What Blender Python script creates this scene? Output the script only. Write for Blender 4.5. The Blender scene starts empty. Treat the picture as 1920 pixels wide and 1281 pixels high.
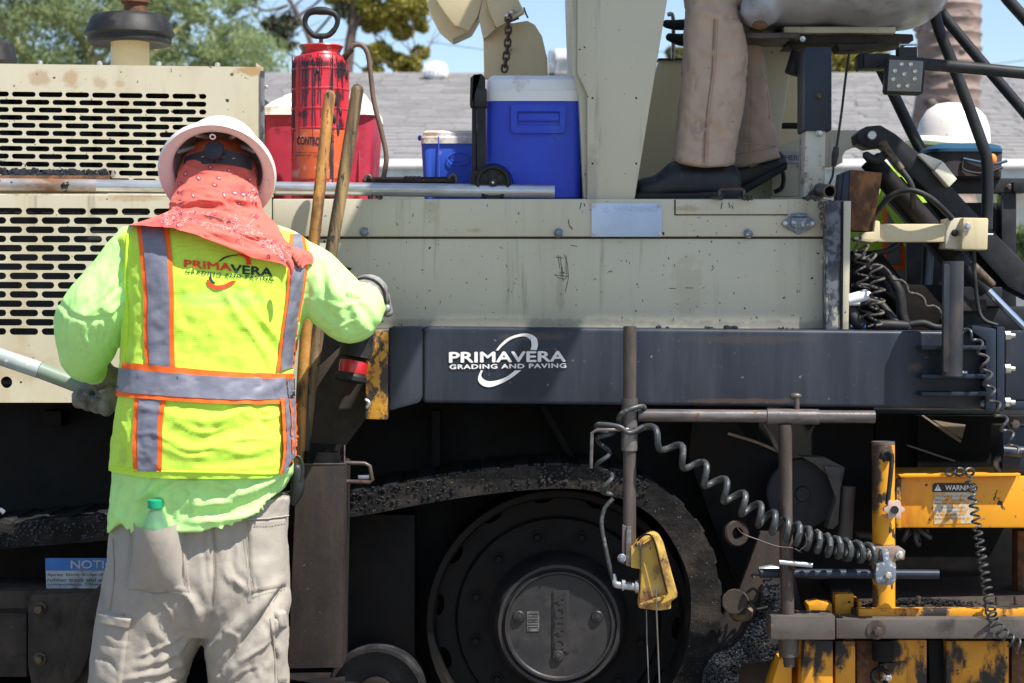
import bpy, bmesh, math, random
import numpy as np
from mathutils import Vector, Matrix, noise as mnoise
from mathutils.bvhtree import BVHTree
random.seed(7); rng = np.random.default_rng(7)
SC = bpy.context.scene
COL = SC.collection
PI = math.pi
# ---------------------------------------------------------------- camera, sky, sun, exposure
D, F, ZC, CX, CY = 5.0, 3700.0, 1.37, 960.0, 560.0     # camera distance, focal length in photo pixels, camera height, vanishing point
cam = bpy.data.cameras.new('camera'); camo = bpy.data.objects.new('camera', cam); COL.objects.link(camo)
camo.location = (0, -D, ZC); camo.rotation_euler = (PI/2, 0, 0)
cam.sensor_width = 36; cam.lens = F/1920*36; cam.shift_y = -(640.5-CY)/1920
cam.clip_start = .05; cam.clip_end = 600
cam.dof.use_dof = True; cam.dof.focus_distance = D-.3; cam.dof.aperture_fstop = 7.0
SC.camera = camo
SUN = Vector((.50, -.40, 1.0)).normalized()              # towards the sun
elev = math.asin(SUN.z)
W = bpy.data.worlds.new('World'); SC.world = W; W.use_nodes = True
wn = W.node_tree; wn.nodes.clear()
sky = wn.nodes.new('ShaderNodeTexSky'); sky.sky_type = 'NISHITA'; sky.sun_disc = False
sky.sun_elevation = elev; sky.sun_rotation = math.atan2(SUN.x, SUN.y)
sky.altitude = 400; sky.air_density = 1.0; sky.dust_density = 0.9; sky.ozone_density = 1.6
tc = wn.nodes.new('ShaderNodeTexCoord'); mp = wn.nodes.new('ShaderNodeMapping'); mp.inputs['Scale'].default_value = (1.2, 1.2, 4)
nz = wn.nodes.new('ShaderNodeTexNoise'); nz.inputs['Scale'].default_value = 2.2; nz.inputs['Detail'].default_value = 7
rp = wn.nodes.new('ShaderNodeValToRGB'); rp.color_ramp.elements[0].position = .56; rp.color_ramp.elements[1].position = .75
rp.color_ramp.elements[1].color = (.75, .75, .75, 1)
mx = wn.nodes.new('ShaderNodeMix'); mx.data_type = 'RGBA'; mx.inputs['B'].default_value = (3.9, 4.2, 4.7, 1)
bg = wn.nodes.new('ShaderNodeBackground'); bg.inputs['Strength'].default_value = .10
wo = wn.nodes.new('ShaderNodeOutputWorld')
L = wn.links.new
L(tc.outputs['Generated'], mp.inputs['Vector']); L(mp.outputs[0], nz.inputs['Vector']); L(nz.outputs[0], rp.inputs[0])
L(rp.outputs[0], mx.inputs['Factor']); L(sky.outputs[0], mx.inputs['A']); L(mx.outputs['Result'], bg.inputs['Color']); L(bg.outputs[0], wo.inputs[0])
sl = bpy.data.lights.new('sun', 'SUN'); sl.energy = 4.5; sl.angle = math.radians(.53); sl.color = (1, .955, .88)
so = bpy.data.objects.new('sun', sl); COL.objects.link(so); so.rotation_euler = SUN.to_track_quat('Z', 'Y').to_euler()
SC.view_settings.view_transform = 'Standard'; SC.view_settings.look = 'None'
SC.view_settings.exposure = 0.88; SC.view_settings.gamma = 1; SC.view_settings.use_curve_mapping = False
SC.render.engine = 'CYCLES'

# ---------------------------------------------------------------- helpers
def P(px, py, Y=0.):
    s = (Y+D)/F
    return Vector(((px-CX)*s, Y, ZC-(py-CY)*s))
def S(Y=0.): return (Y+D)/F
def Zm(sc, ox, oy): return lambda pts: [(x/sc+ox, y/sc+oy) for x, y in pts]
z1, z2, z3, z4 = Zm(3.66, 0, 0), Zm(3.66, 470, 0), Zm(3.202, 940, 0), Zm(3.202, 1400, 0)
z5 = Zm(2.911, 1560, 200)      # upper right detail
z6 = Zm(2.5577, 1400, 780)     # lower right
z7 = Zm(3.2017, 540, 560)
z8 = Zm(3.99, 1100, 960)
z9 = Zm(5.337, 1560, 400)
z10 = Zm(4.27, 1640, 600)
z11 = Zm(2.367, 0, 740)

OFF = {}
def root(name, label, cat, loc=(0, 0, 0), group=None):
    o = bpy.data.objects.new(name, None); COL.objects.link(o); o.location = loc; o.empty_display_size = .1
    OFF[o.name] = Vector(loc); o['label'] = label; o['category'] = cat
    if group: o['group'] = group
    return o
def link(name, me, mats, parent=None, label=None, cat=None, kind=None, group=None, smooth=35):
    for m in (mats if isinstance(mats, (list, tuple)) else [mats]): me.materials.append(m)
    o = bpy.data.objects.new(name, me); COL.objects.link(o)
    if parent is not None:
        o.parent = parent; off = OFF[parent.name]; OFF[o.name] = off
        me.transform(Matrix.Translation(-off))
    else:
        n = len(me.vertices); a = np.empty(n*3); me.vertices.foreach_get('co', a); a = a.reshape(-1, 3)
        c = Vector(((a[:, 0].min()+a[:, 0].max())/2, (a[:, 1].min()+a[:, 1].max())/2, a[:, 2].min()))
        if kind != 'structure': me.transform(Matrix.Translation(-c)); o.location = c; OFF[o.name] = c
        else: OFF[o.name] = Vector((0, 0, 0))
    if label: o['label'] = label
    if cat: o['category'] = cat
    if kind: o['kind'] = kind
    if group: o['group'] = group
    if smooth is not None:
        me.shade_smooth()
        if smooth < 180: me.set_sharp_from_angle(angle=math.radians(smooth))
    return o
def mesh(vs, fs):
    me = bpy.data.meshes.new('m'); me.from_pydata([tuple(v) for v in vs], [], [tuple(int(i) for i in f) for f in fs]); me.update(); return me
def bm2me(bm):
    me = bpy.data.meshes.new('m'); bm.to_mesh(me); bm.free(); return me
def join(*parts):
    vs, fs, o = [], [], 0
    for v, f in parts:
        vs += [tuple(x) for x in v]; fs += [tuple(i+o for i in g) for g in f]; o = len(vs)
    return vs, fs
def prism(pts, Y0, Y1, bev=0., seg=2):
    """front outline in photo pixels at depth Y0, run straight back to Y1"""
    bm = bmesh.new(); co = [P(x, y, Y0) for x, y in pts]
    a = [bm.verts.new(c) for c in co]; b = [bm.verts.new((c.x, Y1, c.z)) for c in co]; n = len(a)
    bm.faces.new(a); bm.faces.new(b[::-1])
    for i in range(n): bm.faces.new((a[i], b[i], b[(i+1) % n], a[(i+1) % n]))
    bmesh.ops.recalc_face_normals(bm, faces=bm.faces)
    if bev: bmesh.ops.bevel(bm, geom=list(bm.edges), offset=bev, segments=seg, affect='EDGES', clamp_overlap=True, profile=.6)
    return bm2me(bm)
def rect(x0, y0, x1, y1): return [(x0, y0), (x1, y0), (x1, y1), (x0, y1)]
def bx(name, x0, y0, x1, y1, Y0, Y1, m, parent=None, bev=.003, **k): return link(name, prism(rect(x0, y0, x1, y1), Y0, Y1, bev), m, parent, **k)
def pr(name, pts, Y0, Y1, m, parent=None, bev=.003, **k): return link(name, prism(pts, Y0, Y1, bev), m, parent, **k)
def wbox(a, b, bev=.0):
    bm = bmesh.new(); bmesh.ops.create_cube(bm, size=1)
    for v in bm.verts: v.co = Vector([(a[i]+b[i])/2+v.co[i]*(b[i]-a[i]) for i in range(3)])
    if bev: bmesh.ops.bevel(bm, geom=list(bm.edges), offset=bev, segments=2, affect='EDGES')
    return bm2me(bm)
def cr(pts, k=6, closed=False):
    """Catmull-Rom through rows of numbers"""
    p = np.array(pts, float); n = len(p)
    if n < 3 and not closed: return np.array([p[0]+(p[-1]-p[0])*t for t in np.linspace(0, 1, k+1)])
    out = []
    for i in range(n if closed else n-1):
        g = (lambda j: p[j % n]) if closed else (lambda j: p[min(max(j, 0), n-1)])
        a, b, c, d = g(i-1), g(i), g(i+1), g(i+2)
        for t in np.arange(k)/k: out.append(.5*((2*b)+(c-a)*t+(2*a-5*b+4*c-d)*t*t+(3*b-a-3*c+d)*t**3))
    if not closed: out.append(p[-1])
    return np.array(out)
def tubev(pts, rad, n=12, caps=True, closed=False, flat=None):
    pts = [Vector(p) for p in pts]; m = len(pts)
    rad = [rad]*m if np.isscalar(rad) else list(rad)
    vs, fs = [], []; prev = None
    for i in range(m):
        if closed: t = pts[(i+1) % m]-pts[i-1]
        else: t = pts[min(i+1, m-1)]-pts[max(i-1, 0)]
        if t.length < 1e-9: t = Vector((0, 0, 1))
        t.normalize()
        if prev is None:
            u = t.orthogonal().normalized()
        else:
            u = prev-t*prev.dot(t)
            u = u.normalized() if u.length > 1e-6 else t.orthogonal().normalized()
        prev = u; w = t.cross(u)
        for j in range(n):
            a = 2*PI*j/n; vs.append(pts[i]+(u*math.cos(a)+w*math.sin(a))*rad[i])
    for i in range(m if closed else m-1):
        for j in range(n):
            a, b = i*n+j, i*n+(j+1) % n; c, d = ((i+1) % m)*n+(j+1) % n, ((i+1) % m)*n+j
            fs.append((a, b, c, d))
    if caps and not closed: fs.append(tuple(range(n))[::-1]); fs.append(tuple(range((m-1)*n, m*n)))
    return vs, fs
def tb(name, pts, r, m, parent=None, n=12, sm=0, **k):
    """tube through (px,py,Y) points; r in metres"""
    a = np.array(pts, float)
    if sm: a = cr(a, sm)
    co = [P(*p) for p in a]
    rr = r
    if not np.isscalar(r): rr = np.interp(np.linspace(0, 1, len(co)), np.linspace(0, 1, len(r)), r)
    return link(name, mesh(*tubev(co, rr, n)), m, parent, **k)
def limb(pts, k=6, n=16):
    """rounded limb: (px,py,Y,r_px) rows"""
    a = cr(pts, k) if len(pts) > 2 else np.array([np.array(pts[0])+(np.array(pts[-1])-np.array(pts[0]))*t for t in np.linspace(0, 1, 7)])
    co = [P(*q[:3]) for q in a]; rr = [q[3]*S(q[2]) for q in a]
    d0 = (co[0]-co[1]).normalized(); d1 = (co[-1]-co[-2]).normalized()
    pre = [(co[0]+d0*rr[0]*math.sin(t), rr[0]*math.cos(t)) for t in (1.45, 1.15, .8, .4)]
    post = [(co[-1]+d1*rr[-1]*math.sin(t), rr[-1]*math.cos(t)) for t in (.4, .8, 1.15, 1.45)]
    return tubev([q[0] for q in pre]+co+[q[0] for q in post], [q[1] for q in pre]+rr+[q[1] for q in post], n)
def limbw(pts, n=14):
    """rounded limb in world metres: rows x,y,z,r"""
    a = cr(pts, 5) if len(pts) > 2 else np.array([np.array(pts[0])+(np.array(pts[-1])-np.array(pts[0]))*t for t in np.linspace(0, 1, 6)])
    co = [Vector(q[:3]) for q in a]; rr = [q[3] for q in a]
    d0 = (co[0]-co[1]).normalized(); d1 = (co[-1]-co[-2]).normalized()
    pre = [(co[0]+d0*rr[0]*math.sin(t), rr[0]*math.cos(t)) for t in (1.45, 1.15, .8, .4)]
    post = [(co[-1]+d1*rr[-1]*math.sin(t), rr[-1]*math.cos(t)) for t in (.4, .8, 1.15, 1.45)]
    return tubev([q[0] for q in pre]+co+[q[0] for q in post], [q[1] for q in pre]+rr+[q[1] for q in post], n)
def ellip(c, r, nu=20, nv=12, rot=None):
    vs, fs = [], []
    for i in range(nv+1):
        for j in range(nu):
            a, b = PI*(i+.02*(1 if i == 0 else -1 if i == nv else 0))/nv, 2*PI*j/nu
            v = Vector((r[0]*math.sin(a)*math.cos(b), r[1]*math.sin(a)*math.sin(b), r[2]*math.cos(a)))
            if rot: v = rot @ v
            vs.append(v+Vector(c))
    for i in range(nv):
        for j in range(nu): fs.append((i*nu+j, (i+1)*nu+j, (i+1)*nu+(j+1) % nu, i*nu+(j+1) % nu))
    fs.append(tuple(range(nu))); fs.append(tuple(range(nv*nu, nv*nu+nu))[::-1])
    return vs, fs
def lathe(c, axis, prof, n=32):
    """prof rows (radius, distance along axis)"""
    axis = Vector(axis).normalized(); u = axis.orthogonal().normalized(); w = axis.cross(u); c = Vector(c); vs, fs = [], []
    for r, h in prof:
        for j in range(n):
            a = 2*PI*j/n; vs.append(c+axis*h+(u*math.cos(a)+w*math.sin(a))*max(r, 1e-4))
    for i in range(len(prof)-1):
        for j in range(n): fs.append((i*n+j, i*n+(j+1) % n, (i+1)*n+(j+1) % n, (i+1)*n+j))
    fs.append(tuple(range(n))[::-1]); fs.append(tuple(range((len(prof)-1)*n, len(prof)*n)))
    return vs, fs
def fixn(me):
    bm = bmesh.new(); bm.from_mesh(me); bmesh.ops.recalc_face_normals(bm, faces=bm.faces); bm.to_mesh(me); bm.free(); return me
def lat(name, c, axis, prof, m, parent=None, n=32, **k): return link(name, fixn(mesh(*lathe(c, axis, prof, n))), m, parent, **k)
def circ(cx, cy, r, n=16, sx=1., a0=0.): return [(cx+r*sx*math.cos(a0+2*PI*i/n), cy+r*math.sin(a0+2*PI*i/n)) for i in range(n)]
def stad(x0, x1, y, h, n=5):
    r = h/2; out = []
    for i in range(n+1): a = -PI/2+PI*i/n; out.append((x1-r+r*math.cos(a), y+r*math.sin(a)))
    for i in range(n+1): a = PI/2+PI*i/n; out.append((x0+r+r*math.cos(a), y+r*math.sin(a)))
    return out
def plate(outline, holes, Y0, th):
    """sheet with real holes; pixels at depth Y0"""
    cu = bpy.data.curves.new('c', 'CURVE'); cu.dimensions = '2D'; cu.fill_mode = 'BOTH'; cu.extrude = th/2
    for pts in [outline]+holes:
        sp = cu.splines.new('POLY'); sp.points.add(len(pts)-1); sp.use_cyclic_u = True
        for q, (x, y) in zip(sp.points, pts):
            w = P(x, y, Y0); q.co = (w.x, w.z, 0, 1)
    o = bpy.data.objects.new('tmp', cu); COL.objects.link(o)
    me = bpy.data.meshes.new_from_object(o.evaluated_get(bpy.context.evaluated_depsgraph_get())); bpy.data.objects.remove(o)
    me.transform(Matrix(((1, 0, 0, 0), (0, 0, 1, Y0+th/2), (0, 1, 0, 0), (0, 0, 0, 1))))
    return fixn(me)
_TX = {}
def textmesh(s, bold=0., gap=1.):
    cu = bpy.data.curves.new('t', 'FONT'); cu.body = s; cu.offset = bold; cu.space_character = gap; cu.resolution_u = 3
    o = bpy.data.objects.new('tmp', cu); COL.objects.link(o)
    me = bpy.data.meshes.new_from_object(o.evaluated_get(bpy.context.evaluated_depsgraph_get())); bpy.data.objects.remove(o)
    a = np.array([v.co[:2] for v in me.vertices]); fs = [tuple(p.vertices) for p in me.polygons]
    a -= a.min(0); a /= a.max(0); return a, fs
def hit(bvh, px, py, off=.004):
    o = Vector((0, -D, ZC)); d = (P(px, py, 0)-o).normalized()
    h = bvh.ray_cast(o, d)
    if h[0] is None:
        y = HITY; h = bvh.find_nearest(P(px, py, y)); n = h[1]
        return h[0]+(n if n.dot(h[0]-P(px, py, y)) < 0 else n)*off
    n = h[1] if h[1].dot(d) < 0 else -h[1]
    return h[0]+(n*.5-d*.5)*off
HITY = -.42
def text(name, s, tl, tr, bl, Y, m, parent, bold=0., gap=1., bvh=None, off=.004, fat=0., **k):
    a, fs = textmesh(s, bold, gap); tl, tr, bl = map(np.array, (tl, tr, bl))
    if bvh:
        wp, hp_ = np.linalg.norm(tr-tl), np.linalg.norm(bl-tl); bm = bmesh.new(); vv = [bm.verts.new((u*wp, v*hp_, 0)) for u, v in a]
        for f in fs:
            try: bm.faces.new([vv[i] for i in f])
            except ValueError: pass
        bmesh.ops.triangulate(bm, faces=bm.faces)
        for _ in range(4):
            le = [e for e in bm.edges if e.calc_length() > 3.2]
            if not le: break
            bmesh.ops.subdivide_edges(bm, edges=le, cuts=1); bmesh.ops.triangulate(bm, faces=bm.faces)
        bm.verts.ensure_lookup_table(); a = np.array([(v.co.x/wp, v.co.y/hp_) for v in bm.verts]); fs = [tuple(v.index for v in f.verts) for f in bm.faces]; bm.free()
    vs, f0, n0 = [], fs, len(a); fs = []
    for i, (dx, dy) in enumerate([(0, 0)]+([(fat, 0), (-fat, 0), (0, fat*.6), (0, -fat*.6)] if fat else [])):
        for u, v in a:
            q = tl+(tr-tl)*u+(bl-tl)*(1-v)+np.array((dx, dy)); vs.append(hit(bvh, q[0], q[1], off+i*.00015) if bvh else P(q[0], q[1], Y-i*.00012))
        fs += [tuple(j+i*n0 for j in f) for f in f0]
    return link(name, mesh(vs, fs), m, parent, smooth=None, **k)
def poly(name, pts, Y, m, parent, bvh=None, off=.004, **k):
    bm = bmesh.new(); vs = [bm.verts.new(hit(bvh, x, y, off) if bvh else P(x, y, Y)) for x, y in pts]
    f = bm.faces.new(vs); bmesh.ops.triangulate(bm, faces=[f]); return link(name, bm2me(bm), m, parent, smooth=None, **k)
def ribbon(name, A, B, m, parent, bvh=None, Y=None, nu=6, nv=40, off=.005, **k):
    A = cr(A, 8) if len(A) > 2 else cr(A, 24); B = cr(B, 8) if len(B) > 2 else cr(B, 24)
    def rs(a):
        t = np.linspace(0, 1, len(a)); q = np.linspace(0, 1, nv+1); return np.stack([np.interp(q, t, a[:, 0]), np.interp(q, t, a[:, 1])], 1)
    A, B = rs(A), rs(B); vs, fs = [], []
    for i in range(nv+1):
        for j in range(nu+1):
            q = A[i]+(B[i]-A[i])*j/nu; vs.append(hit(bvh, q[0], q[1], off) if bvh else P(q[0], q[1], Y))
    for i in range(nv):
        for j in range(nu): b = i*(nu+1)+j; fs.append((b, b+1, b+nu+2, b+nu+1))
    return link(name, fixn(mesh(vs, fs)), m, parent, smooth=180, **k)
def disc(bvh, x, y, rx, ry, ang, inner=0., n=14, off=.0012):
    vs, ca, sa = [], math.cos(ang), math.sin(ang)
    for k in ((inner, 1.) if inner else (.5, 1.)):
        for j in range(n):
            t = 2*PI*j/n; u, v = rx*k*math.cos(t), ry*k*math.sin(t); vs.append(hit(bvh, x+u*ca-v*sa, y+u*sa+v*ca, off))
    fs = [(j, (j+1) % n, n+(j+1) % n, n+j) for j in range(n)]
    if not inner: vs.append(hit(bvh, x, y, off)); fs += [(2*n, (j+1) % n, j) for j in range(n)]
    return vs, fs
def bvh_of(vs, fs): return BVHTree.FromPolygons([tuple(v) for v in vs], [tuple(f) for f in fs])
def voxel(parts, size, sm=4):
    vs, fs = join(*parts); me = mesh(vs, fs); fixn(me)
    o = bpy.data.objects.new('tmp', me); COL.objects.link(o)
    r = o.modifiers.new('r', 'REMESH'); r.mode = 'VOXEL'; r.voxel_size = size
    if sm: q = o.modifiers.new('s', 'SMOOTH'); q.factor = .5; q.iterations = sm
    m2 = bpy.data.meshes.new_from_object(o.evaluated_get(bpy.context.evaluated_depsgraph_get())); bpy.data.objects.remove(o)
    V = np.empty(len(m2.vertices)*3); m2.vertices.foreach_get('co', V); V = V.reshape(-1, 3)
    Fs = [tuple(p.vertices) for p in m2.polygons]; return V, Fs
def vnormals(V, Fs):
    N = np.zeros_like(V); q = np.array([f if len(f) == 4 else (f[0], f[1], f[2], f[2]) for f in Fs])
    n = np.cross(V[q[:, 2]]-V[q[:, 0]], V[q[:, 3]]-V[q[:, 1]])
    for j in range(4): np.add.at(N, q[:, j], n)
    return N/np.maximum(np.linalg.norm(N, axis=1, keepdims=True), 1e-9)
def pix(V):
    s = (V[:, 1]+D)/F; return CX+V[:, 0]/s, CY-(V[:, 2]-ZC)/s
def folds(V, Fs, lines, out=1.):
    """raise (+) or sink (-) cloth along polylines given in photo pixels: (pts, width px, amount mm)"""
    N = vnormals(V, Fs)*out; x, y = pix(V); back = N[:, 1] < .15; d = np.zeros(len(V))
    for pts, w, amt in lines:
        p = cr(pts, 6) if len(pts) > 2 else cr(pts, 12)
        best = np.full(len(V), 1e9); tt = np.zeros(len(V))
        for i in range(len(p)-1):
            a, b = p[i], p[i+1]; ab = b-a; l2 = max(ab @ ab, 1e-6)
            t = np.clip(((x-a[0])*ab[0]+(y-a[1])*ab[1])/l2, 0, 1)
            r = (x-a[0]-t*ab[0])**2+(y-a[1]-t*ab[1])**2; m = r < best; best[m] = r[m]; tt[m] = (i+t[m])/(len(p)-1)
        e = np.exp(-best/(w*w))-.45*np.exp(-best/(w*w*6)); taper = np.sin(PI*np.clip(tt*.86+.07, 0, 1))**.6
        d += e*taper*amt*.00125*back
    return V+N*(d*np.clip(1.6-1.7*np.abs(N[:, 2]), 0, 1))[:, None]
def crumple(V, Fs, amp, sc, out=1., st=(1, 1, 1), seed=0):
    N = vnormals(V, Fs)*out
    d = np.array([mnoise.fractal(Vector((v[0]*st[0]*sc+seed, v[1]*st[1]*sc, v[2]*st[2]*sc)), 1, 2, 3) for v in V])
    d = -np.abs(d)*1.6+.4
    return V+N*(d*amp*np.clip(1.5-1.7*np.abs(N[:, 2]), 0, 1))[:, None]
def loft(rows, n=96, m=90, hem=None, top=None, e=.88, caps=True):
    """rows (py, xl, xr, yc, halfdepth)"""
    R = cr(sorted(rows), 8); ys = np.maximum.accumulate(R[:, 0]+np.arange(len(R))*1e-6)
    g = lambda py: [np.interp(py, ys, R[:, c]) for c in range(1, 5)]
    y0, y1 = ys[0], ys[-1]; vs, fs = [], []
    for i in range(m+1):
        t = i/m
        for j in range(n):
            a = 2*PI*j/n; c, s_ = math.cos(a), math.sin(a); c = math.copysign(abs(c)**e, c); s_ = math.copysign(abs(s_)**e, s_)
            py = y0+t*(y1-y0)
            if hem or top:
                for _ in range(2):
                    xl, xr, yc, hd = g(py); px = (xl+xr)/2+(xr-xl)/2*c
                    b = hem(px) if hem else y1; tp = top(px) if top else y0; py = tp+t*(b-tp)
            xl, xr, yc, hd = g(py); px = (xl+xr)/2+(xr-xl)/2*c
            q = P(px, py, yc); vs.append((q.x, yc+hd*s_, q.z))
    for i in range(m):
        for j in range(n): fs.append((i*n+j, i*n+(j+1) % n, (i+1)*n+(j+1) % n, (i+1)*n+j))
    if caps: fs.append(tuple(range(n))[::-1]); fs.append(tuple(range(m*n, m*n+n)))
    return vs, fs
def plin(*pts):
    xs, ys = zip(*pts); return lambda x: float(np.interp(x, xs, ys))

# ---------------------------------------------------------------- materials
U = (1, 1, 1)
def SP(px, py, Y, rx, rz, col, st): p = P(px, py, Y); s = S(Y); return ((p.x, p.y, p.z), (rx*s, .15, rz*s), col, st)
def mat(name, col, rough=.5, metal=0., var=.12, vs=9., layers=(), bump=0., bs=80., coord='pos', spec=.5, coat=0., sheen=0., trans=0., ior=1.45, alpha=None, emit=None, wave=None, transl=0., spots=()):
    m = bpy.data.materials.new(name); m.use_nodes = True; nt = m.node_tree; N = nt.nodes; L = nt.links.new
    b = N['Principled BSDF']; g = N.new('ShaderNodeNewGeometry'); pos = g.outputs['Position']
    def nse(scale, st=(1, 1, 1), det=5, off=0.):
        mp = N.new('ShaderNodeMapping'); mp.inputs['Scale'].default_value = st; mp.inputs['Location'].default_value = (off, off*.7, off*1.3); L(pos, mp.inputs[0])
        t = N.new('ShaderNodeTexNoise'); t.inputs['Scale'].default_value = scale; t.inputs['Detail'].default_value = det; t.inputs['Roughness'].default_value = .62; L(mp.outputs[0], t.inputs[0]); return t.outputs[0]
    def ramp(src, a, c):
        r = N.new('ShaderNodeMapRange'); r.inputs['From Min'].default_value = a; r.inputs['From Max'].default_value = c; r.interpolation_type = 'SMOOTHSTEP'; L(src, r.inputs[0]); return r.outputs[0]
    def mixc(f, a, c):
        x = N.new('ShaderNodeMix'); x.data_type = 'RGBA'
        if hasattr(f, 'links'): L(f, x.inputs['Factor'])
        else: x.inputs['Factor'].default_value = f
        for q, k in ((a, 'A'), (c, 'B')):
            if hasattr(q, 'links'): L(q, x.inputs[k])
            else: x.inputs[k].default_value = (*q, 1)
        return x.outputs['Result']
    lo = tuple(max(0, c*(1-var)) for c in col); hi = tuple(min(1, c*(1+var)) for c in col)
    cc = mixc(ramp(nse(vs), .32, .68), lo, hi)
    rr = N.new('ShaderNodeMapRange'); rr.inputs['To Min'].default_value = max(.02, rough*.78); rr.inputs['To Max'].default_value = min(1, rough*1.2); L(nse(vs*2.3, off=3), rr.inputs[0]); ro = rr.outputs[0]
    hts = []
    for k, ly in enumerate(layers):
        c2, amt, sc, st, soft = ly[:5]
        thr = .70-amt*.40; f = ramp(nse(sc, st, 7, 11.3*(k+1)), thr-soft, thr+soft); cc = mixc(f, cc, c2)
        if len(ly) > 5:
            x = N.new('ShaderNodeMix'); L(f, x.inputs[0]); L(ro, x.inputs[2]); x.inputs[3].default_value = ly[5]; ro = x.outputs[0]
        if len(ly) > 6: hts.append((f, ly[6]))
    for k, (ctr, rad, col2, stg) in enumerate(spots):      # stains: centre, radii, colour, strength
        mp = N.new('ShaderNodeMapping'); mp.vector_type = 'POINT'; mp.inputs['Location'].default_value = tuple(-ctr[i]/rad[i] for i in range(3)); mp.inputs['Scale'].default_value = tuple(1/r for r in rad); L(pos, mp.inputs[0])
        ln = N.new('ShaderNodeVectorMath'); ln.operation = 'LENGTH'; L(mp.outputs[0], ln.inputs[0])
        ad = N.new('ShaderNodeMath'); ad.operation = 'ADD'; L(ln.outputs['Value'], ad.inputs[0]); mu = N.new('ShaderNodeMath'); mu.operation = 'MULTIPLY'; mu.inputs[1].default_value = 2.4; L(nse(30, U, 7, 3.1*k+1), mu.inputs[0]); L(mu.outputs[0], ad.inputs[1])
        f = ramp(ad.outputs[0], 2.4, 1.75); ms_ = N.new('ShaderNodeMath'); ms_.operation = 'MULTIPLY'; ms_.inputs[1].default_value = stg; L(f, ms_.inputs[0]); cc = mixc(ms_.outputs[0], cc, col2)
    L(cc, b.inputs['Base Color']); L(ro, b.inputs['Roughness']); b.inputs['Metallic'].default_value = metal
    b.inputs['Specular IOR Level'].default_value = spec; b.inputs['Coat Weight'].default_value = coat; b.inputs['Coat Roughness'].default_value = .25
    b.inputs['Sheen Weight'].default_value = sheen; b.inputs['Transmission Weight'].default_value = trans; b.inputs['IOR'].default_value = ior
    if emit: b.inputs['Emission Color'].default_value = (*emit[:3], 1); b.inputs['Emission Strength'].default_value = emit[3]
    nrm = None
    if bump:
        bp = N.new('ShaderNodeBump'); bp.inputs['Strength'].default_value = bump; bp.inputs['Distance'].default_value = .002; L(nse(bs, off=5), bp.inputs['Height']); nrm = bp.outputs[0]
    for f, h in hts:
        bp = N.new('ShaderNodeBump'); bp.inputs['Strength'].default_value = min(1, abs(h)); bp.invert = h < 0; bp.inputs['Distance'].default_value = .002; L(f, bp.inputs['Height'])
        if nrm: L(nrm, bp.inputs['Normal'])
        nrm = bp.outputs[0]
    if wave:      # woven or knitted grain: (cells per metre, strength, darken)
        vo = N.new('ShaderNodeTexVoronoi'); vo.inputs['Scale'].default_value = wave[0]; vo.inputs['Randomness'].default_value = .15; L(pos, vo.inputs[0])
        bp = N.new('ShaderNodeBump'); bp.inputs['Strength'].default_value = wave[1]; bp.inputs['Distance'].default_value = .001; L(vo.outputs['Distance'], bp.inputs['Height'])
        if nrm: L(nrm, bp.inputs['Normal'])
        nrm = bp.outputs[0]
        if wave[2]:
            f = ramp(vo.outputs['Distance'], .34, .16); x = N.new('ShaderNodeMath'); x.operation = 'MULTIPLY'; L(f, x.inputs[0]); x.inputs[1].default_value = wave[2]
            cc = mixc(x.outputs[0], cc, tuple(c*.45 for c in col)); L(cc, b.inputs['Base Color'])
    if nrm: L(nrm, b.inputs['Normal'])
    if transl:
        tr = N.new('ShaderNodeBsdfTranslucent'); L(cc, tr.inputs[0]); ms = N.new('ShaderNodeMixShader'); ms.inputs[0].default_value = transl
        out = N['Material Output']; L(b.outputs[0], ms.inputs[1]); L(tr.outputs[0], ms.inputs[2]); L(ms.outputs[0], out.inputs[0])
    return m
VERT = (1, 1, .08); HORZ = (.1, 1, 1)
DIRT = (.09, .065, .04); TAR = (.012, .012, .013); RUST = (.20, .075, .025)
m_tan = mat('tan_paint', (.56, .51, .375), .42, var=.03, vs=5, layers=[((.46, .37, .23), .18, 6, (1, 1, .35), .16), ((.33, .28, .2), .06, 26, VERT, .10), (TAR, .075, 70, U, .012, .7)], spots=[SP(75, 148, .065, 22, 16, (.36, .21, .10), .55), SP(135, 150, .065, 18, 20, (.36, .21, .10), .6), SP(186, 155, .065, 16, 12, (.36, .21, .10), .5), SP(470, 133, .065, 34, 9, (.40, .22, .07), .8), SP(489, 250, .065, 5, 130, (.40, .26, .12), .55), SP(434, 140, .065, 4, 4, (.05, .04, .02), .9), SP(225, 158, .065, 12, 8, (.36, .21, .10), .4), SP(60, 345, .0, 130, 20, (.20, .11, .06), .7), SP(250, 372, -.03, 60, 8, (.36, .21, .10), .5), SP(40, 690, -.03, 60, 30, (.36, .21, .10), .25), SP(240, 640, -.03, 30, 8, (.36, .21, .10), .4)], bump=.05, bs=30)
m_tan2 = mat('tan_panel_paint', (.54, .505, .385), .38, var=.025, vs=3, layers=[((.43, .39, .28), .13, 5, VERT, .16), ((.32, .28, .2), .05, 30, VERT, .10), (TAR, .065, 60, U, .01, .7)], spots=[SP(810, 395, 0, 14, 22, (.36, .30, .19), .5), SP(890, 432, 0, 12, 5, (.30, .22, .12), .5), SP(1050, 560, 0, 8, 50, (.36, .32, .24), .6), SP(1290, 540, 0, 30, 60, (.42, .37, .27), .5), SP(1290, 392, 0, 30, 6, (.36, .22, .10), .5), SP(1520, 610, 0, 300, 9, (.25, .24, .2), .5), SP(900, 605, 0, 400, 8, (.28, .26, .2), .5), SP(1110, 340, .02, 12, 60, (.30, .28, .23), .5)], bump=.04, bs=25)
m_tanclean = mat('clean_tan_paint', (.58, .49, .30), .45, var=.04, layers=[((.42, .32, .17), .12, 8, VERT, .08)])
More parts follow.
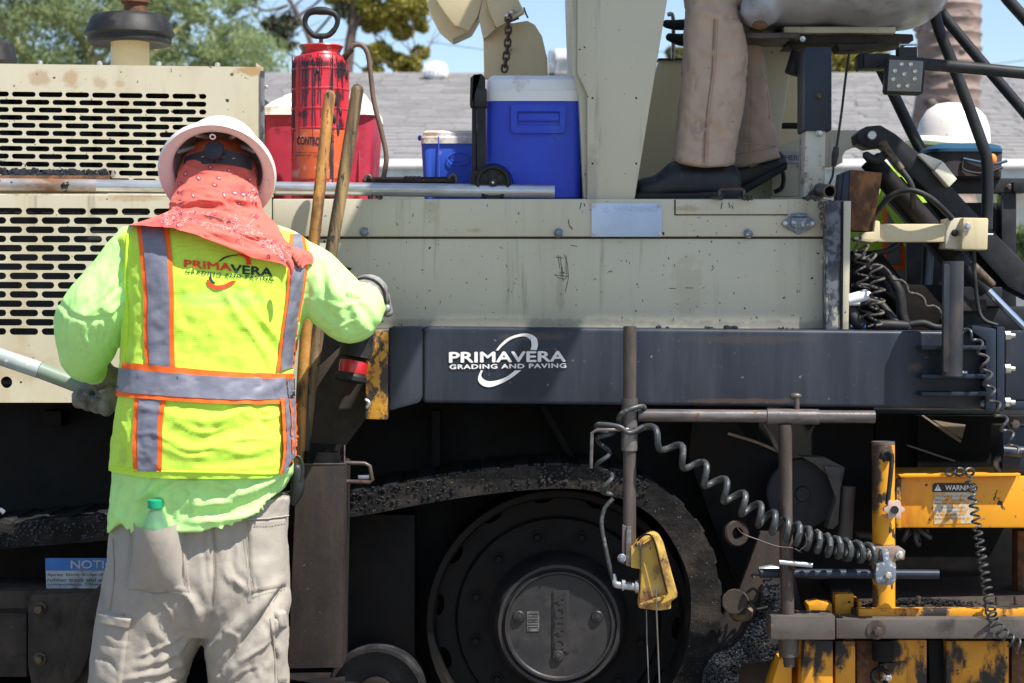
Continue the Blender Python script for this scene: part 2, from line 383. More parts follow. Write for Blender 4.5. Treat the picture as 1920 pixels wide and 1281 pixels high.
m_seam = mat('dark_seam', (.03, .025, .02), .8)
m_edge = mat('worn_black_edge', (.04, .045, .055), .6, layers=[((.45, .42, .32), .30, 22, (1, 1, .35), .03), ((.14, .15, .17), .5, 30, U, .05)])
m_beam = mat('dusty_black_paint', (.017, .022, .034), .42, var=.12, vs=3, spec=.42, layers=[((.044, .051, .067), .28, 13, (1, 1, .10), .24, .5), ((.016, .019, .026), .12, 9, (1, 1, .5), .16), ((.15, .13, .12), .018, 60, U, .02)], spots=[SP(1420, 636, -.14, 130, 9, (.07, .05, .04), .35), SP(1000, 632, -.14, 60, 7, (.09, .06, .05), .5), SP(1400, 752, -.14, 120, 5, (.10, .06, .04), .6), SP(1715, 690, -.14, 14, 10, (.14, .08, .05), .6)], bump=.06, bs=35)
m_black = mat('greasy_black_steel', (.006, .006, .0065), .6, var=.3, spec=.22, layers=[((.020, .015, .012), .30, 8, U, .16, .85)], bump=.2, bs=60)
m_dkbrown = mat('dusty_brown_steel', (.034, .027, .022), .75, var=.15, spec=.3, layers=[((.060, .047, .037), .40, 10, U, .2), ((.016, .014, .013), .22, 16, U, .12), ((.12, .05, .02), .03, 40, U, .02)], bump=.25, bs=70)
m_holder = mat('dark_tarred_steel', (.020, .016, .015), .6, var=.2, spec=.35, layers=[((.045, .032, .025), .36, 7, (1.5, 1, .3), .16), ((.10, .08, .07), .03, 70, U, .02)], bump=.35, bs=90)
m_dtan = mat('dusty_tan_steel', (.30, .235, .175), .85, var=.15, bump=.2)
m_bar = mat('grey_brown_bar_steel', (.075, .062, .054), .6, var=.12, layers=[((.11, .095, .085), .40, 9, (.3, 1, 1), .2), ((.035, .03, .028), .2, 16, U, .12), ((.22, .10, .03), .03, 40, U, .02)], bump=.25, bs=70)
m_dust = mat('dust_caked_edge', (.011, .0105, .0105), .9, var=.4, vs=30, spec=.2, layers=[((.050, .041, .034), .26, 9, (1, 1, 2), .18), ((.24, .20, .16), .06, 190, U, .04)], bump=.9, bs=160)
m_pipe = mat('brown_worn_steel', (.065, .048, .043), .42, metal=.3, var=.15, layers=[((.12, .10, .09), .4, 22, (1, 1, .2), .16), ((.15, .065, .035), .10, 30, U, .08, .8), ((.02, .018, .017), .06, 80, U, .03)], bump=.2, bs=90)
m_pipeg = mat('grey_worn_steel', (.10, .088, .088), .36, metal=.4, var=.2, layers=[((.2, .18, .17), .4, 30, (.2, 1, 1), .12), ((.14, .07, .04), .16, 40, U, .05, .8)], bump=.2, bs=90)
m_galv = mat('galvanized_steel', (.52, .53, .55), .30, metal=.75, var=.12, layers=[((.34, .33, .32), .3, 30, (.15, 1, 1), .1)], bump=.06, bs=60)
m_galvr = mat('rusting_galvanized', (.34, .32, .31), .42, metal=.55, var=.2, layers=[((.20, .10, .05), .42, 14, (.3, 1, 1), .08, .8), (TAR, .22, 25, U, .03)], bump=.3, bs=90)
m_bolt = mat('zinc_bolt', (.55, .54, .5), .38, metal=.7, var=.2, layers=[((.25, .2, .15), .3, 90, U, .06)])
m_bluebolt = mat('blue_grey_bolt', (.17, .20, .24), .45, metal=.4, layers=[((.5, .5, .48), .3, 80, U, .04)])
m_rust = mat('rusty_plate', (.115, .050, .024), .8, var=.35, vs=20, layers=[((.24, .10, .035), .36, 28, (1, 1, .5), .08), ((.03, .02, .015), .26, 12, U, .08), ((.33, .17, .06), .06, 60, U, .02)], bump=.5, bs=120)
m_yel = mat('chipped_yellow_paint', (.74, .315, .014), .42, var=.06, layers=[((.52, .19, .015), .16, 10, (1, 1, .3), .10), ((.035, .025, .02), .07, 22, (1, 1, .6), .012, .75, -.5), ((.03, .025, .02), .09, 70, U, .012, .7)], bump=.08, bs=50)
m_chip = mat('half_bare_yellow_paint', (.60, .29, .03), .5, var=.12, layers=[((.05, .042, .036), .54, 16, (1, 1, .6), .03, .7, -.5), ((.26, .12, .04), .25, 34, U, .05)], bump=.2, bs=60)
m_post = mat('post_yellow_paint', (.70, .305, .014), .42, var=.06, layers=[((.035, .025, .02), .26, 26, (1, 1, .6), .012, .75, -.5), ((.40, .16, .02), .15, 12, (1, 1, .3), .1)], spots=[SP(1640, 885, -.22, 13, 60, (.04, .032, .028), .97), SP(1650, 842, -.22, 22, 12, (.05, .04, .035), .9), SP(1666, 850, -.22, 8, 14, (.04, .032, .028), .9), SP(1642, 950, -.22, 8, 26, (.04, .032, .028), .9), SP(1640, 1120, -.22, 7, 26, (.04, .032, .028), .9), SP(1656, 1024, -.22, 24, 5, (.10, .09, .08), .9)], bump=.1, bs=50)
m_yelw = mat('worn_yellow_paint', (.68, .30, .016), .45, var=.10, layers=[((.045, .035, .03), .43, 9, (1, 1, .35), .02, .7, -.5), ((.30, .13, .03), .16, 30, U, .05)], bump=.15, bs=60)
m_yeltar = mat('tarred_yellow_paint', (.66, .28, .016), .5, var=.1, layers=[((.34, .13, .02), .22, 9, (1.3, 1, .4), .12, .8), ((.022, .018, .016), .46, 13, (1, 1, .5), .05, .6, .3), ((.03, .025, .02), .14, 50, U, .012, .7)], bump=.15, bs=60)
m_ybox = mat('sensor_yellow', (.58, .36, .065), .55, var=.14, layers=[((.17, .08, .04), .30, 20, U, .12), ((.62, .50, .22), .2, 15, U, .1), (TAR, .16, 60, (1, 1, .5), .014)], bump=.25, bs=90)
m_rub = mat('black_rubber', (.013, .0135, .015), .55, var=.25, spec=.35, layers=[((.05, .047, .045), .24, 20, U, .16, .8)], bump=.12, bs=120)
m_cord = mat('coil_cord_rubber', (.035, .040, .043), .42, var=.2, layers=[((.11, .10, .085), .22, 60, U, .08, .7)])
m_cordl = mat('dusty_coil_cord', (.10, .085, .07), .7, var=.3, layers=[((.03, .03, .03), .5, 120, U, .06)])
m_chrome = mat('chrome_rod', (.75, .78, .82), .12, metal=1, var=.03)
m_mattblack = mat('matte_black_paint', (.013, .014, .017), .5, var=.2, spec=.35, layers=[((.04, .04, .042), .25, 10, U, .18)], bump=.05)
m_navy = mat('navy_black_steel', (.016, .024, .040), .4, var=.2, spec=.4, layers=[((.08, .08, .085), .12, 18, (1, 1, .4), .08)], bump=.08)
m_navyb = mat('worn_navy_tube', (.030, .034, .042), .42, metal=.2, var=.15, layers=[((.075, .06, .052), .3, 16, (1, 1, .5), .14), ((.09, .095, .10), .15, 20, VERT, .1)], bump=.12)
m_grease = mat('greasy_white_paint', (.50, .48, .40), .5, var=.1, layers=[((.05, .045, .04), .26, 14, (1, 1, .6), .03, .7), ((.22, .16, .1), .2, 30, U, .05)], bump=.1)
m_white = mat('white_plastic', (.80, .79, .77), .4, var=.03, layers=[((.55, .50, .45), .16, 12, U, .10)])
m_whited = mat('weathered_white_plastic', (.66, .62, .56), .6, var=.06, layers=[((.34, .27, .2), .30, 18, U, .08), ((.16, .12, .09), .08, 50, U, .02)], bump=.1)
m_hat = mat('hardhat_white', (.76, .71, .70), .32, var=.03, layers=[((.55, .50, .46), .12, 16, U, .08), ((.2, .18, .16), .03, 70, U, .01)])
m_hatin = mat('hardhat_inside', (.34, .34, .33), .6)
m_band = mat('navy_strap', (.016, .020, .032), .55, bump=.1)
m_blue = mat('blue_cooler_plastic', (.018, .055, .55), .42, var=.06, layers=[((.03, .09, .50), .25, 9, U, .1), ((.012, .02, .12), .08, 50, U, .012)], bump=.12, bs=150)
m_blue2 = mat('light_blue_cooler_plastic', (.035, .115, .62), .45, var=.05, layers=[((.2, .25, .4), .08, 40, U, .03)], bump=.1, bs=140)
m_red = mat('faded_red_plastic', (.47, .035, .07), .5, var=.12, layers=[((.55, .13, .16), .22, 10, U, .1), ((.2, .02, .03), .12, 20, U, .06)], bump=.15)
m_spray = mat('red_sprayer_paint', (.50, .022, .035), .36, var=.15, layers=[((.56, .075, .04), .25, 5, U, .1), ((.52, .20, .19), .16, 20, VERT, .06), ((.02, .018, .02), .24, 16, (1, 1, .10), .03, .35, .3), ((.02, .018, .02), .12, 40, (1, 1, .12), .015, .4)], spots=[SP(640, 130, .06, 10, 22, TAR, .95), SP(632, 190, .06, 7, 34, TAR, .9), SP(638, 250, .06, 5, 40, TAR, .9), SP(590, 120, .06, 30, 6, TAR, .8), SP(640, 96, .06, 16, 7, TAR, .9), SP(570, 215, .06, 12, 8, TAR, .8), SP(565, 325, .06, 26, 10, (.60, .28, .25), .7)], bump=.12)
m_hose = mat('brown_dusty_hose', (.13, .085, .062), .6, var=.2, bump=.15)
m_wood = mat('orange_worn_wood', (.43, .205, .05), .6, var=.25, vs=14, layers=[((.13, .065, .03), .44, 30, (1, 1, .07), .07), ((.04, .028, .02), .22, 60, (1, 1, .3), .03), ((.045, .03, .022), .2, 9, (1, 1, .7), .1)], bump=.5, bs=120)
m_wood2 = mat('grey_brown_wood', (.20, .135, .07), .65, var=.25, vs=14, layers=[((.06, .04, .027), .48, 36, (1, 1, .08), .07), ((.30, .20, .085), .2, 14, VERT, .08), ((.03, .022, .018), .2, 60, (1, 1, .4), .03)], bump=.5, bs=120)
m_shirt = mat('lime_green_cotton', (.54, .93, .31), .85, var=.03, sheen=0, spec=.2, wave=(900, .2, 0), bump=.3, bs=230, transl=.03, layers=[((.46, .78, .27), .22, 14, U, .12)])
m_vest = mat('lime_yellow_mesh', (.60, .90, .075), .8, var=.04, sheen=.1, wave=(230, .35, .5), layers=[((.48, .72, .07), .1, 14, U, .10)], spots=[SP(560-260, 580, -.6, 30, 14, (.40, .60, .2), .3), SP(420, 560, -.6, 90, 20, (.42, .62, .22), .35), SP(390, 600, -.6, 40, 18, (.75, .5, .1), .25), SP(420, 680, -.6, 30, 12, (.75, .6, .1), .2), SP(232, 850, -.6, 10, 20, (.35, .5, .08), .4)], transl=.06)
m_vestp = mat('lime_yellow_cloth', (.60, .90, .05), .8, var=.04, wave=(600, .15, 0), transl=.06)
m_tape = mat('silver_grey_tape', (.165, .168, .215), .48, var=.06, layers=[((.23, .23, .27), .3, 20, (1, 1, 3), .14), ((.06, .055, .05), .02, 40, U, .02)], bump=.08, bs=200)
m_orange = mat('neon_orange_tape', (.95, .14, .015), .75, var=.05, bump=.1, bs=300)
m_pants = mat('khaki_cotton', (.345, .308, .262), .9, var=.05, sheen=.05, layers=[((.24, .21, .175), .14, 9, U, .16)], wave=(800, .35, 0), bump=.35, bs=160)
m_pants2 = mat('brown_duck_cotton', (.47, .35, .265), .9, var=.06, sheen=.1, layers=[((.20, .15, .14), .16, 14, (1, 1, .5), .07), ((.10, .08, .08), .05, 40, U, .03)], wave=(700, .35, 0), bump=.35, bs=60)
m_stitch = mat('seam_thread', (.28, .23, .18), .9)
m_stitch2 = mat('brown_seam_thread', (.30, .17, .11), .9)
m_shoe = mat('black_shoe_leather', (.012, .014, .018), .5, var=.3, layers=[((.05, .045, .04), .12, 25, U, .08)], bump=.1)
m_glove = mat('dirty_grey_glove', (.20, .195, .19), .85, var=.25, vs=25, layers=[((.07, .065, .06), .38, 18, U, .10), ((.36, .35, .33), .18, 30, U, .06)], bump=.4, bs=120)
m_skin = mat('skin', (.38, .20, .13), .55, var=.06)
m_pouch = mat('black_nylon', (.015, .017, .018), .5, bump=.1)
m_pole = mat('green_grey_pole', (.20, .26, .20), .4, var=.12, layers=[((.33, .36, .34), .22, 14, HORZ, .08)])
m_polew = mat('pale_worn_pole', (.34, .39, .38), .5, var=.12, layers=[((.62, .62, .6), .2, 50, U, .04)])
m_pvc = mat('white_hose_end', (.75, .77, .78), .4)
m_bottle = mat('clear_bottle', (.62, .85, .86), .06, var=.02, trans=.92, ior=1.2)
m_capg = mat('green_cap', (.01, .33, .16), .35)
m_ink_r = mat('orange_red_ink', (.80, .07, .02), .8); m_ink_k = mat('dark_ink', (.015, .035, .03), .8)
m_whiteink = mat('white_vinyl', (.78, .76, .74), .45); m_blackink = mat('black_vinyl', (.02, .02, .02), .5)
m_notice = mat('notice_blue', (.02, .14, .45), .5, layers=[((.10, .2, .35), .3, 20, U, .1)]); m_nwhite = mat('grimy_sign_white', (.40, .42, .45), .6, layers=[((.2, .2, .2), .3, 20, U, .1)])
m_alu = mat('faded_metal_sign', (.50, .60, .74), .45, metal=.25, var=.05, layers=[((.40, .50, .66), .4, 5, U, .15)])
m_tag = mat('grimy_data_tag', (.16, .16, .15), .5, layers=[((.05, .045, .04), .4, 60, U, .1)])
m_alutxt = mat('faded_sign_print', (.44, .53, .66), .5)
m_lens = mat('work_light_lens', (.20, .20, .19), .22, var=.1, coat=.6); m_led = mat('led_reflector', (.55, .52, .42), .25, metal=.6)
m_vinyl = mat('grey_seat_vinyl', (.40, .405, .44), .45, var=.08, layers=[((.2, .19, .19), .2, 8, U, .14)], bump=.15, bs=70)
m_foam = mat('seat_foam', (.13, .065, .03), .95, bump=.6, bs=150)
m_bag = mat('brown_black_nylon', (.035, .028, .027), .7, bump=.15); m_teal = mat('teal_trim', (.008, .06, .12), .6)
m_wht = mat('beige_steel_cover', (.66, .63, .52), .45)
m_paver = mat('paved_ground', (.16, .145, .125), .9, var=.25, vs=30, bump=.6, bs=200)
m_shing = mat('grey_shingles', (.235, .228, .225), .95, var=.06, vs=1.1, layers=[((.20, .19, .19), .4, 3.0, (1, 1, 4), .16), ((.26, .25, .245), .25, 5, (1, 1, 5), .12)], bump=.25, bs=30)
m_fascia = mat('pale_blue_fascia', (.50, .58, .62), .7); m_wall = mat('pale_wall', (.62, .62, .6), .9, bump=.2)
m_roofvent = mat('roof_vent_metal', (.80, .80, .82), .45)
m_palm = mat('palm_bark', (.235, .17, .145), .95, var=.2, vs=3, layers=[((.10, .075, .065), .28, 4, (1, 1, 3), .08), ((.30, .23, .2), .3, 2, (1, 1, 5), .1)], bump=.9, bs=9)
m_bark = mat('tree_bark', (.12, .085, .07), .95, bump=.5); m_barkp = mat('pale_green_bark', (.33, .32, .16), .9)
m_leafg = mat('feathery_green_leaf', (.25, .31, .14), .8, var=.35, vs=.8, transl=.5)
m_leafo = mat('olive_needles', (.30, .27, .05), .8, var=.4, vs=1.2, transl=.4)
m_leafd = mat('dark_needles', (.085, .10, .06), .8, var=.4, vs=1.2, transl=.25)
m_gran = mat('asphalt_grains', (.022, .023, .026), .25, var=.5, vs=90, layers=[((.20, .20, .21), .10, 160, U, .03)])
m_redl = mat('red_lamp_plastic', (.45, .012, .02), .25, coat=.5)
m_brass = mat('grimy_brass', (.12, .085, .05), .55, metal=.4, layers=[((.035, .03, .025), .4, 50, U, .08)])
m_pink = mat('faded_pink_knob', (.45, .33, .27), .6)
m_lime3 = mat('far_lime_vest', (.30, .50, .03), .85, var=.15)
m_cable = mat('steel_cable', (.25, .24, .23), .4, metal=.6)
# ---------------------------------------------------------------- setting: ground, building behind, trees
link('ground', wbox((-150, -30, -.3), (150, 250, 0)), m_paver, kind='structure')

def roof_house():
    r = root('house', 'long low building with grey shingle roof across the street behind the machine', 'building', (1, 15, 0))
    YE, YR = 15., 22.
    e = P(0, 306, YE).z; t = P(0, 143, YR).z
    x0, x1 = -6.3, 17
    link('wall', wbox((x0+.3, YE+.6, 0), (x1, YE+9, e-.05)), m_wall, r)
    link('fascia', wbox((x0, YE-.03, e-.18), (x1, YE+.02, e-.004)), m_fascia, r)
    link('gutter', wbox((x0, YE-.14, e-.06), (x1, YE-.032, e+.03), .02), m_white, r)
    link('soffit', wbox((x0, YE+.021, e-.2), (x1, YE+.6, e-.17)), m_fascia, r)
    vs, fs = [], []; n = 30; rr = random.Random(3)      # shingle courses: each a run of tabs, every course lapping the one below
    for k in range(n):
        a, b = k/n, (k+1)/n+.012
        ya, yb, za, zb = YE+(YR-YE)*a, YE+(YR-YE)*b, e+(t-e)*a, e+(t-e)*b
        x = x0-rr.random()*.3
        while x < x1:
            w = rr.uniform(.26, .34); lift = rr.uniform(.022, .036); o = len(vs)
            vs += [(x, ya, za+lift), (x+w-.008, ya, za+lift), (x+w-.008, yb, zb+.008), (x, yb, zb+.008), (x, ya, za), (x+w-.008, ya, za)]
            fs += [(o, o+1, o+2, o+3), (o+4, o+5, o+1, o)]; x += w
    link('shingles', mesh(vs, fs), m_shing, r, kind='stuff', smooth=None)
    bm = bmesh.new(); q = [bm.verts.new(v) for v in ((x0, YE, e-.002), (x1, YE, e-.002), (x1, YR, t-.002), (x0, YR, t-.002), (x1, YR+5, e+.2), (x0, YR+5, e+.2))]
    bm.faces.new(q[:4]); bm.faces.new((q[3], q[2], q[4], q[5])); link('roof_deck', bm2me(bm), m_shing, r, smooth=None)
    link('ridge_cap', mesh(*tubev([(x0, YR, t), (x1, YR, t)], .05, 8)), m_shing, r)
    return r, e, t
house, eave, ridge = roof_house()
# turbine vent on the ridge
v = root('roof_vent', 'round white turbine vent on the shingle roof ridge', 'roof vent', P(816, 147, 21.6))
c = P(816, 140, 21.6); R = 23*S(21.6)
lat('vent_body', c, (0, 0, 1), [(R*.5, -.25), (R*.55, -.06), (R*.9, -.03), (R, .04), (R*.95, .1), (R*.7, .16), (.01, .18)], m_roofvent, v, 20)
for k in range(20):
    a = 2*PI*k/20; w = Vector((math.cos(a), math.sin(a), 0))
    link('vent_fin', mesh(*tubev([c+w*R*.93+Vector((0, 0, -.02)), c+w*R*1.04+Vector((0, 0, .04)), c+w*R*.8+Vector((0, 0, .14))], .012, 4)), m_roofvent, v)
hv = root('rooftop_unit', 'white air conditioner box on the roof beside the tan console plate', 'air conditioner', P(1056, 137, 20))
link('housing', prism([(1040, 137), (1044, 113), (1110, 108), (1110, 137)], 20, 21, .02), m_roofvent, hv)
pr('side_cover', [(1029, 137), (1028, 96), (1040, 92), (1043, 137)], 20.1, 21, m_galv, hv, .01)
pr('top_hood', [(1040, 92), (1110, 90), (1110, 107), (1042, 112)], 19.9, 21, m_roofvent, hv, .02)
for k in range(4): pr('louvre', [(1047, 117+k*5), (1106, 115+k*5), (1106, 117+k*5), (1047, 119+k*5)], 19.96, 20, m_galv, hv, 0)
for i, (a, b) in enumerate([((1700, 168), (2300, 60)), ((1700, 140), (2300, 10)), ((800, 78), (1300, 92))]):
    A, B = P(*a, 40), P(*b, 40); M_ = (A+B)/2-Vector((0, 0, .35))
    link('power_line', mesh(*tubev([A+(M_-A)*t*2 if t < .5 else M_+(B-M_)*(t*2-1) for t in np.linspace(0, 1, 9)], .008, 5)), m_rub,
         label=['lower overhead wire against the sky above the right roof', 'upper overhead wire against the sky above the right roof', 'overhead wire in the sky between the pine and the tan ducts'][i], cat='power line', group='overhead wires')

def leaves(clumps, nper, size, seed, thin=.35, Y=25):
    g = np.random.default_rng(seed); allq = []
    for (px, py, dy, rx, rz, dens) in clumps:
        c = P(px, py, Y+dy); s = S(Y+dy); n = int(nper*dens)
        q = g.normal(size=(n, 3)); q /= np.linalg.norm(q, axis=1, keepdims=True); q *= g.random((n, 1))**.5
        q = q*np.array([rx*s, (rx+rz)*.5*s, rz*s])+np.array(c); allq.append(q)
    C = np.concatenate(allq); n = len(C)
    a = g.normal(size=(n, 3)); a[:, 2] -= .5; a /= np.linalg.norm(a, axis=1, keepdims=True); b = np.cross(a, g.normal(size=(n, 3))); b /= np.linalg.norm(b, axis=1, keepdims=True)
    sz = size*(.6+.8*g.random((n, 1))); A, B = a*sz, b*sz*thin
    V = np.stack([C-A, C+B, C+A, C-B], 1).reshape(-1, 3)
    me = bpy.data.meshes.new('m'); me.vertices.add(len(V)); me.vertices.foreach_set('co', V.ravel())
    me.loops.add(n*4); me.loops.foreach_set('vertex_index', np.arange(n*4, dtype=np.int32)); me.polygons.add(n)
    me.polygons.foreach_set('loop_start', np.arange(0, n*4, 4, dtype=np.int32)); me.update(); me.validate(); return me
def branches(paths, Y, n=7):
    out = []
    for p, r0, r1 in paths:
        a = cr([(x, y, Y+(q[0] if q else 0)) for x, y, *q in p], 6); rr = np.linspace(r0, r1, len(a)); out.append(tubev([P(*q) for q in a], rr, n))
    return join(*out)
def twigs(seed, cl, Y, n, r=.012):
    g = random.Random(seed); out = []
    for _ in range(n):
        px, py, dy, rx, rz, d = g.choice(cl); x, y = px+g.uniform(-rx, rx), py+g.uniform(-rz, rz); a = g.uniform(-2.6, -.5); p = [(x, y, Y+dy)]
        for k in range(4): a += g.uniform(-.5, .5); x += 20*math.cos(a); y += 20*math.sin(a); p.append((x, y, Y+dy+g.uniform(-.2, .2)))
        out.append(tubev([P(*q) for q in p], [r*(1-.2*k) for k in range(5)], 4))
    return join(*out)
# feathery green tree
gr = random.Random(11)
cl = []
for k in range(190):
    x = gr.uniform(-260, 500); lim = 150 if x < 330 else 150
    y = gr.uniform(-170, 150)
    if x > 380 and y < 50: continue
    if x > 340 and y < 20 and gr.random() < .6: continue
    cl.append((x, y, gr.uniform(-1.2, 1.2), gr.uniform(34, 85), gr.uniform(22, 50), gr.uniform(.5, 1.1)))
for k in range(46): cl.append((gr.uniform(300, 490), gr.uniform(-40, 135), gr.uniform(-1, 1), gr.uniform(16, 40), gr.uniform(10, 26), gr.uniform(.18, .5)))
t1 = root('green_tree', 'feathery pale green desert tree filling the sky behind the grille hood', 'tree', (P(150, 0, 25).x, 25, 0))
link('crown', leaves(cl, 330, .060, 5, .22), m_leafg, t1, kind='stuff', smooth=None)
z0 = (CY+ZC/S(25))
link('trunk', mesh(*branches([([(150, z0), (160, 330), (120, 200)], .17, .12)], 25)), m_barkp, t1)
link('limbs', kind='stuff', me=mesh(*join(branches([([(120, 210), (60, 120), (-60, -40), (-120, -160)], .11, .03), ([(130, 220), (170, 110), (120, 10), (150, -150)], .11, .03), ([(140, 230), (260, 130), (330, 60), (400, 20)], .09, .02), ([(60, 130), (20, 80), (40, 30), (-20, -40)], .05, .015), ([(170, 120), (240, 60), (290, -60)], .05, .015), ([(120, 200), (30, 150), (-100, 100)], .06, .02)], 25), twigs(3, cl, 25, 150))), mats=m_barkp, parent=t1)
# dead-branched pine with olive clumps
def pine(name, label, px0, clo, cld, br, Y, seed):
    t = root(name, label, 'tree', (P(px0, 0, Y).x, Y, 0)); z0 = CY+ZC/S(Y)
    link('trunk', mesh(*branches([([(px0, z0), (px0+5, 300), (px0+8, 140)], .2, .12)], Y)), m_bark, t)
    link('limbs', mesh(*join(branches(br, Y), twigs(seed, clo+cld, Y, 60, .014))), m_bark, t, kind='stuff')
    if clo: link('crown', leaves(clo, 800, .055, seed, .4, Y), m_leafo, t, kind='stuff', smooth=None, label='olive yellow needle clumps')
    if cld: link('dark_crown', leaves(cld, 460, .05, seed+1, .4, Y), m_leafd, t, kind='stuff', smooth=None, label='dark grey green needle clumps')  # second set of clumps, with darker grey green needles
clo = [(735, 30, 0, 30, 28, 1), (700, 45, .3, 26, 20, .8), (770, 15, -.2, 38, 30, 1.2), (690, 15, 0, 30, 24, .8), (755, 60, .2, 22, 16, .6), (712, 100, 0, 26, 22, 1), (768, 125, -.3, 26, 22, 1.1), (745, 115, 0, 20, 18, .7), (788, 100, .2, 18, 14, .7), (640, -10, 0, 40, 22, .8), (730, -30, 0, 60, 40, 1.4), (700, 132, 0, 20, 10, .5), (800, -20, .2, 30, 30, .8), (665, 40, .3, 14, 12, .4), (790, 50, 0, 14, 12, .4)]
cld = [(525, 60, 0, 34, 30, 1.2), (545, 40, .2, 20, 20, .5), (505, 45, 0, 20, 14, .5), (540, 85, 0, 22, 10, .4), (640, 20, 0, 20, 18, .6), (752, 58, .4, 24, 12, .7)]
pine('pine_tree', 'bare-limbed pine with olive and dark needle clumps behind the red sprayer', 655, clo, cld,
     [([(650, 150), (655, 90), (662, 30), (655, -60)], .10, .06), ([(662, 60), (690, 10), (740, -30)], .05, .03), ([(590, 150), (585, 90), (560, 30), (520, -30), (480, -60)], .055, .02), ([(585, 70), (620, 30), (650, -20)], .03, .012), ([(560, 30), (600, 0), (625, -40)], .03, .01), ([(655, 80), (700, 90), (760, 110), (790, 100)], .035, .012), ([(540, 10), (500, 20), (470, 10), (440, 25)], .025, .008), ([(590, 120), (540, 100), (500, 60)], .025, .008), ([(650, 150), (620, 130), (590, 150), (590, 420)], .07, .06), ([(600, -30), (540, 20), (480, 60)], .02, .006)], 27, 21)
def bush(name, label, cl, Y, seed, n=420, size=.055, m=None):
    px = sum(c[0] for c in cl)/len(cl); t = root(name, label, 'tree', (P(px, 0, Y).x, Y, 0)); z0 = CY+ZC/S(Y)
    link('trunk', mesh(*branches([([(px, z0), (px+3, 400), (px, 150)], .12, .07)], Y)), m_bark, t)
    link('crown', leaves(cl, n, size, seed, .4, Y), m or m_leafo, t, kind='stuff', smooth=None)
bush('olive_tree', 'olive green tree showing through the gap under the operator seat', [(1500, 118, 0, 36, 44, 1.6), (1545, 112, 0, 36, 42, 1.8), (1590, 118, 0, 36, 42, 1.8), (1630, 110, 0, 40, 44, 1.8), (1660, 140, 0, 30, 20, 1), (1290, 95, 0, 20, 10, .5)], 27, 31)
bush('far_tree', 'small dark tree top between the tan console and the operator', [(1262, 100, 0, 16, 14, .8), (1275, 112, 0, 20, 10, .8)], 30, 33, m=m_leafd)
# palm trunk
def palm():
    Y = 13.5; x0 = 1765; t = root('palm_tree', 'thick brown palm trunk rising behind the roll bars', 'palm tree', (P(x0, 0, Y).x, Y, 0)); s = S(Y); z0 = CY+ZC/s
    pts, rr = [], []
    for k in range(220):
        f = k/219; py = z0+(-1100-z0)*f; pts.append(P(x0+6*math.sin(f*3)+(8 if py < 200 else 0), py, Y)); rr.append((56+6*(1-f)+(2.2 if k % 3 == 0 else -1.3)+gr.uniform(-1, 1))*s)
    link('trunk', mesh(*tubev(pts, rr, 24)), m_palm, t)
    out = []
    for k in range(70):                     # old frond scars
        f = gr.random(); a = gr.uniform(0, 2*PI); py = 420-f*800; c = P(x0+(8 if py < 200 else 0), py, Y)+Vector((math.cos(a), math.sin(a), 0))*56*s
        out.append(ellip(c, (.05, .05, .03), 8, 5))
    link('frond_scars', mesh(*join(*out)), m_palm, t, kind='stuff')
    fr = []
    top = pts[-1]
    for k in range(26):
        a = 2*PI*k/26*1.7; el = gr.uniform(-.5, 1.1); dr = Vector((math.cos(a)*math.cos(el), math.sin(a)*math.cos(el), math.sin(el))); p = [top+dr*q-Vector((0, 0, .28*q*q)) for q in np.linspace(0, 2.0, 7)]
        v_, f_ = [], []
        for i, q in enumerate(p):
            w = dr.cross(Vector((0, 0, 1))).normalized()*(.02+.45*math.sin(PI*min(.98, i/6+.05))); v_ += [q-w-Vector((0, 0, .12)), q, q+w-Vector((0, 0, .12))]
            if i: b = i*3; f_ += [(b-3, b-2, b+1, b), (b-2, b-1, b+2, b+1)]
        fr.append((v_, f_))
    link('crown', mesh(*join(*fr)), m_leafg, t, smooth=None)
palm()
def hedge():
    cl = [(1912+gr.uniform(-30, 60), 455+gr.uniform(-22, 50), gr.uniform(-.2, .2), 18, 16, 1) for _ in range(26)]
    link('hedge', leaves(cl, 260, .05, 41, .6, 12), m_leafg, label='bright green shrub beyond the black railing post', cat='shrub', smooth=None)
hedge()

# ================================================================ THE PAVER
PV = root('asphalt_paver', 'tan and black tracked asphalt paver with grille hood, black side beam and yellow screed', 'paver', (0, .6, 0))
def grille(name, outline, rows, Y, th=.004):
    holes = []
    for y, starts, L_, h, xmax in rows:
        for x0 in starts:
            if x0 < -172: continue
            x1 = x0+L_
            if x0 > xmax-12: continue
            x1 = min(x1, xmax); k = .0125
            holes.append([(x, yy+k*x) for x, yy in stad(x0, x1, y-k*0, h)])
    return link(name, plate(outline, holes, Y, th), m_tan, PV, smooth=None)
# upper hood
rows = []
for k in range(12):
    y = 176.3+14.55*k
    st = [21.9+50.15*i for i in range(-3, 9)] if k % 2 == 0 else [47.8+50.15*i-50.15*0 for i in range(-4, 8)]
    rows.append((y, st, 45, 9.6, 387))
grille('upper_grille', [(-190, 117), (493, 126), (493, 368), (-190, 368)], rows, .065)
pr('hood_frame', [(-190, 121), (-150, 121), (-150, 366), (-190, 366)], .07, .5, m_tan, PV)
def slanted(name, y0, y1, m, x0=-190, x1=494, k=0.):
    A, B, C_, D_ = P(x0, y0-.0, .071), P(x1, y0+9, .071), P(x1-6, y0+9, 1.0), P(x0, y0, 1.0); C_.z = B.z; D_.z = A.z; t_ = Vector((0, 0, -(y1-y0)*S(0)))
    vs = [A, B, C_, D_, A+t_, B+t_, C_+t_, D_+t_]; return link(name, fixn(mesh(vs, [(0, 1, 2, 3), (4, 5, 6, 7), (0, 1, 5, 4), (1, 2, 6, 5), (2, 3, 7, 6), (3, 0, 4, 7)])), m, PV)
slanted('hood_top', 117, 122, m_tan)
slanted('hood_end', 118, 366, m_tan, 480, 493.5)
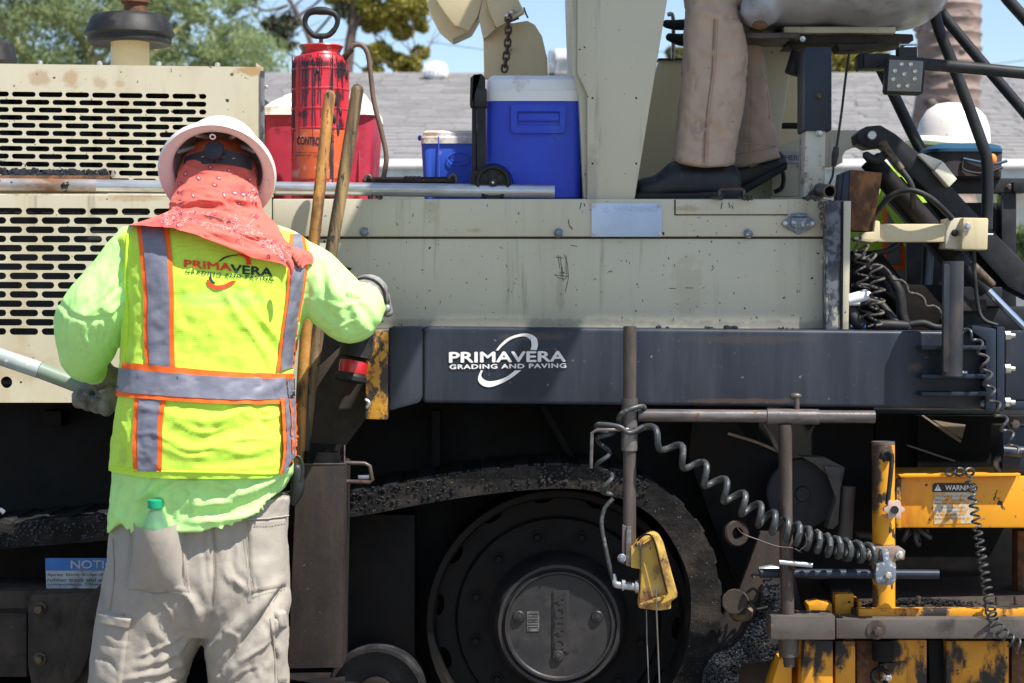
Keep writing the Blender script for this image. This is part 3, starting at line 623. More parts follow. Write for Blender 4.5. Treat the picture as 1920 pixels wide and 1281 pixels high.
bx('hood_edge_flange', 488.5, 133, 495.5, 369, .060, .070, m_edge, PV, .001)
bx('radiator_core', -190, 140, 440, 362, .20, 1.0, m_mattblack, PV)
for k in range(12): bx('radiator_fin', -150+k*52, 150, -140+k*52, 360, .14, .20, m_black, PV, .002)
def bolt(px, py, Y, r, m=None, parent=None, name='bolt', ax=(0, -1, 0), h=.008, washer=True):
    c = P(px, py, Y); s = S(Y)*r
    parts = []
    if washer: parts.append(lathe(c, ax, [(s*1.35, 0), (s*1.35, h*.25), (s*1.2, h*.32)], 16))
    parts.append(lathe(c, ax, [(s, h*.3), (s, h), (s*.8, h*1.25), (.001, h*1.3)], 6))
    return link(name, fixn(mesh(*join(*parts))), m or m_bolt, parent or PV, smooth=25)
for x, y in ((75, 119), (187, 120.5), (298, 122), (408, 123.5)): lat('bolt', P(x, y-1, .10), (0, 0, 1), [(.007, -.003), (.007, .004), (.003, .007)], m_bolt, PV, 8)
bolt(495, 163, .085, 3, ax=(1, 0, 0))
# lower side panel
rows = []
for k in range(14):
    y = 396+17.35*k
    st = [47.7+60*i for i in range(-5, 8)] if k % 2 == 0 else [17.6+60*i for i in range(-4, 8)]
    rows.append((y, st, 54, 12.6, 425))
hole = [circ(12, 717, 11, 18), circ(39, 717, 2.3, 8)]
me = plate([(-190, 365), (509, 371), (509, 628), (560, 632), (560, 755), (-190, 755)], [[(x, yy+.004*x) for x, yy in stad(x0, min(x0+L_, xm), y, h)] for y, stt, L_, h, xm in rows for x0 in stt if -172 < x0 < xm-12]+hole, -.03, .004)
link('lower_grille', me, m_tan, PV, smooth=None)
bx('lower_grille_top', -190, 363.5, 509, 369, -.026, .02, m_tan, PV, .002)
bx('engine_block', -190, 380, 540, 740, .10, 1.5, m_mattblack, PV)
bx('inner_baffle', -190, 738, 560, 750, .0, 1.5, m_black, PV)
# tank side
bx('tank_panel', 511, 446, 1553, 617, 0., 2.0, m_tan2, PV, .004)
bx('tank_band', 511, 373, 1553, 444, -.008, .3, m_tan2, PV, .005)
bx('band_joint', 512, 443, 1552, 448, -.001, .2, m_seam, PV, 0)
bx('deck_plate', 495, 374.5, 1560, 400, -.0, 2.0, m_edge, PV, .003)
bx('panel_seam', 508.5, 372, 511.5, 620, -.01, .1, m_seam, PV, 0)
pr('hatch_lip', [(1267, 374.6), (1477, 374.6), (1477, 402), (1267, 402)], -.013, .05, m_tan2, PV, .002)
bx('hatch_seam', 1267, 402, 1477, 404, -.0095, .0, m_seam, PV, 0)
bx('hatch_seam', 1264.5, 375, 1266.5, 404, -.0095, .0, m_seam, PV, 0)
for x, y in ((683, 435), (1047, 437), (1403, 438)): bolt(x, y, -.009, 6.6, m_bluebolt, h=.012)
for x, y in ((1545, 463), (1545, 491)): bolt(x, y, 0, 5, m_tan2)
pr('corner_post', [(1548, 376), (1595, 376), (1591, 619), (1548, 619)], -.05, .12, m_edge, PV, .006)
pr('corner_rib', [(1577, 378), (1581, 378), (1579, 617), (1575, 617)], -.054, -.05, m_black, PV, .001)
pr('corner_face', [(1582, 377), (1596, 377), (1591, 618), (1580, 618)], -.056, -.051, m_tan2, PV, .002)
# faded warning plate
w = bx('warning_plate', 1109, 381, 1241, 444, -.013, -.0085, m_alu, PV, .001)
text('plate_print', 'WARNING', (1152, 387), (1232, 387), (1152, 397), -.0142, m_alutxt, w)
poly('plate_symbol', [(1130, 398), (1137, 387), (1144, 398)], -.0142, m_alutxt, w)
for x, y in ((1114, 386), (1236, 386), (1114, 438), (1236, 438)): bolt(x, y, -.0131, 3, m_galv, w, washer=True, h=.004)
# diamond outlet cover
q = pr('outlet_cover', z4([(0, 0)]) and [(1465, 419), (1482, 405), (1485, 400), (1512, 400), (1515, 405), (1531, 419), (1521, 428), (1499, 440), (1476, 429)], -.018, -.0085, m_bluebolt, PV, .003)
pr('outlet_lid', [(1484, 408), (1513, 408), (1513, 424), (1499, 431), (1484, 424)], -.026, -.018, m_bluebolt, q, .003)
tb('outlet_hinge', [(1483, 404, -.022), (1514, 404, -.022)], .004, m_bluebolt, q)
for x in (1472, 1524): bolt(x, 419, -.0185, 3.3, m_galv, q, h=.004)
# scratches in the paint (thin gouges)
gs = random.Random(5); sc = []
def scr(pts, r=.0006, Y=-.0003): sc.append(tubev([P(x, y, Y) for x, y in pts], r, 4))
for p in ([(1050, 480), (1053, 500), (1052, 520)], [(1058, 478), (1064, 495), (1066, 520), (1060, 548)], [(1042, 482), (1056, 484)], [(1062, 480), (1061, 500), (1063, 515)], [(1040, 516), (1063, 518)], [(1044, 520), (1058, 524), (1066, 516)], [(1070, 460), (1082, 462)], [(1049, 512), (1060, 512)], [(1054, 500), (1056, 528)], [(1335, 497), (1338, 502), (1334, 508)], [(1255, 541), (1268, 541)], [(1285, 540), (1300, 540)], [(1317, 540), (1321, 540)], [(1046, 478), (1050, 505)]): scr(p, .0008)
for _ in range(60):
    x, y = gs.uniform(650, 1540), gs.uniform(452, 600); l = gs.uniform(.5, 5); scr([(x, y), (x+gs.uniform(-1.5, 1.5), y+l)], gs.uniform(.0005, .0011))
for _ in range(26):
    x, y = gs.uniform(540, 1540), gs.uniform(380, 440); l = gs.uniform(.5, 6); scr([(x, y), (x+gs.uniform(-1.5, 1.5), y+l)], gs.uniform(.0005, .0011), -.0083)
for p in ([(1090, 380), (1087, 392)], [(1095, 381), (1097, 387)], [(1066, 412), (1067, 422), (1070, 428)], [(1071, 425), (1073, 431)], [(1354, 379), (1352, 392)], [(1366, 380), (1369, 390)], [(1372, 385), (1375, 392)]): scr(p, .0011, -.0137 if p[0][0] > 1300 else -.0083)
link('paint_scratches', mesh(*join(*sc)), m_black, PV, kind='stuff')
pr('tar_smear', [(643, 498), (650, 501), (660, 503), (655, 508), (646, 504)], -.004, .0, m_black, PV, .001)
out = []
for x0, y0, n in ((1370, 616, 8), (1335, 617, 4), (1475, 619, 6), (1245, 615, 4), (1398, 372, 10), (1350, 372, 6), (1520, 373, 6), (700, 371, 6)):
    for _ in range(n): out.append(ellip(P(x0+gs.uniform(-14, 14), y0+gs.uniform(-2, 0), gs.uniform(-.09, -.02)), [gs.uniform(.003, .008) for _ in range(3)], 6, 4))
link('tar_crumbs', mesh(*join(*out)), m_gran, PV, kind='stuff')
# precleaner and stacks
lat('air_intake_pipe', P(244, 135, .62), (0, 0, 1), [(.0545, 0), (.054, .12)], m_tanclean, PV)
yy = .62; c0 = P(243, 84, yy)
def zz(py, Y=yy): return (84-py)*S(Y)
lat('air_intake_cap', c0, (0, 0, 1), [(x*S(yy), zz(y)) for x, y in ((40, 80), (75, 84), (78, 80), (78, 70), (84, 66), (83, 62), (72, 36), (66, 30), (50, 27), (1, 25))], m_rub, PV, 48)
lat('exhaust_stub', P(254, 30, yy+.15), (0, 0, 1), [(.035, -.03), (.035, .05), (.030, .052), (.031, .2)], m_rust, PV, 20)
lat('exhaust_clamp', P(254, 3, yy+.15), (0, 0, 1), [(.042, -.005), (.042, .008)], m_rust, PV, 20)
lat('far_intake_cap', P(-25, 97, .9), (0, 0, 1), [(.05, -.04), (.09, -.03), (.08, .02), (.03, .05)], m_rub, PV, 24)

# tan ducts and guards behind the cooler
Yd = .55
pr('curved_duct', [(812, -60), (800, -20), (799, 0), (806, 22), (822, 52), (848, 74), (883, 58), (899, 30), (907, 0), (915, -60)], Yd+.03, Yd+.16, m_tanclean, PV, .006)
pr('curved_duct_face', [(830, -60), (818, 0), (832, 22), (852, 48), (880, 57), (897, 29), (905, 0), (913, -60)], Yd-.01, Yd+.03, m_tanclean, PV, .004)
pr('guard_plate', z2([(1600, -40), (1570, 120), (1597, 260), (1602, 540), (2040, 540), (2035, 400), (2000, 250), (1950, 170), (1900, 142), (1790, 160), (1700, 110), (1640, 0)]), Yd+.02, Yd+.05, m_tanclean, PV, .003)
pr('guard_side', z2([(1600, -40), (1640, 0), (1700, 180), (1625, 250), (1597, 270), (1565, 120)]), Yd-.02, Yd+.019, m_tanclean, PV, .003)
pr('hinge_arm', z2([(1600, -60), (1850, -60), (1838, 0), (1880, 85), (1690, 190), (1640, 80)]), Yd-.06, Yd-.021, m_tanclean, PV, .003)
tb('guard_gap', [(929, 52, Yd-.03), (940, 44, Yd-.03), (958, 40, Yd-.03), (973, 34, Yd-.03)], .003, m_seam, PV)
for x, y in ((950, 30), (959, 24), (967, 19)): bolt(x, y, Yd-.062, 3.6, m_bolt, h=.012)
bolt(958, 95, Yd+.015, 3.6, m_bolt, h=.012)
tb('cotter_pin', [(982, 14, Yd-.05), (986, 26, Yd-.05), (990, 34, Yd-.05)], .0025, m_pipe, PV)
def chain(name, pts, n, m, parent, lw=.011, wr=.003, label=None):
    a = cr([(x, y, Y) for x, y, Y in pts], 10); co = [P(*q) for q in a]
    d = [0]
    for i in range(1, len(co)): d.append(d[-1]+(co[i]-co[i-1]).length)
    tot = d[-1]; pitch = tot/n
    holder = link(name, mesh(*tubev([co[0], co[0]+Vector((0, .004, 0))], wr, 6)), m, parent, label=label)
    for k in range(n):
        def at(t):
            i = min(np.searchsorted(d, t), len(co)-1); i = max(i, 1); f = (t-d[i-1])/max(d[i]-d[i-1], 1e-9); return co[i-1]+(co[i]-co[i-1])*f
        A, B = at(max(0, pitch*(k-.2))), at(min(tot, pitch*(k+1.2))); ax = (B-A).normalized(); c = (A+B)/2
        u = Vector((1, 0, 0)) if k % 2 == 0 else Vector((.25, 1, 0)); u = (u-ax*u.dot(ax)).normalized(); hl = (B-A).length/2
        loop = [c+ax*(hl-lw*.5)*(1 if math.cos(t) > 0 else -1)+ax*lw*.5*math.cos(t)+u*lw*.5*math.sin(t) for t in np.linspace(0, 2*PI, 15)[:-1]]
        link('chain_link', mesh(*tubev(loop, wr, 6, closed=True)), m, holder)
chain('chain', [(953, 28, Yd-.07), (952, 80, Yd-.03), (945, 136, Yd-.02)], 9, m_pipe, PV, .016, .0033)

# console support plates
pr('console_side', [(1070, -60), (1083, -60), (1083, 137), (1101, 175), (1101, 373), (1094, 373), (1085, 180), (1076, 140)], .05, .6, m_tan2, PV, .004)
pr('console_plate', [(1093, -60), (1168, -200), (1283, -200), (1251, 0), (1190, 374), (1101, 374), (1101, 175), (1083, 137), (1083, -60)], 0.02, .05, m_tan2, PV, .004)
for x, y in ((1111, 184), (1193, 184), (1111, 307), (1193, 307)): lat('bolt_hole', P(x, y, .0195), (0, 1, 0), [(.0028, 0), (.0028, .001)], m_seam, PV, 10)
for x, y in ((1087, 93), (1096, 89)): lat('bolt_hole', P(x, y, .0195), (0, 1, 0), [(.0022, 0), (.0022, .001)], m_seam, PV, 10)
pr('footwell_panel', [(1236, 112), (1500, 112), (1500, 374), (1150, 374)], .75, .80, m_tanclean, PV, .004)
bx('footwell_panel_rim', 1234, 109, 1500, 112.5, .74, .81, m_seam, PV, .002)
tb('control_lever', [(1252, 28, .5), (1262, 33, .5), (1262, 110, .55)], .006, m_galv, PV, sm=4)
link('lever_knob', mesh(*limb([(1250, 45, .45, 8), (1270, 47, .45, 10), (1320, 45, .45, 12)])), m_rub, PV)
link('arm_rest', mesh(*limb([(1256, 70, .5, 8), (1280, 75, .5, 12), (1330, 74, .5, 14)])), m_rub, PV)
pr('seat_console_plate', [(1385, 60), (1492, 60), (1488, 92), (1459, 281), (1446, 374), (1350, 374)], .46, .50, m_tan2, PV, .004)
# seat
def seat():
    V, Fs = voxel([ellip(P(1480, 14, .25), (.17, .30, .062), 28, 16), ellip(P(1620, 10, .25), (.18, .31, .075), 28, 16), ellip(P(1700, 12, .25), (.085, .28, .055), 24, 14), ellip(P(1560, 0, .25), (.25, .3, .06), 28, 16), ellip(P(1425, 16, .1), (.055, .12, .05), 20, 12)], .008, 5)
    V = folds(V, Fs, [([(1395, 25), (1450, 40), (1480, 20), (1520, 30)], 9, 9), ([(1690, -10), (1665, 30), (1640, 52)], 7, -9), ([(1700, 5), (1690, 30), (1680, 50)], 6, 7), ([(1470, 48), (1500, 40), (1580, 44), (1640, 47)], 6, 6), ([(1440, 10), (1450, 30), (1455, 52)], 7, 6), ([(1395, 55), (1410, 40), (1435, 30)], 7, -5)])
    V = crumple(V, Fs, .004, 9)
    link('seat_cushion', mesh(V, Fs), m_vinyl, PV, smooth=180)
    link('torn_foam', mesh(*ellip(P(1425, 47, .0), (.02, .02, .012), 12, 8)), m_foam, PV)
    bk, bf = voxel([ellip(P(1755, -190, .25), (.07, .26, .30), 20, 14)], .012, 4); link('seat_back', mesh(bk, bf), m_vinyl, PV, smooth=180)
seat()
bx('seat_rail', 1400, 61, 1500, 72, .12, .30, m_pipe, PV, .003)
pr('seat_plate', z4([(185, 175), (1000, 205), (1005, 245), (890, 262), (500, 262), (250, 262), (300, 205)]), .18, .36, m_dkbrown, PV, .004)
bx('seat_slide', 1470, 50, 1680, 62, .15, .40, m_tan2, PV, .003)
pr('seat_bracket', z4([(540, 262), (830, 262), (800, 290), (640, 300), (560, 300)]), .10, .2, m_dkbrown, PV, .003)
pr('seat_clamp', z4([(680, 318), (735, 318), (735, 405), (690, 412), (680, 395)]), .02, .1, m_mattblack, PV, .003)
bx('seat_post', 1508, 88, 1560, 245, .03, .16, m_navy, PV, .006)
q = pr('post_base', [(1510, 245), (1549, 245), (1545, 374), (1507, 374)], .04, .15, m_grease, PV, .006)
bolt(1536, 250, .038, 5, m_galv, h=.012); bolt(1535, 181, .028, 5, m_brass, h=.01); bolt(1505, 73, .0, 4, m_galv, h=.01)
link('seat_damper', mesh(*tubev([P(1498, 100, .2), P(1486, 140, .2)], .022, 12)), m_rub, PV)
tb('damper_rod', [(1492, 95, .2), (1470, 60, .2)], .007, m_rub, PV)
tb('work_light_cable', [(1592, 100, -.02), (1585, 150, -.02), (1578, 210, -.02), (1568, 280, -.02)], .0032, m_rub, PV, sm=4)
tb('cable_plug', [(1568, 276, -.02), (1566, 290, -.02), (1563, 312, -.02)], [.007, .009, .006], m_rub, PV)
tb('cable_tail', [(1563, 312, -.02), (1561, 330, -.02), (1555, 345, -.01)], .003, m_rub, PV, sm=4)
# LED work light
lt = link('work_light', prism(z4([(850, 345), (870, 335), (1060, 345), (1078, 362), (1062, 555), (1048, 568), (840, 562), (830, 545)]), -.10, -.06, .006), m_mattblack, PV)
pr('light_lens', z4([(858, 358), (1062, 366), (1047, 552), (845, 546)]), -.104, -.099, m_lens, lt, .002)
for k in range(18):
    f = k/18; pr('light_rib', z4([(857-12*f, 360+186*f), (1060-14*f, 367+186*f), (1060-14*f, 370+186*f), (857-12*f, 363+186*f)]), -.1065, -.1035, m_lens, lt, 0)
for x, y in ((930, 385), (985, 385), (890, 425), (945, 445), (1010, 428), (880, 475), (1008, 472), (912, 515), (965, 515)):
    a, b = z4([(x, y)])[0]; lat('led', P(a, b, -.1075), (0, -1, 0), [(.0055, 0), (.004, .001), (.001, -.0005)], m_led, lt, 12)
bx('light_bracket', 1686, 88, 1720, 108, -.1, -.05, m_mattblack, lt, .003)
tb('light_bail', [(1686, 102, -.08), (1687, 84, -.08), (1718, 84, -.08), (1719, 104, -.08)], .003, m_galv, lt)
# roll bars and rails (round tube)
tb('cross_rail', [(1622, 113, .04), (1665, 114, .04), (1740, 121, .02), (1845, 130, .0), (2050, 150, -.02)], .0155, m_mattblack, PV, sm=5)
bx('rail_socket', 1620, 100, 1668, 127, .0, .08, m_mattblack, PV, .003)
tb('roll_bar', [(1752, -20, .25), (1756, 40, .25), (1790, 130, .25), (1838, 260, .25), (1851, 310, .25), (1850, 430, .25)], .0155, m_mattblack, PV, sm=8)
tb('roll_bar', [(1764, 22, .5), (1800, 68, .5), (1925, 215, .5), (2000, 300, .5)], .0155, m_mattblack, PV, sm=4)
tb('roll_bar', [(1860, -40, .6), (1890, 0, .6), (1935, 50, .6)], .017, m_mattblack, PV)
tb('roll_bar', [(1640, 105, .6), (1672, 170, .6), (1708, 245, .6), (1732, 292, .6)], .0165, m_mattblack, PV, sm=4)
tb('far_rail', [(1466, 236, .6), (1516, 236, .6)], .009, m_rub, PV)
# bracket with HERE plate, handle, rolled pipe
br = pr('pivot_bracket', z4([(150, 900), (345, 822), (350, 782), (665, 782), (690, 880), (640, 885), (595, 905), (575, 940), (578, 975), (530, 1000), (470, 1005), (470, 1180), (150, 1180)]), .42, .45, m_tan2, PV, .003)
sg = link('here_sign', prism(z4([(190, 905), (345, 912), (345, 982), (190, 978)]), .415, .419, 0), m_nwhite, br)
text('sign_print', 'HERE', z4([(232, 930)])[0], z4([(328, 934)])[0], z4([(232, 960)])[0], .414, m_blackink, br)
bolt(1499, 311, .419, 3.4, m_bolt)
tb('loop_handle', [(1452, 360, .39), (1466, 352, .39), (1469, 330, .39), (1462, 315, .39), (1448, 318, .39)], .006, m_rub, PV, sm=5)
tb('hatch_handle', [(1349, 374, -.01), (1349, 358, -.01), (1353, 355, -.01), (1391, 355, -.01), (1395, 358, -.01), (1395, 374, -.01)], .0045, m_pipe, PV)
def openpipe(name, a, b, r, m, parent, wall=.12, n=28, **k):
    A, B = Vector(a), Vector(b); ax = (B-A); L_ = ax.length; return lat(name, A, ax, [(r*(1-wall), L_*.0+.001), (r, 0), (r, L_), (r*(1-wall), L_), (r*(1-wall), L_*.35), (.001, L_*.34)], m, parent, n, **k)
openpipe('stub_pipe', P(1515, 352, .16), P(1556, 359, -.06), .0165, m_pipe, PV, .22)
chain('chain', [(1515, 368, -.03), (1533, 372, -.06), (1541, 385, -.066), (1543, 410, -.066), (1549, 440, -.066)], 10, m_pipe, PV, .014, .0028)
pr('rusty_bracket', [(1594, 318), (1655, 324), (1637, 435), (1590, 432)], -.02, .05, m_rust, PV, .004)
pr('bracket_edge', [(1583, 322), (1594, 319), (1590, 420), (1572, 415)], -.015, .05, m_navy, PV, .003)
for k in range(3): pr('bracket_shim', [(1580-3*k, 326), (1583-3*k, 326), (1576-3*k, 390), (1573-3*k, 390)], -.01, .04, m_navy, PV, .001)
# beige telescoping arm
pr('cantilever_arm', [(1645, 420), (1790, 420), (1790, 454), (1645, 454)], -.03, .04, m_tanclean, PV, .004)
pr('arm_socket', z9([(330, 190), (420, 185), (432, 70), (482, 80), (482, 275), (400, 292), (330, 285), (215, 260), (230, 235), (290, 235)]), -.04, .05, m_tanclean, PV, .004)
a = pr('arm_clamp', [(1776, 410), (1808, 408), (1802, 468), (1772, 466)], -.035, .05, m_tan, PV, .004)
pr('arm_box', [(1806, 408), (1854, 409), (1852, 469), (1803, 468)], -.07, .05, m_tanclean, PV, .005)
bolt(1790, 437, -.036, 5, m_rub, h=.015); bolt(1813, 425, -.071, 5.5, m_galv, h=.015, washer=True); bx('bolt_plate', 1807, 420, 1818, 434, -.075, -.07, m_galv, PV, .001)
tb('lock_pin', [(1850, 440, -.03), (1862, 440, -.03)], .003, m_galv, PV)
# tow arm, cylinder
pr('lift_arm', z5([(135, 150), (185, 108), (265, 100), (350, 150), (530, 300), (800, 600), (1100, 900), (1100, 1060), (960, 985), (700, 690), (510, 450), (380, 330), (290, 215), (200, 228), (145, 200)]), .12, .22, m_mattblack, PV, .006)
lat('pivot_pin', P(1632, 255, .12), (0, -1, 0), [(.0125, 0), (.0125, .02), (.010, .023), (.001, .023)], m_galv, PV, 20)
tb('lift_cylinder', [(1630, 300, .06), (1790, 480, .06)], .028, m_black, PV, 20)
tb('cylinder_gland', [(1785, 474, .06), (1850, 545, .06)], .022, m_mattblack, PV, 20)
tb('cylinder_rod', [(1838, 530, .05), (1960, 655, .05)], .0105, m_chrome, PV, 20)
tb('cylinder_fitting', [(1655, 270, .02), (1665, 282, .0), (1690, 318, .0)], [.012, .009, .01], m_brass, PV)
tb('cylinder_fitting', [(1822, 492, .0), (1835, 512, .0), (1862, 535, .01)], [.008, .014, .01], m_brass, PV)
link('cylinder_port', mesh(*limb([(1625, 292, .02, 8), (1640, 300, .02, 10), (1668, 285, .02, 7)])), m_rub, PV)
tb('hydraulic_hose', [(1690, 318, .0), (1708, 345, -.01), (1712, 370, .0), (1712, 400, .06)], .0075, m_rub, PV, sm=6)
tb('hydraulic_hose', [(1640, 405, .0), (1668, 370, -.05), (1705, 357, -.07), (1745, 372, -.07), (1785, 410, -.04)], .0075, m_rub, PV, sm=8)
tb('hydraulic_hose', [(1635, 475, .0), (1665, 470, -.01), (1690, 452, .0), (1700, 435, .05)], .0075, m_rub, PV, sm=6)
pr('lift_arm_guard', [(1690, 330), (1735, 385), (1905, 590), (1890, 620), (1830, 560), (1660, 370)], .23, .28, m_mattblack, PV, .004)
pr('angle_cover', z5([(472, 265), (490, 253), (605, 298), (560, 350)]), .10, .14, m_wht, PV, .003)
pr('angle_cover_side', z5([(605, 298), (684, 395), (640, 440), (560, 350)]), .08, .13, m_wht, PV, .003)
# rear frame behind the arm
bx('rear_rail', 1735, 334, 1925, 362, .50, .56, m_mattblack, PV, .004)
bx('rear_post', 1878, 362, 1906, 640, .50, .56, m_mattblack, PV, .004)
bx('rear_panel', 1700, 380, 1880, 600, .6, .62, m_mattblack, PV, .003)
bx('rear_top_rail', 1900, 341, 2100, 360, .48, .56, m_mattblack, PV, .004)
bolt(1892, 352, .498, 5, m_pipe)
tb('rear_upright', [(1742, 455, .35), (1737, 540, .35)], .016, m_navy, PV, 16)
bx('rear_shelf', 1680, 534, 1860, 640, .18, .4, m_black, PV, .004)
bx('rear_block', 1806, 538, 1880, 575, .10, .3, m_mattblack, PV, .004)
bx('rear_block', 1800, 562, 1850, 584, .06, .3, m_dkbrown, PV, .004)
pr('rear_web', [(1596, 470), (1650, 470), (1720, 560), (1720, 640), (1596, 640)], .25, .3, m_black, PV, .003)
bx('mount_bar', 1790, 575, 2000, 625, .12, .4, m_mattblack, PV, .004)
# hoses at the rear corner
for pts, r in (([(1590, 510, .05), (1620, 500, .03), (1655, 505, .02), (1685, 545, .0), (1692, 590, .0), (1700, 618, .0)], .0135), ([(1594, 560, .0), (1620, 565, .0), (1650, 570, .0), (1680, 605, -.02), (1700, 620, -.02)], .011), ([(1592, 575, -.02), (1605, 600, -.03), (1618, 612, -.03)], .017), ([(1640, 610, -.03), (1670, 610, -.03), (1700, 612, -.02)], .014), ([(1594, 535, .0), (1640, 538, .02), (1680, 560, .05)], .006), ([(1600, 480, .1), (1640, 500, .1), (1700, 600, .1)], .010), ([(1700, 610, .0), (1730, 606, .0), (1755, 614, .0), (1780, 613, .0)], .009)):
    tb('hydraulic_hose', pts, r, m_rub, PV, sm=7)
tb('hose_sleeve', [(1590, 563, -.04), (1625, 553, -.04), (1631, 556, -.04)], [.015, .0145, .010], m_pvc, PV)
tb('hose_crimp', [(1590, 570, -.045), (1612, 570, -.045)], .0055, m_galv, PV)
tb('hose_loop', [(1612, 570, -.045), (1640, 572, -.03), (1650, 590, -.03)], .004, m_rub, PV, sm=5)
tb('blue_hose', [(1594, 612, .05), (1622, 612, .05)], .012, m_notice, PV)
def coil(name, pts, turns, rad, wr, m, parent=PV, ph=0., sq=1., label=None, n=8):
    """helical cord along a pixel path; rad/wr in metres (rad may vary)"""
    a = cr(pts, 12); co = [P(*q) for q in a]; d = np.cumsum([0]+[(co[i]-co[i-1]).length for i in range(1, len(co))]); N_ = int(turns*14)
    ts = np.linspace(0, 1, N_); CO = np.array([tuple(c) for c in co]); cx = np.stack([np.interp(ts*d[-1], d, CO[:, k]) for k in range(3)], 1)
    rr = np.interp(ts, np.linspace(0, 1, len(rad)), rad) if not np.isscalar(rad) else np.full(N_, rad)
    tp = np.interp(ts, np.linspace(0, 1, len(turns_prof)), turns_prof) if (turns_prof := TP.get(name+str(label))) is not None else ts
    out = []
    for i in range(N_):
        t = Vector(cx[min(i+1, N_-1)]-cx[max(i-1, 0)]).normalized(); u = Vector((0, 1, 0)); u = (u-t*u.dot(t)).normalized(); w = t.cross(u)
        an = 2*PI*turns*tp[i]+ph; out.append(Vector(cx[i])+(u*math.cos(an)*sq+w*math.sin(an))*rr[i])
    return link(name, mesh(*tubev(out, wr, n)), m, parent, label=label)
TP = {}
coil('coil_cord', [(1600, 450, -.04), (1640, 500, -.05), (1645, 560, -.06), (1640, 610, -.06)], 8.5, .018, .0032, m_cordl, label='dusty coiled cord')
coil('coil_cord', [(1610, 470, -.02), (1618, 540, -.02), (1625, 615, -.04)], 6.5, .015, .003, m_cordl, label='dusty coiled cord')
tb('wavy_cord', [(1632, 505, -.05), (1638, 497, -.05), (1655, 500, -.05), (1668, 512, -.05), (1675, 524, -.05), (1690, 526, -.05), (1700, 535, -.05), (1704, 548, -.05), (1720, 552, -.05), (1732, 560, -.05), (1737, 574, -.05), (1750, 574, -.05), (1762, 582, -.05), (1768, 600, -.05)], .0035, m_cordl, PV, sm=4)

# ---- the long black beam
def beam():
    bm = bmesh.new()
    pts = [(793, 612.5), (1856, 622), (1858, 767), (793, 756)]
    me = prism(pts, -.14, .10, .010, 4); link('side_beam', me, m_beam, PV)
    pr('beam_end', [(728, 613), (790, 612.5), (797, 625), (797, 742), (786, 756), (728, 772)], -.135, .05, m_beam, PV, .010)
beam()
pr('chipped_plate', [(686, 622), (728, 619), (727, 787), (685, 786)], -.15, -.128, m_chip, PV, .003)
link('plate_latch', mesh(*limb([(686, 750, -.15, 3), (692, 756, -.15, 4), (688, 764, -.15, 3)])), m_galv, PV)
pr('push_arm_plate', z7([(300, 300), (470, 230), (540, 600), (460, 730), (290, 960), (130, 960), (100, 800), (110, 560), (150, 440)]), -.05, -.02, m_dkbrown, PV, .004)
pr('push_arm_web', z7([(170, 200), (400, 200), (300, 300), (160, 440)]), -.02, .02, m_black, PV, .003)
pr('panel_foot', [(560, 625), (650, 625), (640, 652), (560, 660)], -.012, .05, m_tan2, PV, .003)
# lettering on the beam
Yb = -.1425
lg = text('beam_lettering', 'PRIMAVERA', z7([(970, 323)])[0], z7([(1664, 316)])[0], z7([(970, 384)])[0], Yb, m_whiteink, PV, gap=1.02, fat=1.3)
text('beam_lettering', 'GRADING AND PAVING', z7([(971, 397)])[0], z7([(1669, 389)])[0], z7([(971, 423)])[0], Yb, m_whiteink, PV, gap=1.1, fat=.6)
def cres(o, i): return [tuple(p) for p in cr(o, 5)]+[tuple(p) for p in cr(i, 5)]
up_o = [(1247, 312), (1280, 270), (1330, 232), (1400, 211), (1450, 212), (1490, 236), (1500, 275), (1493, 309)]; up_i = [(1455, 308), (1462, 280), (1455, 250), (1430, 230), (1395, 228), (1340, 245), (1290, 282), (1262, 312)]
lo_o = [(1158, 430), (1142, 470), (1145, 500), (1175, 525), (1220, 530), (1290, 505), (1350, 470), (1400, 430)]; lo_i = [(1362, 432), (1310, 470), (1250, 492), (1200, 495), (1170, 480), (1160, 460), (1170, 432)]
poly('beam_swoosh', z7(cres(up_o, up_i)), Yb, m_whiteink, PV); poly('beam_swoosh', z7(cres(lo_o, lo_i)), Yb, m_whiteink, PV)
# right end of the beam: brackets, flange, bolts
tb('socket_tube', [(1787, 490, -.22), (1785, 705, -.22)], .0255, m_navyb, PV, 24)
pr('socket_tube_face', [(1769, 494), (1804, 494), (1802, 700), (1768, 700)], -.242, -.225, m_navyb, PV, .008)
for y in (648, 702, 735): bx('bracket_rib', 1728, y, 1850, y+8, -.20, -.14, m_navy, PV, .003)
tb('clamp_stud', [(1800, 699, -.19), (1813, 699, -.19)], .005, m_galv, PV)
pr('flange_plate', [(1822, 610), (1868, 617), (1868, 770), (1848, 770), (1848, 640), (1822, 622)], -.19, -.13, m_navy, PV, .004)
pr('flange_plate', [(1869, 612), (1884, 613), (1884, 771), (1869, 771)], -.19, -.13, m_navy, PV, .003)
bx('screed_beam', 1885, 622, 2200, 752, -.14, .1, m_beam, PV, .006)
bx('beam_lip', 1885, 753, 2200, 769, -.16, .1, m_navy, PV, .004)
for y in (630, 692, 755): tb('flange_bolt', [(1884, y, -.17), (1894, y, -.17), (1895, y, -.17), (1903, y, -.17)], [.012, .012, .006, .006], m_bolt, PV, 6, smooth=20)
for y in (632, 693, 755): tb('flange_nut', [(1838, y+2, -.17), (1848, y+2, -.17)], [.007, .0095], m_bluebolt, PV, 6, smooth=20)
coil('coil_cord', [(1808, 618, -.22), (1832, 640, -.22), (1846, 680, -.22), (1858, 740, -.22), (1880, 790, -.22), (1905, 850, -.22)], 8.5, [.006, .011, .012, .012, .013, .010], .0038, m_cord, label='slack coiled cord hanging over the beam end')
tb('loose_cable', [(1826, 470, -.05), (1828, 520, -.05), (1834, 575, -.05), (1845, 600, -.06), (1870, 610, -.06)], .005, m_rub, PV, sm=6)

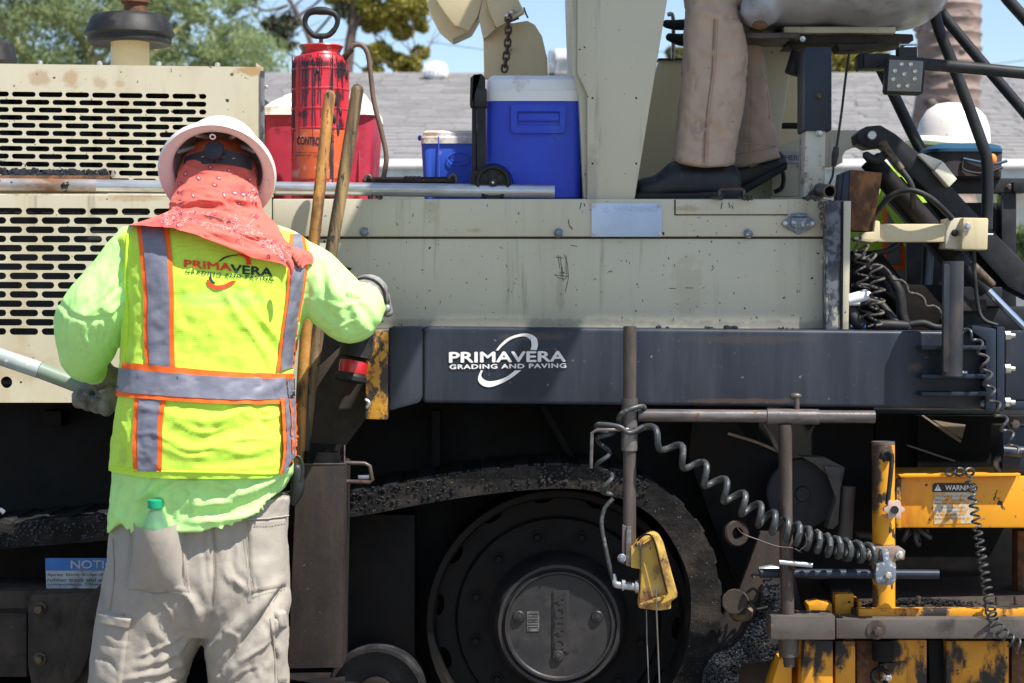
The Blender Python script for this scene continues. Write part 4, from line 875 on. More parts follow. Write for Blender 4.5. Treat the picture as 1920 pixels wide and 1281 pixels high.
# ---- dark underbody and running gear
bx('chassis_side', -250, 700, 1640, 1570, .34, 1.7, m_black, PV, .01)
bx('chassis_rear', 1640, 775, 2100, 1180, .36, 1.7, m_black, PV, .01)
bx('chassis_rib', 808, 770, 826, 940, .26, .34, m_black, PV, .004)
pr('chassis_brace', [(1010, 760), (1024, 760), (1080, 860), (1066, 864)], .24, .34, m_black, PV, .004)
bx('battery_tray', 80, 770, 115, 800, .25, .34, m_black, PV, .004)
Yt0, Yt1 = -.06, .30
top_o = [(-300, 1012), (0, 985), (300, 960), (640, 925), (800, 898), (930, 880), (1060, 873), (1170, 887), (1260, 930), (1325, 1010), (1350, 1110), (1345, 1210), (1310, 1310), (1240, 1390), (1120, 1450), (900, 1520), (650, 1572), (-300, 1574)]
top_i = [(-300, 1535), (640, 1535), (880, 1490), (1090, 1410), (1200, 1350), (1262, 1280), (1290, 1200), (1295, 1110), (1275, 1040), (1225, 970), (1150, 930), (1060, 916), (930, 925), (800, 944), (640, 972), (300, 1005), (0, 1030), (-300, 1058)]
A, B = cr(top_o, 8), cr(top_i[::-1], 8)
def band(A, B, Y0, Y1):
    n = len(A); B = np.stack([np.interp(np.linspace(0, 1, n), np.linspace(0, 1, len(B)), B[:, k]) for k in (0, 1)], 1); vs = []
    for a, b in zip(A, B): p, q = P(*a, Y0), P(*b, Y0); vs += [p, q, Vector((q.x, Y1, q.z)), Vector((p.x, Y1, p.z))]
    fs = [(4*i+k, 4*i+(k+1) % 4, 4*i+4+(k+1) % 4, 4*i+4+k) for i in range(n-1) for k in range(4)]+[(0, 1, 2, 3), tuple(4*(n-1)+k for k in (3, 2, 1, 0))]
    return vs, fs, B
vs, fs, B2 = band(A, B, Yt0, Yt1)
trk = link('rubber_track', fixn(mesh(vs, fs)), m_dust, PV, smooth=30)
# tread lugs on the outside
dl = np.cumsum([0]+[math.hypot(*(A[i]-A[i-1])) for i in range(1, len(A))])
for k in range(int(dl[-1]/62)):
    d_ = 30+k*62; x, y = np.interp(d_, dl, A[:, 0]), np.interp(d_, dl, A[:, 1]); x2, y2 = np.interp(d_+30, dl, A[:, 0]), np.interp(d_+30, dl, A[:, 1])
    tx, ty = (x2-x)/30, (y2-y)/30; nx, ny = ty, -tx
    if y2 > 1285 or x2 < -60: continue
    link('tread_lug', prism([(x, y), (x+nx*4+tx*3, y+ny*4+ty*3), (x2+nx*4-tx*3, y2+ny*4-ty*3), (x2, y2)][::-1], Yt0+.004, Yt1-.004, 0), m_rub, trk, smooth=None)
out = []
for _ in range(2600):                        # loose asphalt on the track's upper face and edge
    d_ = gs.uniform(0, dl[60]); x, y = np.interp(d_, dl, A[:, 0]), np.interp(d_, dl, A[:, 1])
    if x < -40 or y > 1200: continue
    f = gs.random()**2; yy_ = y+f*46-5
    if gs.random() > (.25+.75*(mnoise.noise(Vector((x*.012, 0, 3)))+.5)): continue
    Yq = gs.uniform(Yt0-.004, Yt0+.003) if f > .14 else gs.uniform(Yt0-.003, Yt0+.1)
    r = gs.uniform(.0018, .0055); out.append(ellip(P(x, yy_ if f > .14 else y-2, Yq), (r, r*gs.uniform(.6, 1), r*gs.uniform(.6, 1)), 5, 4))
link('caked_asphalt', mesh(*join(*out)), m_gran, trk, kind='stuff', smooth=None)

WX, WY = 1046, 1156; WS = .19
wh = link('drive_wheel', plate(circ(WX, WY, 240, 96), [circ(WX, WY, 130, 64)]+[[(WX+(225+dr*math.cos(t))*math.cos(a+.115*math.sin(t)*.8), WY+(225+dr*math.cos(t))*math.sin(a+.115*math.sin(t)*.8)) for t in np.linspace(0, 2*PI, 17)[:-1]] for k in range(14) for a in [2*PI*k/14+.1] for dr in [11]], -.035+WS, .03), m_black, PV, smooth=40)
cw = P(WX, WY, WS); s0 = S(WS)
lat('wheel_rim', cw, (0, -1, 0), [(.330, -.16), (.342, -.1), (.345, .085), (.340, .098), (.325, .098), (.318, .07), (.318, -.16)], m_black, wh, 96)
lat('wheel_dish', cw, (0, -1, 0), [(.318, -.03), (.30, -.05), (.285, -.06), (.01, -.06)], m_black, wh, 64)
lat('wheel_disc', cw, (0, -1, 0), [(.262, .034), (.268, .042), (.262, .05), (.20, .052), (.01, .052)], m_black, wh, 64)
for k in range(12):
    a = 2*PI*k/12+.25; c = cw+Vector((math.cos(a), 0, math.sin(a)))*.222; link('wheel_nut', fixn(mesh(*join(lathe(c+Vector((0, -.052, 0)), (0, -1, 0), [(.017, 0), (.017, .005)], 14), lathe(c+Vector((0, -.055, 0)), (0, -1, 0), [(.011, 0), (.011, .014), (.008, .016)], 6)))), m_black, wh, smooth=25)
m_hub = mat('dusty_hub_paint', (.020, .0195, .022), .42, var=.15, layers=[((.046, .038, .034), .28, 7, U, .2, .7), ((.012, .012, .013), .2, 30, U, .1)], bump=.2, bs=90)
hub = lat('wheel_hub', cw, (0, -1, 0), [(0.1810, .05), (0.1792, .075), (0.1701, .09), (0.1629, .14), (0.1557, .150), (0.1475, .150), (0.1448, .146), (0.1448, .143)], m_hub, PV, 96)
lat('hub_cap', cw, (0, -1, 0), [(0.1430, .13), (0.1421, .152), (0.1385, .158), (0.1339, .158), (0.1321, .151), (0.1294, .149), (.01, .149)], m_hub, hub, 96)
Yh = -.149+WS
for a in (180, 0, 90):
    c = P(WX+.092/s0*math.cos(math.radians(a))*1.12, WY+.092/s0*math.sin(math.radians(a))*1.12, Yh)
    link('hub_lug', fixn(mesh(*join(lathe(c, (0, -1, 0), [(.016, 0), (.015, .006), (.013, .008)], 20), lathe(c, (0, -1, 0), [(.007, .008), (.007, .011), (.004, .012)], 16)))), m_hub, hub)
kx, ky = WX-1047, 0
pr('badge_frame', [(1031+5, 1108), (1063+5, 1106), (1065+3, 1224), (1035, 1226)], Yh-.0035, Yh, m_hub, hub, .0015)
pr('badge_field', [(1039, 1111), (1062, 1110), (1063, 1221), (1038, 1222)], Yh-.0055, Yh-.0036, m_hub, hub, 0)
a_, f_ = textmesh('VOLVO', .02, 1.05)
vs_ = []
for dep in (0, .004):
    for u, v_ in a_: q = (1041+20*v_, 1115+102*u); w_ = P(q[0], q[1], Yh-.0055-dep); vs_.append(w_)
n_ = len(a_); ff = [tuple(i+n_ for i in f) for f in f_]
link('badge_letters', fixn(mesh(vs_[n_:]+vs_[:n_], [tuple(i for i in f) for f in f_])), m_hub, hub, smooth=None)
tg = bx('data_tag', 988, 1147, 1011, 1184, Yh-.002, Yh, m_tag, hub, 0)
for k in range(6): bx('tag_print', 990, 1151+5*k, 1009, 1153+5*k, Yh-.0026, Yh-.0021, m_blackink, hub, 0, smooth=None)
# small wheel and frame at lower left
def small_wheel(cx, cy, r):
    c = P(cx, cy, .1); w = lat('bogie_wheel', c, (0, -1, 0), [(r*s0, -.12), (r*s0, .04), (r*s0*.97, .055), (r*s0*.90, .055), (r*s0*.87, .03), (r*s0*.4, .02), (.01, .02)], m_rub, PV, 64)
    lat('wheel_boss', c, (0, -1, 0), [(.05, .02), (.045, .06), (.01, .065)], m_black, w, 32)
small_wheel(707, 1300, 92); small_wheel(330, 1370, 90)
bx('side_panel', 640, 965, 778, 1285, .14, .24, m_black, PV, .004)
for x in (700, 735, 770): bolt(x, 1262, .1, 5, m_black)
bx('frame_rail', -200, 1108, 190, 1148, -.14, .1, m_dkbrown, PV, .004)
q = pr('frame_plate', [(52, 1130), (58, 1115), (205, 1110), (228, 1290), (60, 1290), (52, 1250)], -.155, -.135, m_dkbrown, PV, .004)
pr('frame_gusset', [(150, 1130), (205, 1082), (215, 1110), (150, 1270), (128, 1290), (112, 1290)], -.19, -.156, m_dkbrown, PV, .004)
bx('frame_box', -200, 1148, 50, 1270, -.13, .1, m_dkbrown, PV, .004)
bx('frame_slot', -200, 1141, 52, 1147, -.141, .1, m_black, PV, 0)
for x, y in ((76, 1141), (76, 1235), (190, 1139)): bolt(x, y, -.1565, 9, m_brass if x < 100 else m_bolt, h=.022)
for x in (4, 24, 42): lat('bolt_hole', P(x, 1234, -.131), (0, 1, 0), [(.007, 0), (.007, .0005)], m_seam, PV, 12)
bx('lower_frame', -200, 1285, 640, 1500, -.05, .3, m_black, PV, .004)
tb('stray_fitting', [(-12, 955, -.2), (3, 957, -.2), (8, 962, -.2)], .006, m_galv, PV)
nt_ = link('notice_sign', prism([(85, 1047), (300, 1047), (300, 1109), (87, 1109)], -.1, -.097, 0), m_nwhite, PV, smooth=None)
bx('sign_header', 85, 1047, 300, 1070, -.1012, -.1003, m_notice, nt_, 0, smooth=None)
text('sign_print', 'NOTICE', (133, 1051), (228, 1051), (133, 1066), -.1024, m_nwhite, nt_, fat=.6)
for k, s_ in enumerate(['Spray Slow-Kote daily onto all', 'rubber track and all other track', 'components. Dilute Slow-Kote', 'at least a ratio of 10:1']):
    text('sign_print', s_, (89, 1075+9*k), ([255, 262, 250, 148][k], 1075+9*k), (89, 1081.5+9*k), -.1012, m_blackink, nt_)
# tool holder box
bxx = root  # (kept inside the paver: it is bolted to it)
th = link('tool_holder', prism([(556, 872), (646, 871), (640, 1252), (540, 1254)], -.27, -.262, .002), m_holder, PV)
m_tool = m_holder
pr('holder_side', [(640, 868), (647, 871), (641, 1252), (634, 1252)], -.2615, -.10, m_holder, th, .001)
pr('holder_back', [(548, 830), (648, 834), (646, 1250), (548, 1250)], -.10, -.092, m_black, th, .002)
openpipe('holder_tube', P(596, 990, -.18), P(604, 846, -.18), .044, m_black, th, .07)
tb('holder_rim', [(556, 871, -.27), (646, 870, -.27), (646, 834, -.10)], .0022, m_pipe, th)
tb('holder_handle', [(646, 868, -.2), (684, 869, -.2), (693, 874, -.2), (698, 900, -.2), (694, 904, -.2), (646, 903, -.2)], .0052, m_pipe, th)
bx('reflector_chip', 671, 891, 692, 899, -.19, -.185, m_galv, th, .001)
# red lamp by the elbow
lm = lat('signal_lamp', P(668, 655, -.17), (-.15, -.1, -1), [(.036, -.04), (.04, .0), (.04, .02)], m_rub, PV, 28)
lat('lamp_lens', P(664, 677, -.172), (-.15, -.1, -1), [(.034, .0), (.036, .01), (.034, .03), (.03, .034)], m_redl, lm, 28)
lat('lamp_base', P(658, 703, -.175), (-.15, -.1, -1), [(.036, -.003), (.041, .004), (.041, .014), (.02, .02)], m_rub, lm, 28)
# ---- sensor mast
Ym = -.30
tb('mast_tube', [(1181, 612, Ym), (1180, 1030, Ym)], .0158, m_pipe, PV, 24)
lat('mast_mouth', P(1181, 611.5, Ym), (0, 0, 1), [(.012, 0), (.012, .0005)], m_seam, PV, 20)
tb('mast_collar', [(1180.5, 747, Ym), (1180, 845, Ym)], .0198, m_pipeg, PV, 24)
tb('mast_crossbar', [(1196, 779, Ym), (1640, 782, Ym)], .0152, m_pipeg, PV, 24)
tb('crossbar_sleeve', [(1438, 781, Ym), (1535, 782, Ym)], .0185, m_pipeg, PV, 24)
lat('crossbar_mouth', P(1640.3, 782, Ym), (1, 0, 0), [(.012, 0), (.012, .0005)], m_seam, PV, 20)
tb('drop_tube', [(1472, 796, Ym), (1473, 960, Ym), (1477, 1165, Ym)], .0162, m_pipe, PV, 24)
for x, y in ((1320, 786), (1368, 786), (1418, 786)): lat('bolt_hole', P(x, y, Ym-.0146), (0, 1, 0), [(.0025, 0), (.0025, .001)], m_seam, PV, 8)
for y in (845, 880, 925, 952): lat('bolt_hole', P(1472, y, Ym-.0162), (0, 1, 0), [(.0025, 0), (.0025, .001)], m_seam, PV, 8)
tb('thumb_screw', [(1494, 768, Ym), (1494, 745, Ym)], .0065, m_pipe, PV); link('thumb_screw_head', mesh(*ellip(P(1492, 743, Ym), (.015, .008, .008), 14, 8)), m_pipe, PV)
tb('latch_lever', [(1178, 805, Ym-.02), (1150, 806, Ym-.03), (1120, 806, Ym-.03), (1110, 812, Ym-.03), (1108, 878, Ym-.03)], .0043, m_pipeg, PV)
tb('cord_wrap', [(1160, 800, Ym), (1162, 780, Ym-.03), (1180, 768, Ym-.035), (1204, 762, Ym-.02), (1206, 770, Ym), (1180, 792, Ym+.03)], .0062, m_cord, PV, sm=7)
TP['coil_cordlong coiled cord'] = [0, .055, .12, .19, .27, .37, .50, .68, .86, 1.0]
coil('coil_cord', [(1195, 800, -.33), (1225, 816, -.33), (1300, 872, -.34), (1370, 928, -.34), (1440, 975, -.34), (1520, 1012, -.34), (1575, 1028, -.33), (1640, 1040, -.30)], 16, [.014, .019, .021, .022, .023, .023, .021, .020], .0080, m_cord, label='long coiled cord', ph=-1.0, n=10)
coil('coil_cord', [(1140, 800, -.30), (1132, 830, -.30), (1130, 860, -.30), (1136, 900, -.30), (1148, 935, -.30)], 3.0, .017, .0055, m_cord, label='short coiled cord beside the mast', ph=1, n=10)
tb('sensor_cord', [(1150, 935, -.30), (1133, 955, -.30), (1128, 985, -.30), (1136, 1030, -.31), (1146, 1075, -.31), (1151, 1088, -.31)], .0052, m_cord, PV, sm=6)
tb('cord_top', [(1205, 800, -.32), (1180, 812, -.33), (1160, 800, -.33), (1122, 796, -.32), (1120, 806, -.3), (1140, 812, -.3)], .0058, m_cord, PV, sm=6)
# sensor
sx = pr('slope_sensor', z8([(330, 262), (372, 230), (470, 165), (505, 160), (548, 178), (575, 230), (680, 610), (678, 640), (632, 670), (632, 728), (540, 740), (390, 722), (410, 430), (330, 420)]), -.33, -.27, m_ybox, PV, .005)
pr('sensor_cover', z8([(420, 235), (500, 172), (545, 182), (572, 232), (676, 612), (668, 640), (560, 690), (555, 680), (610, 610), (520, 250), (490, 200), (425, 245)]), -.350, -.331, m_ybox, sx, .003)
pr('sensor_lip', z8([(400, 690), (618, 610), (622, 628), (560, 665), (405, 706)]), -.345, -.331, m_ybox, sx, .003)
pr('sensor_fin', z8([(385, 240), (400, 235), (415, 280), (412, 430), (400, 430), (400, 290)]), -.345, -.331, m_pipe, sx, .002)
tb('sensor_strap', [(*z8([(380, 215)])[0], -.335), (*z8([(440, 170)])[0], -.345), (*z8([(500, 205)])[0], -.352), (*z8([(560, 440)])[0], -.352), (*z8([(600, 600)])[0], -.352)], .0022, m_black, sx, sm=5)
pr('mast_bracket', z8([(300, 108), (335, 108), (330, 400), (320, 412), (292, 400), (296, 200)]), -.325, -.31, m_pipeg, PV, .003)
pr('bracket_side_plate', z8([(266, 95), (300, 108), (296, 395), (262, 390)]), -.32, -.305, m_pipe, PV, .003)  # left flank of the mast bracket, in darker brown steel
bolt(*z8([(262, 345)])[0], -.322, 6, m_bluebolt, h=.012)
tb('cord_elbow', [(1151, 1076, -.31), (1152, 1090, -.31), (1156, 1096, -.31), (1168, 1098, -.31)], [.004, .007, .009, .009], m_galv, PV, sm=4)
tb('cord_nut', [(1166, 1097, -.31), (1171, 1097, -.31), (1172, 1098, -.31), (1190, 1100, -.31), (1191, 1100, -.31), (1197, 1100, -.31)], [.014, .014, .010, .010, .016, .016], m_galv, PV, 14, smooth=20)
tb('feeler_wire', [(1212, 1143, -.30), (1213, 1200, -.30), (1217, 1300, -.30)], .0014, m_cable, PV, 6)
tb('feeler_wire', [(1230, 1105, -.352), (1231, 1150, -.34), (1234, 1220, -.32), (1237, 1300, -.31)], .0018, m_cable, PV, 6)
# auger cover disc, housing, brackets
pr('conveyor_guard', z6([(-250, -90), (-100, -60), (0, 110), (60, 135), (300, 245), (470, 240), (470, 330), (300, 800), (-60, 800), (-280, 200)]), .16, .2, m_black, PV, .004)
lat('auger_drive_disc', P(1503, 925, .08), (0, -1, 0), [(.088, -.05), (.092, 0), (.092, .012), (.088, .015), (.02, .015), (.018, .024), (.001, .024)], m_mattblack, PV, 48)
pr('drive_housing', z6([(260, 195), (380, 200), (472, 248), (455, 335), (415, 540), (380, 540), (440, 330), (330, 235)]), .03, .10, m_bar, PV, .003)
pr('housing_plate', z6([(370, 238), (458, 248), (440, 520), (412, 545), (385, 540), (430, 400)]), .015, .03, m_bar, PV, .003)
tb('housing_pipe', [(1590, 912, .04), (1584, 1010, .04)], .019, m_bar, PV, 20)
tb('guard_edge', [(1365, 813, .15), (1420, 830, .15), (1470, 852, .15), (1505, 868, .15)], .004, m_dtan, PV, sm=4)
tb('drain_pipe', [(1432, 795, .0), (1446, 818, .0), (1460, 848, .0)], .006, m_pipe, PV)
lat('spout_ring', P(1375, 1000, .0), (.4, -1, .1), [(.032, 0), (.034, .02), (.03, .024), (.016, .024), (.014, .0)], m_holder, PV, 28)
tb('tie_wire', [*[(x, y, -.36) for x, y in z8([(1118, 92), (1135, 130), (1180, 170), (1290, 210), (1370, 240), (1450, 262), (1540, 270), (1600, 300)])], (1500, 1032, -.37), (1512, 1020, -.37), (1510, 1000, -.37)], .0012, m_pipe, PV, sm=4)
# mould board, plunger lamp and asphalt heap
pr('end_gate_plate', z8([(1300, 150), (1500, 150), (1640, 900), (1420, 1420), (780, 1420), (930, 950), (1010, 800), (1120, 640)]), -.05, -.02, m_holder, PV, .004)
lat('beacon_head', P(1377, 1128, -.16), (-.35, -1, .22), [(.029, -.055), (.031, -.01), (.031, .0), (.024, .001), (.001, .0)], m_brass, PV, 32)
lat('beacon_face', P(1377, 1128, -.162), (-.35, -1, .22), [(.0285, .001), (.0285, .003), (.001, .003)], m_dkbrown, PV, 32)
lat('beacon_skirt', P(1392, 1150, -.12), (-.2, -.3, 1), [(.027, -.01), (.033, .0), (.033, .012), (.026, .02)], m_brass, PV, 28)
tb('beacon_wire', [(1400, 1112, -.17), (1412, 1104, -.18), (1420, 1112, -.18), (1416, 1126, -.17), (1404, 1130, -.16), (1418, 1142, -.16), (1440, 1138, -.16)], .0032, m_rub, PV, sm=6)
coil('coil_cord', [(1428, 1110, -.12), (1440, 1085, -.12), (1425, 1070, -.12), (1415, 1085, -.12)], 4, .010, .003, m_cordl, label='dusty coiled cord')
tb('marker_light', [(1424, 1072, -.2), (1447, 1068, -.2), (1460, 1067, -.2)], [.012, .012, .006], m_galv, PV)
def heap():
    out = []; g = random.Random(9)
    bnd = [(x, y) for x, y in z8([(1330, 560), (1440, 540), (1440, 780), (1370, 790), (1360, 990), (1450, 975), (1440, 1110), (1150, 1130), (1110, 1400), (860, 1400), (880, 1180), (960, 1060), (1100, 1020), (1180, 930), (1230, 830), (1290, 760)])]
    def inside(x, y):
        c = False; n = len(bnd)
        for i in range(n):
            (x1, y1), (x2, y2) = bnd[i], bnd[i-1]
            if (y1 > y) != (y2 > y) and x < (x2-x1)*(y-y1)/(y2-y1)+x1: c = not c
        return c
    while len(out) < 3800:
        x, y = g.uniform(1310, 1470), g.uniform(1090, 1315)
        if not inside(x, y): continue
        r = g.uniform(.0018, .0048); Yq = -.13+mnoise.noise(Vector((x*.03, y*.03, 0)))*.03+g.uniform(-.012, .012)
        out.append(ellip(P(x, y, Yq), (r, r*.8, r*g.uniform(.7, 1)), 5, 4))
    link('spilled_asphalt', mesh(*join(*out)), m_gran, kind='stuff', label='glossy black asphalt mix heaped between track and screed', smooth=None)
    vs, fs = [], []
    pr('asphalt_core', bnd, -.11, -.04, m_gran, PV, 0, kind='stuff')
heap()

# ---- yellow screed
Ys = -.20
tb('screed_post', [(1656, 829, Ys), (1657, 1030, Ys), (1657, 1146, Ys)], .0275, m_post, PV, 32)
tb('screed_post_cap', [(1656, 828, Ys), (1656, 833, Ys)], .0282, m_pipeg, PV, 32)
tb('crank_handle', [(1661, 850, Ys-.04), (1670, 850, Ys-.05), (1672, 862, Ys-.05), (1669, 900, Ys-.05), (1664, 946, Ys-.05)], .0058, m_rub, PV, sm=5)
lat('crank_hub', P(1660, 853, Ys-.02), (0, -1, 0), [(.014, 0), (.014, .018), (.01, .022), (.001, .022)], m_rub, PV, 20)
kn = [(1677+(17+2.6*math.cos(6*t))*math.cos(t), 956+(17+2.6*math.cos(6*t))*math.sin(t)) for t in np.linspace(0, 2*PI, 61)[:-1]]
q = pr('adjuster_knob', kn, Ys-.06, Ys-.04, m_pink, PV, .003); lat('knob_boss', P(1677, 956, Ys-.06), (0, -1, 0), [(.0095, 0), (.0095, .006), (.001, .006)], m_rub, q, 20)
tb('knob_stem', [(1677, 956, Ys-.04), (1677, 956, Ys+.02)], .008, m_pipe, PV)
pr('screed_wall', [(1681, 900), (1700, 894), (2100, 892), (2100, 990), (1681, 990)], -.12, .15, m_yel, PV, .005)
pr('wall_lip', [(1684, 890), (1914, 888), (1914, 893), (1690, 896)], -.15, -.10, m_yel, PV, .002)
pr('wall_web', [(1680, 902), (1690, 896), (1690, 990), (1680, 990)], -.14, -.12, m_yelw, PV, .002)
ws = pr('warning_sticker', z6([(892, 330), (905, 322), (1095, 322), (1108, 345), (1100, 365), (892, 365)]), -.1222, -.1205, m_blackink, PV, 0)
text('sticker_print', 'WARNING', z6([(952, 332)])[0], z6([(1100, 332)])[0], z6([(952, 357)])[0], -.1232, m_whiteink, ws, bold=.01)
poly('sticker_symbol', z6([(900, 359), (917, 328), (934, 359)]), -.1232, m_whiteink, ws)
poly('sticker_symbol', z6([(915, 352), (915.5, 336), (918.5, 336), (919, 352)]), -.124, m_blackink, ws)
gs2 = random.Random(8)
m_peel = mat('peeled_sticker', (.50, .46, .36), .6, layers=[((.60, .27, .03), .42, 60, U, .03)])
pr('peeled_sticker', z6([(895, 366), (1095, 366), (1090, 470), (1080, 515), (900, 520), (898, 480), (892, 440)]), -.1212, -.1203, m_peel, ws, 0)
for k in range(7):
    x = 900+gs2.uniform(0, 30); text('sticker_print', ['Moving parts can crush', 'and cut.', 'Keep clear of screed', 'extension when machine', 'is in operation.', 'Read operators manual', 'before working here.'][k], z6([(x, 380+18*k)])[0], z6([(x+gs2.uniform(110, 150), 380+18*k)])[0], z6([(x, 389+18*k)])[0], -.1222, m_pipe, ws)
# clamp and rods
tb('cross_rod', [(1425, 1075, -.27), (1760, 1077, -.27)], .0112, m_navy, PV, 24)
pr('rod_clamp', z6([(565, 640), (578, 630), (742, 632), (762, 648), (757, 690), (700, 696), (690, 702), (625, 702), (612, 694), (565, 690)]), -.26, -.22, m_galvr, PV, .004)
pr('clamp_yoke', z6([(645, 640), (680, 640), (690, 700), (718, 710), (718, 790), (700, 812), (630, 812), (618, 790), (620, 712), (655, 700)]), -.30, -.262, m_bluebolt, PV, .005)
for x, y in z6([(595, 665), (733, 668)]): bolt(x, y, -.261, 5.5, m_bolt, h=.014)
bolt(*z6([(676, 762)])[0], -.301, 7, m_bolt, h=.012, washer=False)
tb('t_bar', [(1461, 1054, -.345), (1523, 1060, -.345)], .0062, m_galv, PV); tb('t_bar_stem', [(1485, 1057, -.345), (1487, 1068, -.32)], .006, m_pipe, PV)
# deck with debris, bars and lower boxes
pr('screed_deck', [(1600, 1142), (2100, 1130), (2100, 1160), (1600, 1160)], -.20, .3, m_dkbrown, PV, .003)
pr('deck_edge', [(1610, 1142), (1620, 1142), (2100, 1143), (2100, 1158), (1610, 1158)], -.235, -.201, m_yeltar, PV, .003)
out = []; g = random.Random(4)
for _ in range(700):
    x = g.gauss(1730, 60); r = g.uniform(.002, .0055); out.append(ellip(P(x, 1132+g.uniform(-4, 6)-6*math.exp(-((x-1720)/60)**2), g.uniform(-.20, -.05)), (r, r, r*.8), 5, 4))
link('deck_crumbs', mesh(*join(*out)), m_gran, PV, kind='stuff', smooth=None)
for x in (1722, 1870, 1905): tb('deck_stud', [(x, 1132, -.19), (x, 1118, -.19)], .006, m_pipe, PV, 10)
bar = bx('screed_bar', 1568, 1161, 2100, 1198, -.28, -.20, m_bar, PV, .003)
bx('bar_end', 1445, 1155, 1566, 1200, -.33, -.24, m_bar, PV, .004)
lat('bar_washer', P(1643, 1181, -.281), (0, -1, 0), [(.023, 0), (.023, .003)], m_pipe, PV, 24); bolt(1643, 1182, -.283, 9, m_pipe, h=.02, washer=False)
tb('drop_foot', [(1478, 1195, -.29), (1479, 1230, -.29), (1479, 1231, -.29), (1480, 1250, -.29)], [.024, .024, .015, .013], m_pipe, PV, 16)
pr('lower_box', [(1508, 1200), (1562, 1202), (1562, 1300), (1500, 1300)], -.24, -.05, m_yeltar, PV, .004)
pr('lower_box', [(1566, 1202), (1604, 1202), (1604, 1300), (1566, 1300)], -.22, -.05, m_yeltar, PV, .004)
pr('lower_box', [(1672, 1200), (1738, 1200), (1738, 1300), (1672, 1300)], -.20, -.05, m_yeltar, PV, .004)
pr('lower_box', [(1774, 1202), (1892, 1202), (1892, 1300), (1774, 1300)], -.20, -.05, m_yeltar, PV, .004)
pr('lower_box', [(1897, 1202), (2100, 1202), (2100, 1300), (1897, 1300)], -.19, -.05, m_rust, PV, .004)
pr('tar_strip', [(1740, 1200), (1772, 1200), (1768, 1300), (1744, 1300)], -.17, -.10, m_black, PV, .003)
pr('lower_box', [(1606, 1202), (1670, 1202), (1670, 1300), (1606, 1300)], -.185, -.05, m_rust, PV, .004)
pr('lower_box', [(1650, 1245), (1700, 1240), (1700, 1300), (1650, 1300)], -.21, -.18, m_yeltar, PV, .003)
pr('lower_web', [(1600, 1200), (1780, 1200), (1780, 1400), (1600, 1400)], -.12, -.05, m_rust, PV, .003)
pr('wedge_plate', [(1462, 1235), (1485, 1235), (1485, 1300), (1442, 1300)], -.20, -.1, m_yel, PV, .003)
tb('hinge_barrel', [(1655, 1200, -.22), (1655, 1238, -.22)], .025, m_black, PV, 20)
link('tow_shackle', mesh(*tubev([P(1650+15*math.cos(t), 1268+14*math.sin(t), -.24) for t in np.linspace(0, 2*PI, 18)[:-1]], .006, 8, closed=True)), m_black, PV)
bolt(1664, 1271, -.24, 6, m_bolt)
tb('upper_box', [(1516, 1148, -.15), (1558, 1148, -.15)], .001, m_yel, PV)
pr('upper_bracket', z6([(425, 855), (515, 852), (515, 970), (425, 970)]), -.17, -.1, m_yelw, PV, .004)
pr('upper_bracket', z6([(295, 905), (345, 893), (410, 900), (412, 955), (300, 945)]), -.17, -.1, m_yelw, PV, .004)
pr('upper_bracket', z6([(538, 890), (553, 890), (556, 930), (760, 940), (800, 968), (538, 970)]), -.19, -.1, m_yeltar, PV, .003)
coil('coil_cord', [(1815, 893, -.19), (1826, 950, -.19), (1835, 1010, -.20), (1845, 1070, -.22), (1855, 1130, -.26), (1862, 1160, -.30), (1888, 1195, -.30), (1940, 1230, -.30)], 26, [.008, .010, .010, .011, .011, .012, .014, .016], .0030, m_cord, label='thin coiled cord over the yellow wall')
link('cord_curls', mesh(*join(*[tubev([P(x+8*math.cos(t), 885+7*math.sin(t), -.16+.004*t) for t in np.linspace(0, 2*PI, 14)], .0033, 7) for x in (1781, 1799, 1818)])), m_cord, PV)
coil('coil_cord', [(1688, 995, -.08), (1715, 1010, -.08), (1740, 995, -.08)], 3, .018, .0055, m_cord, label='thick cord loops under the yellow wall')
pr('light_sliver', z10([(380, 768), (395, 765), (470, 815), (635, 915), (695, 965), (688, 985), (600, 930)]), .2, .21, m_dtan, PV, 0)
pr('light_gusset', z10([(470, 803), (640, 830), (728, 840), (700, 950), (620, 905), (540, 850)]), .2, .21, m_dtan, PV, 0)
pr('light_strip', z10([(262, 998), (560, 1095), (645, 1125), (640, 1136), (540, 1105), (262, 1010)]), .2, .21, m_dtan, PV, 0)
bx('right_bracket', 1880, 800, 2000, 880, -.12, .0, m_navy, PV, .004); bolt(1900, 795, -.13, 9, m_pipe, h=.02)
tb('elbow_pipe', [(1875, 890, -.1), (1868, 868, -.1), (1880, 860, -.1), (1925, 862, -.1)], .009, m_pipeg, PV, sm=5)
tb('elbow_pipe', [(1880, 845, -.14), (1925, 848, -.14)], .014, m_navy, PV)
bx('far_yellow_post', 1908, 996, 2000, 1130, .02, .08, m_rust, PV, .003)
bx('gravity_plate', 1720, 780, 1960, 880, .26, .30, m_black, PV)

